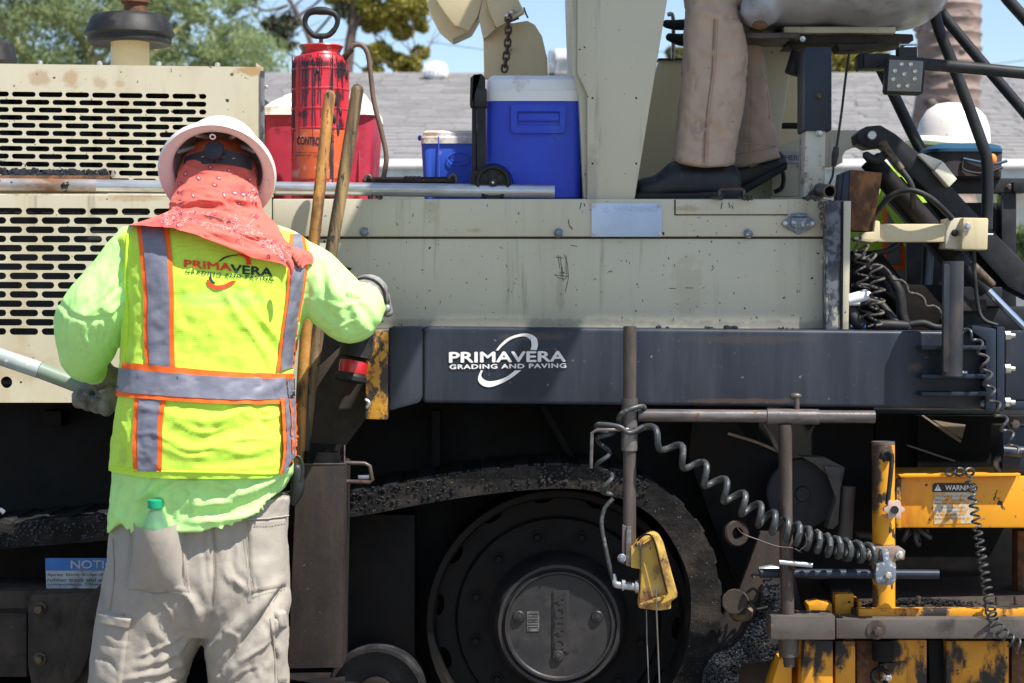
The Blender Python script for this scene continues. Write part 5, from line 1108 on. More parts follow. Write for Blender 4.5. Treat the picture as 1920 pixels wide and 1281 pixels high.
# ---- operator canopy (above the picture; it shades the deck)
def sunpt(p, z): t = (z-p.z)/SUN.z; return p+SUN*t
Zk = 3.12
xr = sunpt(P(1630, 420, -.03), Zk).x; e1 = sunpt(P(1100, 606, 0), Zk); fx = sunpt(P(700, 372, 0), Zk).x
_o = [(fx, e1.y), (fx, -.52), (.68, -.12), (.68, 1.9), (xr, 1.9), (xr, e1.y)]; _n = len(_o)
cn = link('canopy_roof', fixn(mesh([(x, y, Zk) for x, y in _o]+[(x, y, Zk+.06) for x, y in _o], [tuple(range(_n)), tuple(range(_n, 2*_n))]+[(i, (i+1) % _n, _n+(i+1) % _n, _n+i) for i in range(_n)])), m_tanclean, PV)
for px, wpx in ((1045, 88), (770, 62)):
    t_ = sunpt(P(px, 622, -.14), Zk); w_ = wpx*S(-.14)/2; link('canopy_arm', wbox((t_.x-w_, e1.y-.22, Zk-.005), (t_.x+w_, e1.y+.3, Zk+.05), .004), m_mattblack, cn)
link('canopy_post', wbox((.30, 1.62, 1.6), (.40, 1.70, Zk)), m_tanclean, cn); link('canopy_post', wbox((.34, .0, 2.36), (.45, .30, Zk)), m_tan2, cn)
# ================================================================ things standing on the machine
def thing_mesh(*a, **k): return link(*a, **k)
# galvanized pipe lying on the ledge
gp = root('metal_pipe', 'long galvanized pipe lying along the ledge in front of the hood', 'pipe', P(500, 372, -.05))
A_, B_ = P(-250, 344, .028), P(1040, 359.5, .028)
openpipe('pipe_wall', A_, B_, .0172, m_galv, gp, .10, 32)
link('rusty_length', mesh(*tubev([A_+(B_-A_)*.0005, A_+(B_-A_)*.335], .0175, 32)), m_galvr, gp, label='rusty tar-stained end of the pipe')
out = []
for _ in range(300):
    x = gs.uniform(-20, 200); r = gs.uniform(.003, .008); out.append(ellip(P(x, 327+gs.uniform(-9, 6)+x*.01, .04), (r, r*.7, r), 6, 4))
link('tar_lumps', mesh(*join(*out)), m_gran, PV, kind='stuff', label='asphalt lumps packed along the hood grille')
bx('rusty_ledge', -190, 329, 205, 344, .035, .062, m_rust, PV, .002)
for k in range(7): pr('ledge_tab', [(148+10*k, 331), (150+10*k, 318), (154+10*k, 331)], .04, .06, m_galvr, PV, 0)

def lathe_z(name, px, pybot, Y, prof, m, parent, n=48, **k):
    s = S(Y); return lat(name, P(px, pybot, Y), (0, 0, 1), [(r*s, (pybot-py)*s) for r, py in prof], m, parent, n, **k)
# red sprayer
sp = root('pump_sprayer', 'tall red pump sprayer streaked with black tar beside the hood', 'sprayer', P(601, 343, .12))
Yp_ = .12
lathe_z('tank', 601, 376, Yp_, [(50, 376), (54, 372), (54, 130), (53, 118), (48, 108), (38, 104), (36, 100)], m_spray, sp, 64)
lathe_z('collar', 602, 106, Yp_, [(35, 107), (35, 100), (38, 94), (42, 88), (41, 86), (20, 84), (1, 83)], m_spray, sp, 48)
for y in (133, 170, 207, 244, 300): lathe_z('tank_ring', 601, y, Yp_, [(53.6, y+3), (54.8, y+1.5), (54.8, y-1.5), (53.6, y-3)], m_spray, sp, 64)
out = []
for k in range(40):          # dried tar runs
    a = gs.uniform(-2.9, -.2); y = gs.uniform(106, 130); L_ = gs.choice((40, 70, 110, 190, 230))*gs.uniform(.6, 1); p = []
    for j in range(14): a += gs.uniform(-.015, .015); p.append(P(601, y+L_*j/13, Yp_)+Vector((math.cos(a), math.sin(a), 0))*(54.2*S(Yp_)))
    out.append(tubev(p, [.0010*gs.uniform(.5, 1.7)]*14, 5))
for _ in range(7):
    a = gs.uniform(-1.6, -.3); y = gs.uniform(112, 260); c = P(601, y, Yp_)+Vector((math.cos(a), math.sin(a), 0))*(53.7*S(Yp_)); out.append(ellip(c, (.005, .005, gs.uniform(.006, .02)), 8, 6))
link('tar_runs', mesh(*join(*out)), m_band, sp)
lb = bvh_of(*lathe(P(601, 345, Yp_), (0, 0, 1), [(54*S(Yp_), 0), (54*S(Yp_), 230*S(Yp_))], 96))
HITY = Yp_-.07
m_lab = mat('orange_red_label', (.60, .10, .03), .45, layers=[((.62, .30, .22), .22, 16, U, .06), ((.03, .02, .02), .16, 20, VERT, .03)])
ribbon('sprayer_label', [(562, 242), (560, 335)], [(648, 244), (646, 335)], m_lab, sp, bvh=lb, off=.0015, nu=14, nv=8)
text('label_print', 'CONTRO', (557, 256), (600, 257), (557, 272), 0, m_band, sp, bold=.03, bvh=lb, off=.0028)
text('label_print', 'SPRAYER', (618, 268), (619, 238), (626, 268), 0, m_band, sp, bold=.01, bvh=lb, off=.0028)
for k in range(2): text('label_print', ['open head', 'pump up'][k], (556, 284+6*k), (600, 285+6*k), (556, 288+6*k), 0, m_band, sp, bvh=lb, off=.0028)
tb('pump_rod', [(602, 88, Yp_), (602, 66, Yp_)], .0052, m_rub, sp)
lathe_z('rod_nut', 602, 88, Yp_, [(12, 88), (12, 83), (8, 82), (5, 80)], m_rub, sp, 20)
hp = [(602, 68), (588, 66), (575, 52), (572, 38), (578, 26), (590, 21), (603, 20.5), (616, 22), (629, 28), (633, 40), (628, 54), (616, 66)]
a = cr([(x, y, Yp_) for x, y in hp], 6, True); co = [P(*q) for q in a]
rr_ = [.0066+.0045*math.exp(-((q[0]-602)/22)**2)*(q[1] < 40)+.001*(q[1] > 55) for q in a]
link('pump_handle', mesh(*tubev(co, rr_, 14, closed=True)), m_rub, sp)
tb('hose_fitting', [(646, 108, .10), (652, 101, .09), (660, 92, .09)], [.009, .0075, .008], m_brass, sp)
tb('sprayer_hose', [(655, 95, .09), (664, 85, .09), (678, 85, .09), (689, 100, .09), (694, 130, .09), (701, 190, .09), (716, 250, .09), (724, 290, .09), (722, 318, .09), (716, 345, .09)], .0066, m_hose, sp, sm=8)
# coolers
def boxy(name, secs, m, parent, e=.16, n=64, **k):
    """rounded-rectangle lofts: (pz, x0, x1, y0, y1) with x in pixels at mean depth"""
    vs, fs = [], []
    for py, x0, x1, y0, y1 in secs:
        ym = y0; A1, B1 = P(x0, py, ym), P(x1, py, ym); cx, hw, cy, hd = (A1.x+B1.x)/2, (B1.x-A1.x)/2, (y0+y1)/2, (y1-y0)/2
        for j in range(n):
            a = 2*PI*j/n; c, s_ = math.cos(a), math.sin(a); vs.append((cx+hw*math.copysign(abs(c)**e, c), cy+hd*math.copysign(abs(s_)**e, s_), A1.z))
    for i in range(len(secs)-1):
        for j in range(n): fs.append((i*n+j, i*n+(j+1) % n, (i+1)*n+(j+1) % n, (i+1)*n+j))
    fs.append(tuple(range(n))[::-1]); fs.append(tuple(range((len(secs)-1)*n, len(secs)*n)))
    return link(name, fixn(mesh(vs, fs)), m, parent, **k)
rc = root('red_cooler', 'big faded red ice chest with dirty white lid behind the sprayer', 'cooler', P(600, 372, .42))
boxy('cooler_body', [(384, 500, 690, .32, .62), (376, 495, 694, .31, .63), (220, 490, 702, .29, .65), (214, 490, 702, .29, .65)], m_red, rc)
boxy('cooler_lid', [(215, 488, 704, .28, .66), (200, 490, 702, .285, .655), (190, 505, 694, .32, .62), (176, 535, 684, .36, .58), (170, 560, 676, .40, .54)], m_whited, rc)
bx('body_seam', 672, 220, 674, 370, .298, .31, m_red, rc, .001)
bc = root('small_blue_cooler', 'small blue cooler with dirty white lid, beyond the tall blue one', 'cooler', P(836, 372, .55))
boxy('cooler_body', [(389, 800, 905, .42, .68), (380, 795, 908, .41, .69), (272, 789, 910, .40, .70), (268, 789, 910, .40, .70)], m_blue2, bc)
boxy('cooler_lid', [(269, 788, 911, .395, .705), (258, 788, 911, .395, .705), (255, 790, 909, .40, .70), (249, 792, 907, .40, .70), (245, 796, 903, .42, .68)], m_whited, bc)
el = [(860+21*math.cos(t), 298+12*math.sin(t)) for t in np.linspace(0, 2*PI, 33)[:-1]]
link('logo_ring', mesh(*tubev([P(x, y, .398) for x, y in el], .0016, 6, closed=True)), m_blue2, bc); text('logo_print', 'Coleman', (846, 293), (875, 293), (846, 302), .3975, m_blue2, bc, bold=.02)
tb('lid_rib', [(822, 256, .396), (824, 372, .40)], .002, m_blue2, bc)
link('hinge', mesh(*ellip(P(787, 259, .5), (.006, .01, .008), 8, 6)), m_blue, bc)
# tall wheeled cooler
tc_ = root('wheeled_cooler', 'tall bright blue wheeled cooler with white lid against the tan console', 'cooler', P(1000, 374, .2))
boxy('cooler_body', [(374, 912, 1089, .06, .36), (368, 908, 1091, .05, .37), (189, 909, 1093, .05, .38), (184, 910, 1092, .05, .38)], m_blue, tc_, e=.13)
boxy('cooler_lid', [(186, 909, 1093, .045, .385), (166, 909, 1093, .045, .385), (168, 910, 1092, .05, .38)][:2]+[(165, 911, 1091, .05, .38), (164, 911, 1091, .05, .38), (146, 912, 1088, .06, .37), (138, 920, 1074, .08, .35)], m_white, tc_, e=.13)
fr = plate([(958, 198), (962, 193), (1058, 193), (1062, 198), (1060, 242), (1056, 247), (964, 247), (958, 242)], [[(970, 206), (1050, 206), (1050, 233), (970, 233)]], .040, .008)
link('handle_recess_frame', fr, m_blue, tc_, smooth=30)
bx('handle_bar', 971, 209, 1049, 224, .042, .049, m_blue, tc_, .003)
boxy('handle_post', [(345, 884, 893, .0, .04), (150, 884, 893, .0, .04)], m_mattblack, tc_)
boxy('handle_post', [(345, 893.5, 910, -.01, .03), (196, 893.5, 910, -.01, .03), (150, 897, 908, -.01, .03)], m_mattblack, tc_)
pr('handle_grip', [(881, 142), (888, 136), (902, 134), (909, 141), (909, 168), (898, 168), (890, 150), (887, 196), (880, 196)], -.02, .05, m_rub, tc_, .005)
bx('handle_clamp', 889, 162, 912, 197, -.02, .04, m_mattblack, tc_, .003)
bx('handle_foot', 881, 318, 912, 346, -.02, .04, m_mattblack, tc_, .004)
cw_ = P(924, 341, -.02); s_ = S(-.02)
w_ = lat('wheel', cw_, (0, -1, 0), [(34*s_, -.045), (34*s_, .004), (31*s_, .012), (27*s_, .012), (25*s_, .004), (9*s_, .004), (8*s_, .012), (.001, .012)], m_rub, tc_, 40)
for k in range(6):
    a = 2*PI*k/6; d_ = Vector((math.cos(a), 0, math.sin(a))); link('wheel_spoke', mesh(*tubev([cw_+d_*9*s_+Vector((0, -.006, 0)), cw_+d_*26*s_+Vector((0, -.006, 0))], .003, 6)), m_mattblack, w_)
lat('wheel_bolt', cw_+Vector((0, -.012, 0)), (0, -1, 0), [(.0045, 0), (.003, .003), (.001, .003)], m_galv, w_, 10)
tb('wheel_arch', [(P_[0], P_[1], .049) for P_ in [(924+40*math.cos(t), 345+42*math.sin(t)) for t in np.linspace(-2.9, -.1, 20)]], .004, m_blue, tc_)
tc_.location.y += .045
# loose steel frame behind the pipe
lf = root('steel_grate', 'low dark rusty steel tray lying behind the pipe', 'steel tray', P(768, 345, .02))
bx('tray_lip', 676, 333, 852, 339, .0, .01, m_dkbrown, lf, .002); bx('tray_back', 682, 329, 850, 334, .12, .13, m_dkbrown, lf, .002)
bx('tray_floor', 680, 339, 850, 344, .012, .12, m_dkbrown, lf, .001)
tb('tray_latch', [(680, 337, -.004), (684, 328, -.004), (690, 327, -.004), (693, 333, -.004)], .004, m_pipe, lf, sm=4)
tb('tray_latch', [(840, 333, -.004), (846, 326, -.004), (853, 328, -.004), (855, 340, -.004)], .004, m_pipe, lf, sm=4)
link('tray_clod', mesh(*join(*[ellip(P(x, 331, .02), (.008, .008, .005), 8, 5) for x in (760, 768, 776, 784)])), m_gran, lf)
lf.location.y += .055
# tool handles
h1 = tb('wooden_pole', [(618, 180, -.16), (600, 350, -.19), (582, 520, -.19), (568, 700, -.19), (560, 870, -.19)], .0142, m_wood, None, n=20, sm=6, cat='wooden pole', label='orange wooden tool shaft, the nearer to the worker of two in the holder', group='wooden tool shafts in the steel holder')
h2 = tb('wooden_pole', [(670, 170, -.13), (645, 330, -.14), (618, 490, -.15), (588, 680, -.16), (566, 868, -.17)], .0156, m_wood2, None, n=20, sm=6, cat='wooden pole', label='grey brown wooden tool shaft leaning farther right, taller of the two', group='wooden tool shafts in the steel holder')
for h, p, r, m in ((h1, (618, 180, -.16), .0142, m_wood), (h2, (670, 170, -.13), .0156, m_wood2)):
    link('pole_tip', mesh(*ellip(P(*p), (r, r, r*1.1), 20, 12)), m, h)
# bag on the rear frame
bg_ = root('lunch_bag', 'brown black soft cooler bag with teal trim on the rear frame', 'bag', P(1820, 334, .5))
boxy('bag_body', [(334, 1750, 1884, .45, .68), (330, 1748, 1886, .44, .69), (285, 1746, 1888, .44, .69), (276, 1748, 1886, .45, .68)], m_bag, bg_, e=.4)
boxy('bag_lid', [(284, 1745, 1889, .43, .70), (278, 1745, 1889, .43, .70), (272, 1750, 1884, .45, .68), (268, 1765, 1860, .5, .64)], m_teal, bg_, e=.4)
ribb = [(1806, 298, .435), (1830, 303, .432), (1860, 308, .432), (1888, 302, .44)]
tb('pocket_trim', ribb, .0042, m_teal, bg_, sm=5)
tb('pocket_edge', [(1806, 300, .435), (1806, 318, .435), (1840, 325, .43), (1880, 314, .44)], .003, m_bag, bg_, sm=4)
link('orange_tag', mesh(*ellip(P(1861, 299, .43), (.012, .01, .016), 10, 8)), mat('orange_plastic', (.9, .25, .03), .5), bg_)

# ================================================================ people
def human(R, J, hf=None, vox=.010, face=True, hr=.092, hands=True, up=(0, 0, 1), ar=1.):
    """one continuous body through world-space joints"""
    parts = [limbw([(*J['pel'], .125), (*((Vector(J['pel'])+Vector(J['chest']))/2), .115), (*J['chest'], .135), (*J['neck'], .065), (*J['head'], .062)])]
    up = Vector(up).normalized()
    for s_ in ('l', 'r'):
        parts.append(limbw([(*J['chest'], .09), (*J['sh'+s_], .058*ar), (*J['el'+s_], .042*ar), (*J['wr'+s_], .028*ar)]))
        parts.append(limbw([(*J['pel'], .10), (*J['hip'+s_], .088), (*J['kn'+s_], .062), (*J['an'+s_], .042)]))
        a, t = Vector(J['an'+s_]), Vector(J['to'+s_]); parts.append(limbw([(*(a+Vector((0, 0, -.03))), .042), (*(a*.5+t*.5), .038), (*t, .028)]))
        w, h = Vector(J['wr'+s_]), Vector(J['ha'+s_]); d_ = (h-w).normalized(); sd = d_.cross(Vector(J.get('pn'+s_, (0, 1, 0)))).normalized(); n_ = sd.cross(d_).normalized()
        if not hands: continue      # gloves carry the fingers
        parts.append(limbw([(*w, .026), (*(w+d_*.035+sd*.012), .027), (*(w+d_*.075+sd*.02), .022)])); parts.append(limbw([(*w, .026), (*(w+d_*.035-sd*.012), .027), (*(w+d_*.075-sd*.02), .022)]))
        for k, (o, L_) in enumerate(((-.030, .068), (-.010, .078), (.010, .074), (.029, .058))):
            b = w+d_*.082+sd*o; parts.append(limbw([(*(b-d_*.02), .0105), (*(b+d_*L_*.45), .0098), (*(b+d_*L_*.8+n_*.018), .009), (*(b+d_*L_*.85+n_*.036), .0085)], 10))
        parts.append(limbw([(*(w+d_*.03+sd*-.02), .013), (*(w+d_*.055-sd*.048+n_*.01), .0115), (*(w+d_*.085-sd*.052+n_*.022), .0095)], 10))
    hd = Vector(J['head']); f = Vector(hf or (0, 1, 0)).normalized(); sd = f.cross(up).normalized(); up = sd.cross(f).normalized(); M_ = Matrix((sd, f, up)).transposed()
    parts.append(ellip(hd+up*.03, (hr*.83, hr*1.03, hr*1.18), 28, 20, M_)); parts.append(ellip(hd+f*.035-up*.045, (.052, .055, .055), 20, 12, M_))
    if face:
        parts.append(limbw([(*(hd+f*.088+up*.03), .010), (*(hd+f*.103-up*.004), .014)], 10))
        for q in (-1, 1): parts.append(ellip(hd+sd*q*.078+up*.01, (.008, .018, .03), 10, 8, M_)); parts.append(ellip(hd+sd*q*.033+f*.083+up*.042, (.02, .012, .008), 10, 6, M_))
        parts.append(ellip(hd+f*.086-up*.038, (.024, .010, .006), 10, 6, M_)); parts.append(ellip(hd+f*.085-up*.048, (.021, .010, .006), 10, 6, M_))
    V, Fs = voxel(parts, vox, 3); o = link('body', mesh(V, Fs), m_skin, R, smooth=180)
    for q in (-1, 1): link('eye', mesh(*ellip(hd+sd*q*.032+f*.084+up*.026, (.011, .008, .006), 10, 8, M_)), m_white, R)
    return o

YW = -.45
wk = root('person', 'worker seen from behind in lime vest, red bandana and white hard hat, gripping a pole', 'person', (P(380, 1600, YW).x, YW, 0))
def w(px, py, Y=YW): return tuple(P(px, py, Y))
Zg = CY+ZC/S(YW)     # ground row at the worker
J = dict(pel=w(378, 960), chest=w(395, 600, YW+.01), neck=w(405, 400, YW+.04), head=w(408, 330, YW+.065),
         shl=w(285, 470), ell=w(180, 600, YW-.02), wrl=w(192, 690, -.30), hal=w(214, 760, -.25), shr=w(540, 480), elr=w(655, 590, YW), wrr=w(690, 545, -.22), har=w(700, 520, -.10),
         hipl=w(310, 1040), knl=w(262, 1330, YW+.02), anl=w(258, Zg-70), tol=w(250, Zg-26, YW+.17), hipr=w(455, 1040), knr=w(470, 1330, YW+.02), anr=w(472, Zg-70), tor=w(480, Zg-26, YW+.17), pnl=(1, 0, 0), pnr=(0, 0, -1))
human(wk, J, hf=(0, .8, -.6), vox=.011, hr=.085, hands=False, ar=.72)
for a_, t_ in (('anl', 'tol'), ('anr', 'tor')):
    A1, T1 = Vector(J[a_]), Vector(J[t_]); V, Fs = voxel([limbw([(A1.x, A1.y-.03, .055, .053), (A1.x, A1.y+.08, .05, .05), (T1.x, T1.y+.03, .042, .042)]), limbw([(A1.x, A1.y, .06, .055), (A1.x, A1.y, .2, .058)])], .008, 3)
    V[:, 2] = np.maximum(V[:, 2], .003); link('boot', mesh(V, Fs), m_shoe, wk, smooth=180)
# trousers
def half(rows): return rows
waist = [(930, 214, 545, YW, .135), (960, 212, 542, YW, .135), (1010, 206, 541, YW, .138), (1070, 200, 544, YW, .142), (1110, 196, 542, YW, .14), (1150, 196, 538, YW, .125), (1185, 215, 520, YW, .09)]
legL = [(1040, 205, 395, YW, .12), (1100, 192, 402, YW, .13), (1150, 184, 400, YW, .128), (1200, 176, 380, YW, .122), (1240, 170, 362, YW, .118), (1285, 166, 347, YW, .112), (1340, 168, 352, YW, .11), (1450, 178, 342, YW, .10), (1560, 180, 340, YW, .10), (1610, 178, 345, YW+.01, .11)]
legR = [(1040, 380, 540, YW, .12), (1100, 388, 543, YW, .13), (1150, 386, 541, YW, .128), (1200, 384, 540, YW, .122), (1240, 386, 540, YW, .118), (1285, 393, 541, YW, .112), (1340, 388, 540, YW, .11), (1450, 398, 540, YW, .10), (1560, 402, 545, YW, .10), (1610, 400, 548, YW+.01, .11)]
V, Fs = voxel([loft(waist, 64, 40, e=.85), loft(legL, 56, 60, e=.9), loft(legR, 56, 60, e=.9)], .0050, 4)
Lp = [([(268, 1000), (285, 1050), (280, 1095)], 4, 6), ([(330, 1000), (338, 1060), (350, 1105)], 4, -5), ([(345, 1110), (365, 1140), (360, 1180)], 4, 8), ([(290, 1120), (320, 1150), (318, 1190)], 4, 5), ([(260, 1230), (300, 1215), (345, 1190)], 4, 5), ([(430, 1060), (440, 1085), (455, 1100)], 4, 6), ([(470, 1120), (440, 1160), (415, 1200)], 4, 5), ([(400, 1140), (392, 1180), (380, 1230)], 4, -6), ([(450, 1240), (480, 1220), (510, 1200)], 4, 5), ([(190, 1180), (215, 1205), (240, 1210)], 4, 5), ([(180, 1230), (205, 1240), (222, 1260)], 4, -5), ([(270, 1270), (310, 1262), (350, 1240)], 4, 5), ([(300, 1290), (335, 1272), (352, 1262)], 4, 4), ([(420, 1290), (450, 1262), (480, 1250)], 4, 5), ([(500, 1160), (515, 1200), (528, 1240)], 4, 5), ([(378, 985), (385, 1060), (392, 1120)], 6, -5), ([(330, 1108), (360, 1125), (372, 1160), (358, 1190)], 9, 11), ([(268, 1080), (285, 1100), (320, 1105)], 9, -9), ([(262, 1010), (275, 1060), (290, 1095)], 10, 7),
      ([(405, 1010), (402, 1080), (398, 1130)], 9, -7), ([(430, 1030), (425, 1075), (445, 1095), (468, 1110)], 8, 8), ([(530, 1100), (500, 1150), (450, 1210), (410, 1262)], 7, -16), ([(520, 1095), (480, 1140), (425, 1190), (392, 1220)], 12, 12), ([(545, 1115), (520, 1165), (470, 1225), (430, 1270)], 12, 10),
      ([(300, 1190), (330, 1220), (340, 1260)], 9, 7), ([(280, 1200), (290, 1240), (275, 1275)], 9, -7), ([(255, 1250), (300, 1240), (340, 1215), (372, 1180)], 7, 6), ([(230, 1275), (290, 1262), (345, 1240)], 6, 6), ([(350, 1140), (362, 1190), (352, 1230)], 8, -6), ([(420, 1180), (445, 1195), (440, 1220)], 5, 5), ([(330, 1165), (325, 1200), (338, 1190)], 6, 6),
      ([(215, 1020), (212, 1080), (205, 1130)], 6, 5), ([(500, 1200), (480, 1240), (490, 1275)], 8, 6), ([(468, 1060), (476, 1085), (486, 1110)], 6, -5), ([(440, 1010), (446, 1040), (440, 1070)], 7, 5), ([(300, 1130), (292, 1160), (310, 1190)], 8, -5)]
V = folds(V, Fs, Lp); V = crumple(V, Fs, .004, 11, st=(1, 1, .7)); V = crumple(V, Fs, .0016, 30, st=(1, 1, .8)); pants = link('trousers', mesh(V, Fs), m_pants, wk, smooth=180)
pb = bvh_of(V, Fs); HITY = YW-.1
def patch(name, pts, m, parent, bvh, off, th=.0, res=5.):
    """cloth patch laid on a surface: polygon in pixels, gridded"""
    P_ = np.array(pts, float); x0, y0 = P_.min(0); x1, y1 = P_.max(0); nu, nv = max(2, int((x1-x0)/res)), max(2, int((y1-y0)/res)); vs, fs = [], []
    # polygon given as 4 corners (tl, tr, br, bl)
    tl, tr, br_, bl = P_
    for i in range(nv+1):
        for j in range(nu+1):
            u, v = j/nu, i/nv; q = (tl*(1-u)+tr*u)*(1-v)+(bl*(1-u)+br_*u)*v; edge = min(u, 1-u, v, 1-v)*min(nu, nv)
            vs.append(hit(bvh, q[0], q[1], off if edge > .5 else -.001))
    for i in range(nv):
        for j in range(nu): b = i*(nu+1)+j; fs.append((b, b+1, b+nu+2, b+nu+1))
    return link(name, fixn(mesh(vs, fs)), m, parent, smooth=180)
def seam(name, pts, m, parent, bvh, r=.0012, off=.001, sm=5, n=5):
    a = cr(pts, sm) if len(pts) > 2 else cr(pts, 12); return link(name, mesh(*tubev([hit(bvh, x, y, off) for x, y in a], r, n)), m, parent)
def stitch(pts, bvh, parent, m, step=5.5, L_=3.2, off=.0015):
    a = cr(pts, 6) if len(pts) > 2 else cr(pts, 12); d_ = np.cumsum([0]+[math.hypot(*(a[i]-a[i-1])) for i in range(1, len(a))]); out = []
    for t in np.arange(0, d_[-1]-L_, step):
        q = [(np.interp(t+k, d_, a[:, 0]), np.interp(t+k, d_, a[:, 1])) for k in (0, L_)]; out.append(tubev([hit(bvh, *p, off) for p in q], .0007, 4))
    return out
patch('back_pocket', [(250, 980), (345, 978), (358, 1112), (236, 1106)], m_pants, pants, pb, .007)
patch('back_pocket', [(462, 974), (538, 968), (538, 1100), (470, 1114)], m_pants, pants, pb, .006)
patch('cargo_pocket', [(182, 1152), (244, 1162), (228, 1290), (172, 1290)], m_pants, pants, pb, .010)
patch('pocket_flap', [(184, 1146), (250, 1158), (242, 1182), (183, 1172)], m_pants, pants, pb, .016)
patch('cargo_pocket', [(512, 1150), (538, 1145), (539, 1290), (520, 1290)], m_pants, pants, pb, .008)
patch('pocket_flap', [(512, 1146), (537, 1142), (537, 1178), (520, 1182)], m_pants, pants, pb, .013)
st = []
for p in ([(250, 985), (246, 1050), (236, 1106)], [(246, 985), (242, 1050), (232, 1104)], [(345, 980), (350, 1050), (360, 1108)], [(340, 980), (345, 1050), (354, 1108)], [(236, 1106), (300, 1108), (356, 1114)], [(462, 976), (465, 1050), (472, 1114)], [(466, 976), (470, 1050), (476, 1112)], [(472, 1114), (500, 1108), (538, 1100)], [(252, 992), (280, 998), (343, 990)], [(464, 984), (500, 985), (538, 980)], [(396, 985), (402, 1060), (400, 1125)], [(402, 985), (408, 1060), (405, 1120)]):
    st += stitch(p, pb, pants, m_stitch, off=.0085 if p[0][0] in (250, 246, 345, 340, 252, 236) or p[0][0] in (462, 466, 464, 472) else .0018)
link('stitching', mesh(*join(*st)), m_stitch, pants, kind='stuff')
seam('trouser_seam', [(399, 980), (405, 1060), (402, 1130)], m_stitch, pants, pb)
seam('trouser_seam', [(212, 1010), (214, 1080), (206, 1145)], m_stitch, pants, pb, .0018)
seam('trouser_seam', [(232, 1150), (230, 1220), (222, 1290)], m_stitch, pants, pb, .0014)
seam('trouser_seam', [(506, 1160), (514, 1220), (516, 1290)], m_stitch, pants, pb, .0018)
seam('pocket_mouth', [(248, 978), (270, 992), (300, 998), (335, 985), (346, 977)], m_pants, pants, pb, .003, .008)
seam('pocket_mouth', [(462, 974), (500, 972), (538, 967)], m_pants, pants, pb, .0025, .007)
# shirt: torso, tail below the vest, sleeves
tor = [(405, 330, 480, YW+.03, .07), (420, 285, 515, YW+.02, .10), (438, 238, 560, YW+.01, .12), (470, 232, 590, YW, .135), (520, 240, 588, YW-.005, .145), (600, 242, 570, YW-.005, .15), (690, 236, 545, YW-.01, .15), (760, 228, 547, YW-.02, .16), (830, 218, 550, YW-.02, .165), (900, 212, 547, YW-.015, .165), (950, 208, 545, YW-.01, .160), (985, 205, 543, YW-.01, .157), (1010, 205, 543, YW-.01, .155)]
hem = plin((195, 1000), (210, 998), (240, 972), (262, 990), (300, 992), (345, 986), (400, 984), (455, 976), (500, 952), (530, 915), (550, 885))
tv, tf = loft(tor, 120, 110, hem=hem, e=.86)
slL = loft([(425, 232, 285, YW+.0, .05), (455, 205, 300, YW, .075), (500, 170, 292, YW, .085), (545, 130, 285, YW-.01, .088), (590, 106, 262, YW-.015, .085), (625, 104, 240, YW-.005, .078), (650, 106, 232, YW+.01, .07)], 56, 40, e=.95)
slL2 = limb([(172, 610, YW-.01, 62), (165, 640, YW+.01, 56), (160, 672, YW+.05, 46), (176, 692, YW+.09, 30)], 8, 36)
slR = limb([(548, 492, YW, 50), (585, 520, YW, 58), (620, 555, YW, 58), (655, 590, YW+.01, 55)], 8, 36)
slR2 = limb([(660, 592, YW+.01, 52), (672, 580, YW+.10, 47), (683, 562, YW+.19, 40)], 8, 36)
V, Fs = voxel([(tv, tf), slL, slL2, slR, slR2], .0056, 5)
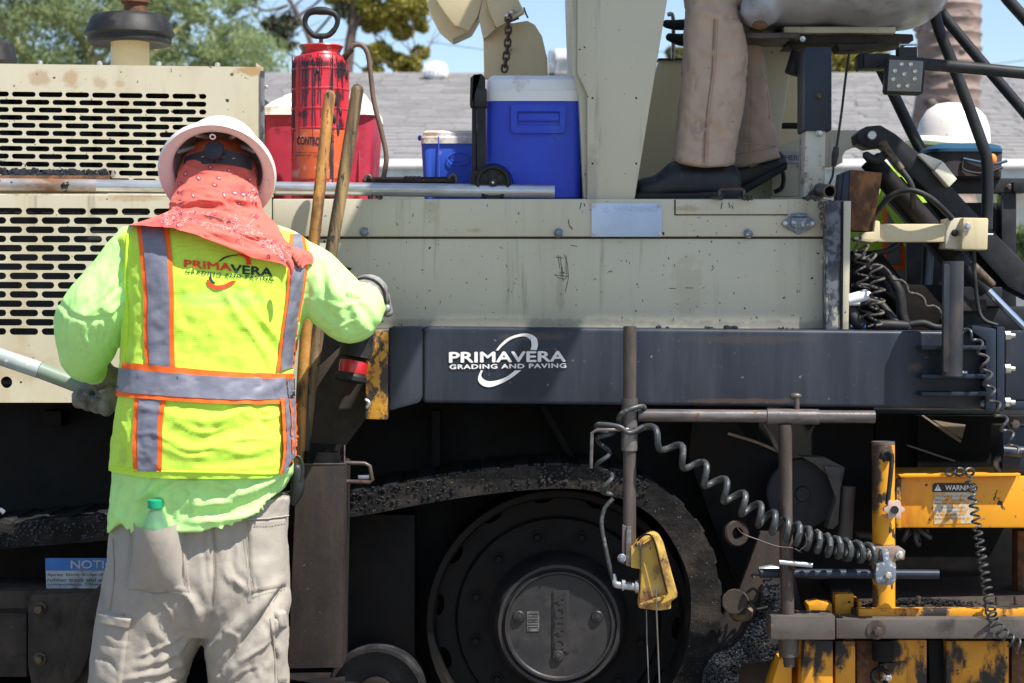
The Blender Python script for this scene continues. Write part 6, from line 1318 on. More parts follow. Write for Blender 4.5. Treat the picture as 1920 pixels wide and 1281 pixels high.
Ls = [([(240, 470), (200, 520), (165, 560)], 4, 5), ([(250, 500), (215, 545), (180, 575)], 4, -5), ([(252, 530), (228, 570), (205, 590)], 4, 5), ([(175, 598), (180, 640), (196, 680)], 4, 6), ([(150, 600), (145, 640), (155, 690)], 4, 5), ([(125, 600), (120, 640), (125, 670)], 4, -4), ([(205, 600), (196, 640), (205, 672)], 4, -5), ([(110, 560), (130, 590), (170, 600), (210, 590)], 5, -6), ([(600, 480), (618, 520), (615, 570)], 4, 5), ([(612, 470), (640, 520), (650, 560)], 4, -4), ([(590, 610), (620, 615), (670, 600)], 4, 5), ([(600, 630), (640, 640), (690, 625)], 4, -5), ([(600, 560), (640, 575), (690, 560)], 4, 4), ([(630, 540), (660, 560), (700, 560)], 4, -4), ([(270, 930), (300, 905), (340, 893)], 4, 6), ([(310, 940), (360, 905), (410, 895)], 4, 6), ([(400, 915), (440, 925), (425, 905)], 4, -6), ([(340, 960), (355, 930), (345, 910)], 4, 5), ([(420, 960), (490, 940), (540, 900)], 4, 5), ([(245, 455), (215, 510), (190, 560), (160, 600)], 8, 6), ([(232, 505), (225, 560), (215, 610)], 9, -7), ([(155, 590), (158, 625), (170, 655), (190, 685)], 6, 7), ([(130, 610), (128, 650), (135, 680)], 9, 5), ([(190, 590), (205, 610), (212, 640)], 8, -8), ([(215, 600), (210, 625), (222, 645)], 8, 6), ([(175, 500), (200, 480), (225, 450)], 7, -4), ([(238, 470), (236, 540), (240, 600)], 7, 5),
      ([(600, 500), (612, 555), (600, 600)], 8, -7), ([(620, 520), (640, 580), (640, 625)], 9, 6), ([(585, 600), (610, 625), (650, 640)], 9, 7), ([(590, 540), (580, 580), (590, 615)], 8, 7), ([(645, 545), (670, 590), (680, 630)], 10, 6), ([(660, 560), (690, 590), (700, 620)], 9, -6), ([(600, 570), (630, 600), (660, 610)], 8, -5),
      ([(245, 945), (275, 925), (300, 895), (330, 890)], 7, 9), ([(260, 955), (262, 935), (280, 915)], 6, 6), ([(290, 935), (330, 905), (390, 900), (420, 910)], 7, 10), ([(330, 925), (400, 925), (450, 940)], 9, -8), ([(350, 975), (370, 940), (352, 915)], 8, 7), ([(330, 985), (322, 960), (335, 935)], 7, -7), ([(360, 978), (440, 972), (500, 950), (540, 905)], 6, 7), ([(350, 962), (440, 955), (500, 930), (535, 895)], 8, -8), ([(380, 950), (440, 930), (500, 905), (540, 885)], 9, 7), ([(215, 960), (235, 975), (250, 955)], 8, 7), ([(300, 970), (310, 945), (300, 925)], 6, 6), ([(225, 900), (240, 930), (230, 965)], 9, -6)]
V = folds(V, Fs, Ls); V = crumple(V, Fs, .005, 6.5, st=(1.5, 1, .8)); V = crumple(V, Fs, .0032, 15, st=(1.3, 1, .8)); V = crumple(V, Fs, .0014, 40, st=(1.3, 1, .6)); SHIRT = (V, Fs); shirt = link('shirt', mesh(V, Fs), m_shirt, wk, smooth=180, label='long-sleeved pale lime shirt hanging below the vest')
# vest
ves = [(400, 335, 475, YW+.03, .078), (418, 300, 500, YW+.02, .105), (432, 240, 545, YW+.012, .124), (450, 219, 576, YW+.004, .138), (480, 222, 592, YW, .148), (520, 229, 590, YW-.005, .157), (560, 232, 578, YW-.005, .161), (600, 233, 569, YW-.008, .163), (650, 231, 555, YW-.012, .163), (690, 228, 549, YW-.015, .164), (720, 226, 549, YW-.018, .168), (760, 221, 551, YW-.022, .173), (800, 216, 552, YW-.025, .176), (850, 210, 553, YW-.024, .178), (890, 207, 552, YW-.02, .178)]
hemv = plin((200, 876), (260, 880), (300, 884), (460, 885), (520, 888), (535, 880), (555, 850))
vv, vf = loft(ves, 200, 170, hem=hemv, e=.84, caps=False); vv = np.array([tuple(p) for p in vv])
vf = [f[::-1] for f in vf]
Nn = vnormals(vv, vf); sg_ = 1. if (Nn[:, 1]*(vv[:, 1]-YW)).sum() > 0 else -1.
Lv = [([(470, 700), (500, 720), (520, 750)], 4, -4), ([(430, 560), (470, 620), (510, 690)], 4, 5), ([(380, 560), (395, 620), (390, 690)], 4, 4), ([(450, 530), (485, 590), (525, 640)], 4, 4), ([(330, 700), (360, 660), (370, 600)], 4, -4), ([(330, 790), (380, 812), (430, 800)], 4, 5), ([(420, 830), (470, 822), (525, 828)], 4, 5), ([(310, 830), (350, 850), (400, 845)], 4, -5), ([(460, 780), (500, 785), (530, 775)], 4, 5), ([(235, 620), (250, 650), (240, 680)], 4, -4), ([(222, 780), (240, 820), (232, 860)], 4, 4), ([(245, 560), (252, 600), (246, 640)], 4, 4), ([(545, 560), (560, 520), (575, 500)], 4, 5), ([(330, 560), (360, 640), (350, 700)], 10, -4), ([(420, 540), (450, 600), (500, 660)], 9, 7), ([(440, 560), (490, 620), (530, 680)], 8, -6), ([(400, 560), (400, 620), (430, 690)], 11, 4), ([(480, 520), (500, 570), (520, 640)], 9, 5), ([(315, 800), (370, 830), (420, 810), (480, 800)], 13, -9), ([(310, 775), (390, 790), (460, 770), (530, 775)], 10, 6), ([(320, 845), (400, 835), (470, 850), (530, 830)], 11, 6), ([(330, 865), (420, 868), (500, 855)], 9, -4), ([(350, 760), (420, 770), (440, 760)], 8, -5), ([(480, 765), (500, 800), (540, 810)], 8, -6), ([(235, 500), (245, 600), (236, 680)], 8, -5), ([(575, 500), (560, 580), (545, 640)], 9, -5), ([(240, 800), (250, 840), (245, 870)], 10, 4), ([(290, 640), (330, 620), (340, 580)], 8, 4), ([(540, 700), (520, 720), (480, 740)], 8, 5), ([(260, 815), (285, 812), (310, 822)], 5, 4), ([(250, 760), (300, 770), (330, 765)], 7, 4), ([(262, 600), (290, 585), (320, 570)], 5, -3)]
vv = folds(vv, vf, [(p, w, m_*.72) for p, w, m_ in Lv], sg_); vv = crumple(vv, vf, .0035, 9, sg_); vv = crumple(vv, vf, .0018, 24, sg_)
vest = link('vest', mesh(vv, vf), m_vest, wk, smooth=180, label='lime yellow mesh safety vest with orange and silver bands')
vb = bvh_of(vv, vf); HITY = YW-.1
ribbon('vest_yoke', [(262, 428), (325, 426)], [(262, 430), (325, 430)], m_vestp, vest, bvh=vb, off=.001, nu=2, nv=2)
def tape(A, B, w=8, off=0., nm='reflective_tape'):
    """silver band between A and B with orange borders outside"""
    A, B = np.array(A, float), np.array(B, float); d_ = B-A; d_ /= np.linalg.norm(d_, axis=1, keepdims=True)
    ribbon('orange_border', [tuple(p) for p in A-d_*w], [tuple(p) for p in B+d_*w], m_orange, vest, bvh=vb, off=.0035+off, nu=12, nv=60)
    ribbon(nm, [tuple(p) for p in A], [tuple(p) for p in B], m_tape, vest, bvh=vb, off=.0055+off, nu=12, nv=60)
tape([(265, 425), (272, 480), (278, 560), (278, 620), (282, 690)], [(306, 425), (314, 480), (318, 560), (318, 620), (320, 690)], 8.5)
tape([(550, 440), (546, 500), (541, 560), (532, 620), (524, 695)], [(563, 440), (570, 490), (566, 540), (556, 600), (546, 690)], 7)
tape([(262, 742), (259, 800), (258, 840), (260, 884)], [(303, 742), (296, 800), (296, 840), (294, 884)], 9)
tape([(529, 748), (532, 800), (532, 850), (526, 885)], [(548, 748), (549, 800), (549, 840), (547, 870)], 6, off=.009)
A_ = [(226, 690), (320, 700), (440, 708), (551, 710)]; B_ = [(222, 734), (300, 742), (440, 750), (552, 747)]
ribbon('orange_border', [(232, 680), (320, 688), (440, 698), (551, 701)], [(220, 743), (300, 750), (440, 758), (552, 757)], m_orange, vest, bvh=vb, off=.0075, nu=14, nv=90)
ribbon('reflective_tape', A_, B_, m_tape, vest, bvh=vb, off=.0095, nu=12, nv=90)
seam('vest_hem', [(209, 877), (300, 884), (420, 886), (520, 887), (545, 868)], m_vestp, vest, vb, .0035, .0, n=8)
seam('vest_piping', [(240, 440), (236, 520), (240, 600), (233, 680)], m_vestp, vest, vb, .0035, .001, n=8)
# vest print
def zv(p): return Zm(3.05, 180, 200)([p])[0]
TO = .0022
text('vest_print', 'PRIMA', zv((505, 876)), zv((772, 898)), zv((507, 918)), 0, m_ink_r, vest, gap=1.02, fat=.9, bvh=vb, off=TO)
text('vest_print', 'VERA', zv((772, 903)), zv((1008, 926)), zv((772, 950)), 0, m_ink_k, vest, gap=1.02, fat=.9, bvh=vb, off=TO)
text('vest_print', 'GRADING AND PAVING', zv((512, 932)), zv((1014, 978)), zv((512, 952)), 0, m_ink_k, vest, gap=1.2, fat=.25, bvh=vb, off=TO)
def zvs(p): return [zv(q) for q in p]
poly('vest_swoosh', zvs(cres([(812, 842), (860, 848), (882, 870), (886, 905)], [(860, 905), (858, 880), (845, 862), (815, 852)])), 0, m_ink_r, vest, bvh=vb, off=TO)
poly('vest_swoosh', zvs(cres([(700, 885), (735, 860), (790, 848), (815, 848)], [(812, 852), (780, 856), (740, 868), (708, 888)])), 0, m_ink_k, vest, bvh=vb, off=TO)
poly('vest_swoosh', zvs(cres([(632, 990), (640, 1025), (680, 1044), (740, 1040), (808, 995)], [(780, 995), (730, 1018), (690, 1022), (655, 1010), (642, 990)])), 0, m_ink_r, vest, bvh=vb, off=TO)
poly('vest_swoosh', zvs(cres([(650, 965), (650, 990), (668, 1012), (680, 1014)], [(684, 1010), (664, 990), (660, 968)])), 0, m_ink_k, vest, bvh=vb, off=TO)
# bandana: hood, neck wrap and cape
ban = [(272, 392, 424, YW+.10, .05), (285, 356, 460, YW+.085, .09), (304, 342, 476, YW+.058, .095), (340, 332, 484, YW+.028, .10), (375, 322, 489, YW+.0, .113), (395, 318, 492, YW-.005, .12), (408, 292, 504, YW-.008, .135), (418, 262, 514, YW-.010, .145), (428, 236, 526, YW-.012, .155), (442, 224, 546, YW-.012, .170), (455, 220, 562, YW-.008, .175), (480, 218, 594, YW-.008, .179), (520, 227, 592, YW-.010, .183), (560, 232, 586, YW-.010, .185)]
hemb = plin((200, 424), (225, 425), (250, 424), (300, 428), (350, 432), (400, 447), (450, 468), (490, 486), (520, 492), (543, 497), (552, 506), (560, 470), (575, 445))
bv, bf = loft(ban, 200, 160, hem=hemb, e=.92, caps=False); bv = np.array([tuple(p) for p in bv]); bf = [f[::-1] for f in bf]
Nn = vnormals(bv, bf); sg2 = 1. if (Nn[:, 1]*(bv[:, 1]-YW)).sum() > 0 else -1.
Lb = [([(330, 395), (370, 378), (420, 380)], 3.5, 5), ([(345, 405), (400, 392), (460, 405)], 3.5, -5), ([(335, 360), (375, 352), (420, 358)], 3.5, 5), ([(320, 425), (380, 418), (450, 435)], 3.5, 5), ([(310, 432), (360, 428), (400, 440)], 3.5, -4), ([(440, 440), (490, 460), (530, 485)], 3.5, 5), ([(470, 425), (510, 445), (540, 470)], 3.5, -5), ([(490, 400), (505, 420), (530, 440)], 3.5, 5), ([(430, 370), (455, 378), (485, 378)], 3.5, 4), ([(350, 310), (380, 322), (400, 318)], 3.5, 4), ([(318, 375), (350, 350), (400, 345), (470, 350)], 7, 5), ([(322, 398), (370, 370), (430, 372), (490, 385)], 8, 9), ([(330, 412), (390, 388), (440, 400), (480, 415)], 6, -8), ([(320, 385), (325, 400), (345, 408)], 8, 7), ([(360, 360), (390, 372), (410, 365)], 5, -5), ([(300, 420), (360, 400), (430, 412), (490, 425)], 7, 9), ([(340, 430), (420, 425), (480, 450), (540, 470)], 8, -7), ([(330, 440), (390, 450), (450, 470), (520, 480)], 6, 5), ([(490, 395), (510, 420), (545, 450)], 7, 8), ([(480, 400), (500, 440), (530, 490)], 7, -6), ([(260, 425), (300, 412), (350, 415)], 6, 5), ([(440, 385), (470, 400), (480, 395)], 5, 5), ([(500, 430), (530, 455), (545, 490)], 5, 5), ([(365, 310), (400, 300), (455, 308)], 5, -5), ([(380, 440), (390, 452), (386, 462)], 4, -5), ([(450, 430), (500, 455), (535, 480)], 5, 5), ([(345, 330), (342, 350), (332, 372)], 6, -5), ([(420, 395), (460, 418), (500, 430)], 5, -5)]
bv = folds(bv, bf, Lb, sg2); bv = crumple(bv, bf, .006, 11, sg2, st=(.7, 1, 1.4)); bv = crumple(bv, bf, .003, 34, sg2)
m_band_ = mat('coral_bandana_cotton', (.74, .135, .10), .85, var=.08, sheen=.15, layers=[((.62, .06, .06), .2, 14, U, .1)], wave=(1300, .12, 0), transl=.08)
# printed border pattern on the cape: fine pale squiggles in the cloth
band_ = link('bandana', mesh(bv, bf), m_band_, wk, smooth=180)
bb = bvh_of(bv, bf); HITY = YW-.1
m_bw = mat('bandana_white_print', (.76, .40, .36), .9); m_bk = mat('bandana_dark_print', (.17, .03, .09), .9)
outw, outk = [], []
pg = random.Random(12)
def ring(x, y, r, k=.75, a=0, off=.0022, w=.0011): return tubev([hit(bb, x+r*math.cos(t)*math.cos(a)-r*k*math.sin(t)*math.sin(a), y+r*math.cos(t)*math.sin(a)+r*k*math.sin(t)*math.cos(a), off) for t in np.linspace(0, 2*PI, 13)[:-1]], w, 4, closed=True)
for x, y in ((394, 314), (429, 320), (372, 334), (348, 326), (410, 334), (468, 337), (402, 347), (420, 366), (440, 362), (456, 365), (448, 382), (362, 367), (336, 345), (475, 356)):
    a = pg.uniform(0, 3); rx, ry = pg.uniform(4.2, 5.8), pg.uniform(2.8, 4); outk.append(disc(bb, x, y, rx, ry, a, .78, off=.0012)); outw.append(disc(bb, x+.5, y, rx*.55, ry*.5, a, off=.0016))
path = cr([(300, 418), (340, 405), (400, 412), (440, 425), (480, 440), (520, 470), (538, 490)], 8)
for k in range(230):
    t = pg.random(); i = int(t*(len(path)-1)); x, y = path[i]; x += pg.gauss(0, 7); y += pg.gauss(0, 10)
    if y > hemb(x)-5: continue
    r = pg.uniform(1.4, 4.2); w8 = pg.random() < .72; (outw if w8 else outk).append(disc(bb, x, y, r, r*pg.uniform(.35, .8), pg.uniform(0, 3), pg.uniform(.55, .8), off=.0013))
for k in range(26):
    t = pg.random(); x, y = 470+pg.uniform(-12, 18), 372+pg.uniform(-16, 40); (outw if k % 2 else outk).append(disc(bb, x, y, pg.uniform(1.5, 4), 1.6, pg.uniform(0, 3), .6))
for off in (-7, 9):
    a = [(p[0]+off*.3, p[1]+off) for p in path]; outw.append(tubev([hit(bb, x, y+1.2*math.sin(x*.5), .0005) for x, y in a], .0006, 4))
a = [(536, 440), (528, 450), (524, 470), (533, 482)]
link('white_print', fixn(mesh(*join(*outw))), m_bw, band_, label='white paisley print', kind='stuff'); link('dark_print', fixn(mesh(*join(*outk))), m_bk, band_, label='dark outline print', kind='stuff')
# fringe of the hanging corner
link('knot_tail', mesh(*limb([(543, 492, YW-.175, 7), (547, 503, YW-.178, 5), (546, 514, YW-.178, 2.5)])), m_band_, band_, smooth=180)
# gloves
V, Fs = voxel([limb([(178, 680, -.33, 27), (196, 712, -.29, 25), (208, 740, -.255, 25)], 6, 24), limb([(216, 700, -.30, 12), (222, 735, -.27, 13), (215, 760, -.25, 12)], 5, 18)]+
              [limb([(206-16*k, 742-6*k, -.215, 13), (204-17*k, 764-5*k, -.225, 12.5), (198-17*k, 769-5*k, -.26, 12), (196-17*k, 757-5*k, -.285, 11)], 5, 18) for k in range(4)]+[limb([(190, 715, -.26, 12), (172, 722, -.275, 11), (160, 728, -.275, 10)], 5, 16)], .0042, 3)
V = crumple(V, Fs, .0020, 26); gl = link('glove', mesh(V, Fs), m_glove, wk, smooth=180)
V, Fs = voxel([limb([(684, 560, -.29, 38), (690, 552, -.25, 38), (696, 550, -.20, 33)], 5, 28), limb([(697, 552, -.20, 30), (705, 560, -.14, 27)], 5, 24)]+
              [limb([(700+6*k, 540+12*k, -.13, 10), (712+5*k, 546+12*k, -.10, 9.5), (722+2*k, 556+10*k, -.10, 9), (724, 566+7*k, -.125, 8)], 5, 14) for k in range(4)]+[limb([(690, 575, -.17, 11), (700, 592, -.15, 10), (712, 598, -.15, 9)], 5, 14)], .0045, 3)
V = crumple(V, Fs, .003, 30); link('glove', mesh(V, Fs), m_glove, wk, smooth=180)
lat('glove_cuff', P(683, 561, -.30), (.08, 1, .1), [(.049, 0), (.052, .0), (.052, .012), (.049, .014), (.046, .012), (.046, 0)], m_rub, wk, 40)
link('cuff_snap', mesh(*ellip(P(726, 578, -.30), (.010, .010, .010), 12, 8)), m_galv, wk)
# hip pouch
V, Fs = voxel([limb([(556, 880, YW+.02, 12), (558, 915, YW+.02, 14), (550, 940, YW+.02, 9)], 5, 16)], .005, 2); link('belt_pouch', mesh(V, Fs), m_pouch, wk, smooth=180)
tb('pouch_strap', [(549, 856, YW-.02), (562, 858, YW-.02), (568, 880, YW-.02), (564, 905, YW-.02)], .004, m_pouch, wk, sm=5)
# hard hat
def hardhat(name_parent, C, axis, upv, Rs, Rf, dome_h, par, inside=True, n=72):
    a = Vector(axis).normalized(); u = Vector(upv); u = (u-a*u.dot(a)).normalized(); w_ = a.cross(u); C = Vector(C)
    prof = [(1.0, -.012), (1.012, -.008), (1.005, -.003), (.93, .006), (.86, .010), (.82, .016), (.80, .03), (.785, .25), (.74, .5), (.63, .75), (.44, .92), (.2, .99), (.02, 1.0)]
    prof_in = [(.02, .95), (.2, .94), (.42, .87), (.60, .70), (.71, .46), (.755, .22), (.765, .02), (.80, -.004), (.86, -.008), (.93, -.012), (.985, -.018), (1.0, -.012)]
    vs, fs = [], []; allp = prof+prof_in
    for r, h in allp:
        hh = h*dome_h if abs(h) > .019 else h*.9
        for j in range(n):
            t = 2*PI*j/n; vs.append(C+w_*math.cos(t)*Rs*r+u*math.sin(t)*Rf*r+a*hh)
    for i in range(len(allp)-1):
        for j in range(n): fs.append((i*n+j, i*n+(j+1) % n, (i+1)*n+(j+1) % n, (i+1)*n+j))
    me = mesh(vs, fs); fixn(me); return me, a, u, w_, C
ang = math.radians(38)
hc = P(408, 322, YW-.005)
me, a, u, w_, C = hardhat('h', hc, (0, math.cos(ang), math.sin(ang)), (0, -math.sin(ang), math.cos(ang)), .1345, .140, .135, wk)
hh = root('hard_hat', 'white full-brim hard hat', 'hard hat') if False else None
hat = link('hard_hat', me, [m_hat], wk, smooth=50, label='white full-brim hard hat tipped forward')
# inner shell liner, suspension strap, ratchet
def el3(r1, r2, h, t0=0, t1=2*PI, k=49, closed=True):
    return [C+w_*math.cos(t)*r1+u*math.sin(t)*r2+a*h for t in (np.linspace(t0, t1, k)[:-1] if closed else np.linspace(t0, t1, k))]
vs, fs = [], []
for h, r in ((.006, .760), (.03, .755), (.06, .70), (.09, .58), (.11, .35), (.118, .02)):
    for j in range(48): t = 2*PI*j/48; vs.append(C+w_*math.cos(t)*.1345*r*.99+u*math.sin(t)*.140*r*.99+a*h)
for i in range(5):
    for j in range(48): fs.append((i*48+j, i*48+(j+1) % 48, (i+1)*48+(j+1) % 48, (i+1)*48+j))
link('hat_liner', mesh(vs, fs), m_hatin, hat, smooth=180)
link('shell_lug', mesh(*tubev([C+u*.105+w_*.006*math.cos(t)+(u*.006+a*0)*math.sin(t)-a*.014 for t in np.linspace(0, 2*PI, 13)[:-1]], .0018, 6, closed=True)), m_hat, hat)
def strapband(rows, m, name):
    vs, fs = [], []; n = len(rows[0])
    for r in rows: vs += r
    for i in range(len(rows)-1):
        for j in range(n-1): b = i*n+j; fs.append((b, b+1, b+n+1, b+n))
    return link(name, mesh(vs, fs), m, hat, smooth=180)
ys_ = YW-.050
def arc(x0, x1, ya, yb, k=24, bulge=.045, Y0=ys_):
    return [P(x0+(x1-x0)*t, ya+(yb-ya)*0-14*math.sin(PI*t)+0, Y0+bulge*(2*t-1)**2) for t in np.linspace(0, 1, k)]
strapband([arc(346, 470, 294, 0), arc(344, 472, 306, 0), arc(343, 473, 320, 0)], m_band, 'suspension_strap')
lat('ratchet_knob', P(402, 284, ys_-.004), (0, -1, .25), [(.022, -.004), (.023, .006), (.021, .012), (.017, .014), (.001, .015)], m_band, hat, 24)
for k in range(10): t = 2*PI*k/10; link('knob_ridge', mesh(*ellip(P(402+18*math.cos(t), 284+18*math.sin(t), ys_-.010), (.004, .004, .004), 8, 6)), m_band, hat)
for x, y in ((361, 302), (380, 294), (418, 294), (438, 297)): link('strap_slot', mesh(*tubev([P(x-3, y+1, ys_+.0015*0-.003+.045*((x-408)/58)**2), P(x+3, y-.5, ys_-.003+.045*((x-408)/58)**2)], .0012, 5)), m_galv, hat)
for t in (.5, 1.1, 2.0, 2.65): link('suspension_web', mesh(*tubev([C+w_*math.cos(t)*.1345*.74+u*math.sin(t)*.14*.74+a*.01, C+w_*math.cos(t)*.06+u*math.sin(t)*.06+a*.06], .005, 6)), m_hatin, hat)
cv, cf = ellip(P(410, 288, YW+.085), (54*S(YW), .10, 34*S(YW)), 40, 24); cv = np.array([tuple(p) for p in cv]); cv = crumple(cv, cf, .004, 30)
m_cap = mat('orange_red_bandana', (.66, .13, .05), .85, var=.12, wave=(1300, .1, 0)); link('bandana_crown', mesh(cv, cf), m_cap, band_, smooth=180)

# pole held by the worker
pl = root('tool_pole', 'green grey metal tool pole gripped by the worker, pale at its outer end', 'tool pole', P(100, 720, -.235))
openpipe('pole_shaft', P(74, 694, -.24), P(330, 792, -.225), .0195, m_pole, pl, .1)
link('pole_sleeve', mesh(*tubev([P(-320, 560, -.255), P(73.5, 694, -.24)], .0203, 32)), m_polew, pl, label='pale worn outer length')
# bottle in the back pocket
wb = root('water_bottle', 'clear water bottle with green cap in the worker\'s back pocket', 'bottle', P(296, 1040, -.62))
def hp(px, py): return hit(pb, px, py, .0)
sb = bvh_of(*[tuple(map(tuple, q)) for q in SHIRT]); yb = hit(sb, 292, 962, 0).y-.012
lathe_z('bottle_body', 292, 1012, yb, [(18, 1012), (21, 1008), (23.5, 998), (23, 985), (20, 972), (13, 960), (9.5, 955), (9.5, 950)], m_bottle, wb, 32)
lathe_z('bottle_cap', 291, 954, yb, [(13.5, 953), (14, 951), (14, 938), (12, 936.5), (1, 936)], m_capg, wb, 28)
# pocket cloth bulging over the bottle
vs, fs = [], []
for i in range(13):
    for j in range(15):
        uu, v_ = j/14, i/12; px = 250+94*uu; py = (976+12*math.sin(PI*uu))+(1100-976)*v_; b = hit(pb, px, py, .004); bul = max(0, b.y-(yb-.0295))*math.sin(PI*uu)**.62*(1-v_**1.8)
        vs.append((b.x, b.y-bul, b.z))
for i in range(12):
    for j in range(14): q = i*15+j; fs.append((q, q+1, q+16, q+15))
link('pocket_bulge', mesh(vs, fs), m_pants, pants, smooth=180)

# operator on the seat (mostly above the picture)
op = root('person', 'operator in tan duck trousers and black shoes on the raised seat', 'person', P(1560, 374, .2))
def o_(px, py, Y): return tuple(P(px, py, Y))
J = dict(pel=o_(1640, -60, .26), chest=o_(1665, -380, .26), neck=o_(1655, -560, .26), head=o_(1640, -650, .26), shl=o_(1655, -500, .06), ell=o_(1600, -330, .0), wrl=o_(1470, -270, .06), hal=o_(1400, -290, .08), shr=o_(1655, -500, .46), elr=o_(1600, -330, .5), wrr=o_(1480, -290, .46), har=o_(1400, -300, .46),
         hipl=o_(1620, -50, .16), knl=o_(1345, -45, .13), anl=o_(1335, 300, .12), tol=o_(1230, 352, .12), hipr=o_(1620, -50, .36), knr=o_(1400, -45, .34), anr=o_(1425, 265, .32), tor=o_(1390, 345, .32), pnl=(0, 1, 0), pnr=(0, -1, 0))
human(op, J, hf=(-1, -.1, -.15), vox=.012)
near = loft([(-60, 1270, 1405, .13, .085), (-20, 1278, 1385, .13, .08), (10, 1284, 1378, .125, .076), (40, 1284, 1388, .12, .078), (100, 1280, 1402, .12, .084), (160, 1275, 1398, .12, .084), (220, 1270, 1390, .12, .082), (270, 1265, 1380, .12, .082), (300, 1259, 1377, .12, .085), (320, 1256, 1376, .12, .088)], 56, 70, e=.92, hem=plin((1255, 305), (1320, 321), (1380, 312)))
farl = loft([(-60, 1330, 1430, .33, .08), (60, 1372, 1425, .33, .07), (120, 1380, 1432, .33, .07), (200, 1384, 1442, .33, .075), (260, 1378, 1455, .33, .08), (325, 1370, 1470, .33, .088)], 48, 60, e=.92, hem=plin((1370, 320), (1420, 310), (1468, 296)))
V, Fs = voxel([near, farl, limb([(1335, -40, .13, 62), (1480, -62, .16, 72), (1640, -70, .2, 84)]), limb([(1380, -40, .34, 58), (1480, -62, .34, 70), (1640, -70, .32, 82)]), ellip(P(1645, -75, .26), (.15, .19, .11), 20, 12)], .0075, 5)
V = folds(V, Fs, [([(1300, 250), (1330, 262), (1372, 255)], 4, 7), ([(1285, 200), (1310, 230), (1350, 238)], 5, -6), ([(1350, 170), (1370, 200), (1382, 235)], 4, 8), ([(1300, 90), (1330, 110), (1385, 105)], 5, -6), ([(1345, 120), (1370, 140), (1395, 130)], 4, 7), ([(1280, 270), (1310, 285), (1340, 280)], 4, 6), ([(1395, 130), (1415, 150), (1435, 145)], 4, 6), ([(1400, 190), (1420, 215), (1445, 220)], 4, -7), ([(1300, 20), (1340, 28), (1378, 20)], 7, 9), ([(1320, 8), (1350, 20), (1375, 40)], 7, -8), ([(1378, 38), (1386, 60), (1392, 90)], 8, 7), ([(1350, 60), (1375, 45), (1390, 50)], 6, 6), ([(1345, 215), (1365, 245), (1372, 262)], 8, 9), ([(1335, 230), (1352, 262), (1372, 280)], 7, -8), ([(1378, 200), (1370, 235), (1360, 260)], 8, -6), ([(1420, 220), (1445, 240), (1452, 265)], 7, 8), ([(1400, 230), (1425, 250), (1445, 280)], 7, -7), ([(1290, 60), (1300, 140), (1290, 220)], 12, 5), ([(1270, 290), (1310, 300), (1360, 290)], 7, 4), ([(1320, 130), (1360, 160), (1395, 150)], 9, -4), ([(1415, 110), (1430, 160), (1440, 200)], 8, 5)])
V = crumple(V, Fs, .005, 11); V = crumple(V, Fs, .0022, 26, st=(1, 1, 1.4)); op_t = link('trousers', mesh(V, Fs), m_pants2, op, smooth=180)
ob = bvh_of(V, Fs); HITY = .05
st = []
for p in ([(1342, 36), (1338, 120), (1328, 200), (1321, 318)], [(1346, 36), (1342, 120), (1332, 200), (1325, 318)], [(1337, 60), (1333, 150), (1322, 230), (1316, 318)], [(1258, 297), (1290, 308), (1340, 313), (1374, 305)], [(1396, 70), (1408, 150), (1404, 290)], [(1374, 290), (1420, 283), (1460, 274)]): st += stitch(p, ob, op_t, m_stitch2, 4.6, 3.0)
link('stitching', mesh(*join(*st)), m_stitch2, op_t, kind='stuff')
seam('trouser_seam', [(1339, 36), (1335, 130), (1325, 215), (1319, 318)], m_stitch2, op_t, ob, .0015)
def shoe(rows, Y, name='shoe'):
    vs, fs = [], []; n = 28; R = cr(rows, 5)
    for px, yt, yb_, hw in R:
        A1, B1 = P(px, yt, Y), P(px, yb_, Y); hz = (A1.z-B1.z)/2; cz = (A1.z+B1.z)/2
        for j in range(n):
            t = 2*PI*j/n; c, s1 = math.cos(t), math.sin(t); sq = .55 if s1 < 0 else .9
            vs.append((A1.x, Y+hw*math.copysign(abs(c)**.75, c)*(1 if s1 < .3 else 1-.35*s1), cz+hz*math.copysign(abs(s1)**sq, s1)))
    for i in range(len(R)-1):
        for j in range(n): fs.append((i*n+j, i*n+(j+1) % n, (i+1)*n+(j+1) % n, (i+1)*n+j))
    fs.append(tuple(range(n))); fs.append(tuple(range((len(R)-1)*n, len(R)*n))[::-1]); return link(name, fixn(mesh(vs, fs)), m_shoe, op, smooth=60)
s1_ = shoe([(1191, 352, 366, .015), (1194, 340, 371, .032), (1205, 334, 373, .042), (1225, 329, 373, .047), (1240, 318, 373, .045), (1258, 304, 372, .042), (1290, 300, 371, .038), (1340, 302, 371, .038), (1370, 308, 371, .037), (1384, 318, 369, .032), (1388, 335, 366, .016)], .10)
link('shoe_sole', prism([(1190, 366), (1196, 374), (1384, 374), (1390, 360), (1384, 357), (1290, 362), (1200, 362)], .055, .145, .004), m_rub, s1_)
s2_ = shoe([(1368, 320, 362, .03), (1376, 300, 368, .04), (1385, 290, 362, .045), (1410, 288, 350, .044), (1440, 283, 338, .042), (1460, 284, 326, .038), (1470, 292, 314, .028), (1474, 300, 308, .012)], .33)
link('shoe_sole', prism([(1366, 372), (1376, 376), (1476, 318), (1477, 304), (1450, 318), (1380, 356)], .285, .375, .004), m_rub, s2_)
V, Fs = voxel([limbw([(*J['pel'], .15), (*J['chest'], .17), (*(Vector(J['neck'])-Vector((0, 0, .03))), .075)]), *[limbw([(*(Vector(J['chest'])+Vector((0, 0, .06))), .11), (*J['sh'+q], .078), (*J['el'+q], .062), (*(Vector(J['wr'+q])*.75+Vector(J['el'+q])*.25), .048)]) for q in 'lr']], .012, 4)
V = crumple(V, Fs, .004, 10); link('shirt', mesh(V, Fs), m_shirt, op, smooth=180)
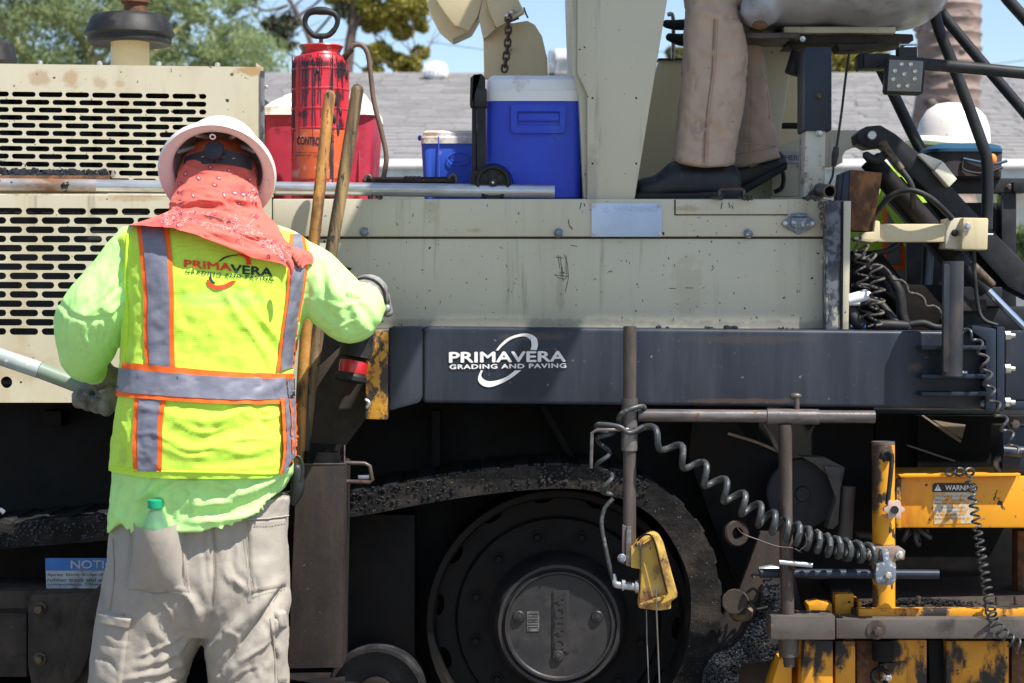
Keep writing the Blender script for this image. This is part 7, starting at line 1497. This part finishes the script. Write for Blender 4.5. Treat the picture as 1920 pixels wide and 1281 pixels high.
me, a2, u2, w2, C2 = hardhat('h', Vector(J['head'])+Vector((0, 0, .075)), (0, 0, 1), (-1, 0, 0), .115, .15, .12, op); link('hard_hat', me, m_hat, op, smooth=50)

# worker behind the machine, stooping
Y3 = 1.15
b3 = root('person', 'stooping worker in white hard hat and orange-striped lime vest, half hidden beyond the lift arm', 'person', (P(1740, 0, Y3).x, Y3, 0))
def q_(px, py, Y=Y3): return tuple(P(px, py, Y))
Z3 = CY+ZC/S(Y3)
J = dict(pel=q_(1665, 560), chest=q_(1690, 420, Y3), neck=q_(1745, 330, Y3), head=q_(1782, 285, Y3), shl=q_(1715, 380, Y3-.2), ell=q_(1770, 520, Y3-.25), wrl=q_(1860, 600, Y3-.2), hal=q_(1900, 610, Y3-.2), shr=q_(1715, 380, Y3+.2), elr=q_(1790, 520, Y3+.25), wrr=q_(1880, 600, Y3+.2), har=q_(1930, 610, Y3+.2),
         hipl=q_(1665, 590, Y3-.1), knl=q_(1690, 800, Y3-.12), anl=q_(1670, Z3-50, Y3-.12), tol=q_(1730, Z3-18, Y3-.12), hipr=q_(1665, 590, Y3+.1), knr=q_(1690, 800, Y3+.12), anr=q_(1670, Z3-50, Y3+.12), tor=q_(1730, Z3-18, Y3+.12), pnl=(0, 0, -1), pnr=(0, 0, -1))
human(b3, J, hf=(.9, 0, -.35), vox=.014)
V, Fs = voxel([limbw([(*J['pel'], .16), (*J['chest'], .185), (*J['neck'], .09)]), ellip(Vector(J['chest'])+Vector((-.03, 0, -.05)), (.16, .2, .2), 20, 14)], .012, 4); V = crumple(V, Fs, .005, 9); v3 = link('vest', mesh(V, Fs), m_lime3, b3, smooth=180)
vb3 = bvh_of(V, Fs); HITY = Y3-.2
ribbon('vest_stripe', [(1652, 350), (1656, 430), (1650, 520)], [(1704, 350), (1706, 430), (1700, 520)], m_orange, v3, bvh=vb3, off=.004, nu=6, nv=12)
ribbon('vest_stripe', [(1662, 350), (1665, 430), (1660, 520)], [(1688, 350), (1690, 430), (1686, 520)], m_tape, v3, bvh=vb3, off=.008, nu=6, nv=12)
ribbon('vest_stripe', [(1640, 498), (1760, 494)], [(1640, 536), (1760, 534)], m_orange, v3, bvh=vb3, off=.012, nu=6, nv=14)
ribbon('vest_stripe', [(1640, 506), (1760, 503)], [(1640, 528), (1760, 527)], m_tape, v3, bvh=vb3, off=.016, nu=6, nv=14)
V, Fs = voxel([limbw([(*(Vector(J['neck'])*.4+Vector(J['chest'])*.6), .12), (*J['sh'+q], .085), (*J['el'+q], .065), (*(Vector(J['wr'+q])*.9+Vector(J['el'+q])*.1), .048)]) for q in 'lr'], .013, 3); link('shirt', mesh(V, Fs), m_lime3, b3, smooth=180)
V, Fs = voxel([limbw([(*(Vector(J['pel'])+Vector((0, 0, .02))), .155), (*(Vector(J['pel'])-Vector((0, 0, .08))), .15)])]+[limbw([(*J['pel'], .12), (*J['hip'+q], .11), (*J['kn'+q], .085), (*J['an'+q], .075)]) for q in 'lr'], .013, 4); V = crumple(V, Fs, .005, 8); link('trousers', mesh(V, Fs), mat('dark_blue_denim', (.03, .04, .08), .9), b3, smooth=180)
for q in 'lr':
    A1, T1 = Vector(J['an'+q]), Vector(J['to'+q]); V, Fs = voxel([limbw([(A1.x-.02, A1.y, .05, .05), (T1.x+.02, T1.y, .042, .042)])], .01, 3); V[:, 2] = np.maximum(V[:, 2], .003); link('boot', mesh(V, Fs), m_shoe, b3, smooth=180)
me, a3, u3, w3, C3 = hardhat('h', P(1786, 272, Y3), (.12, 0, 1), (1, 0, 0), .115, .145, .132, b3); link('hard_hat', me, m_hat, b3, smooth=50)
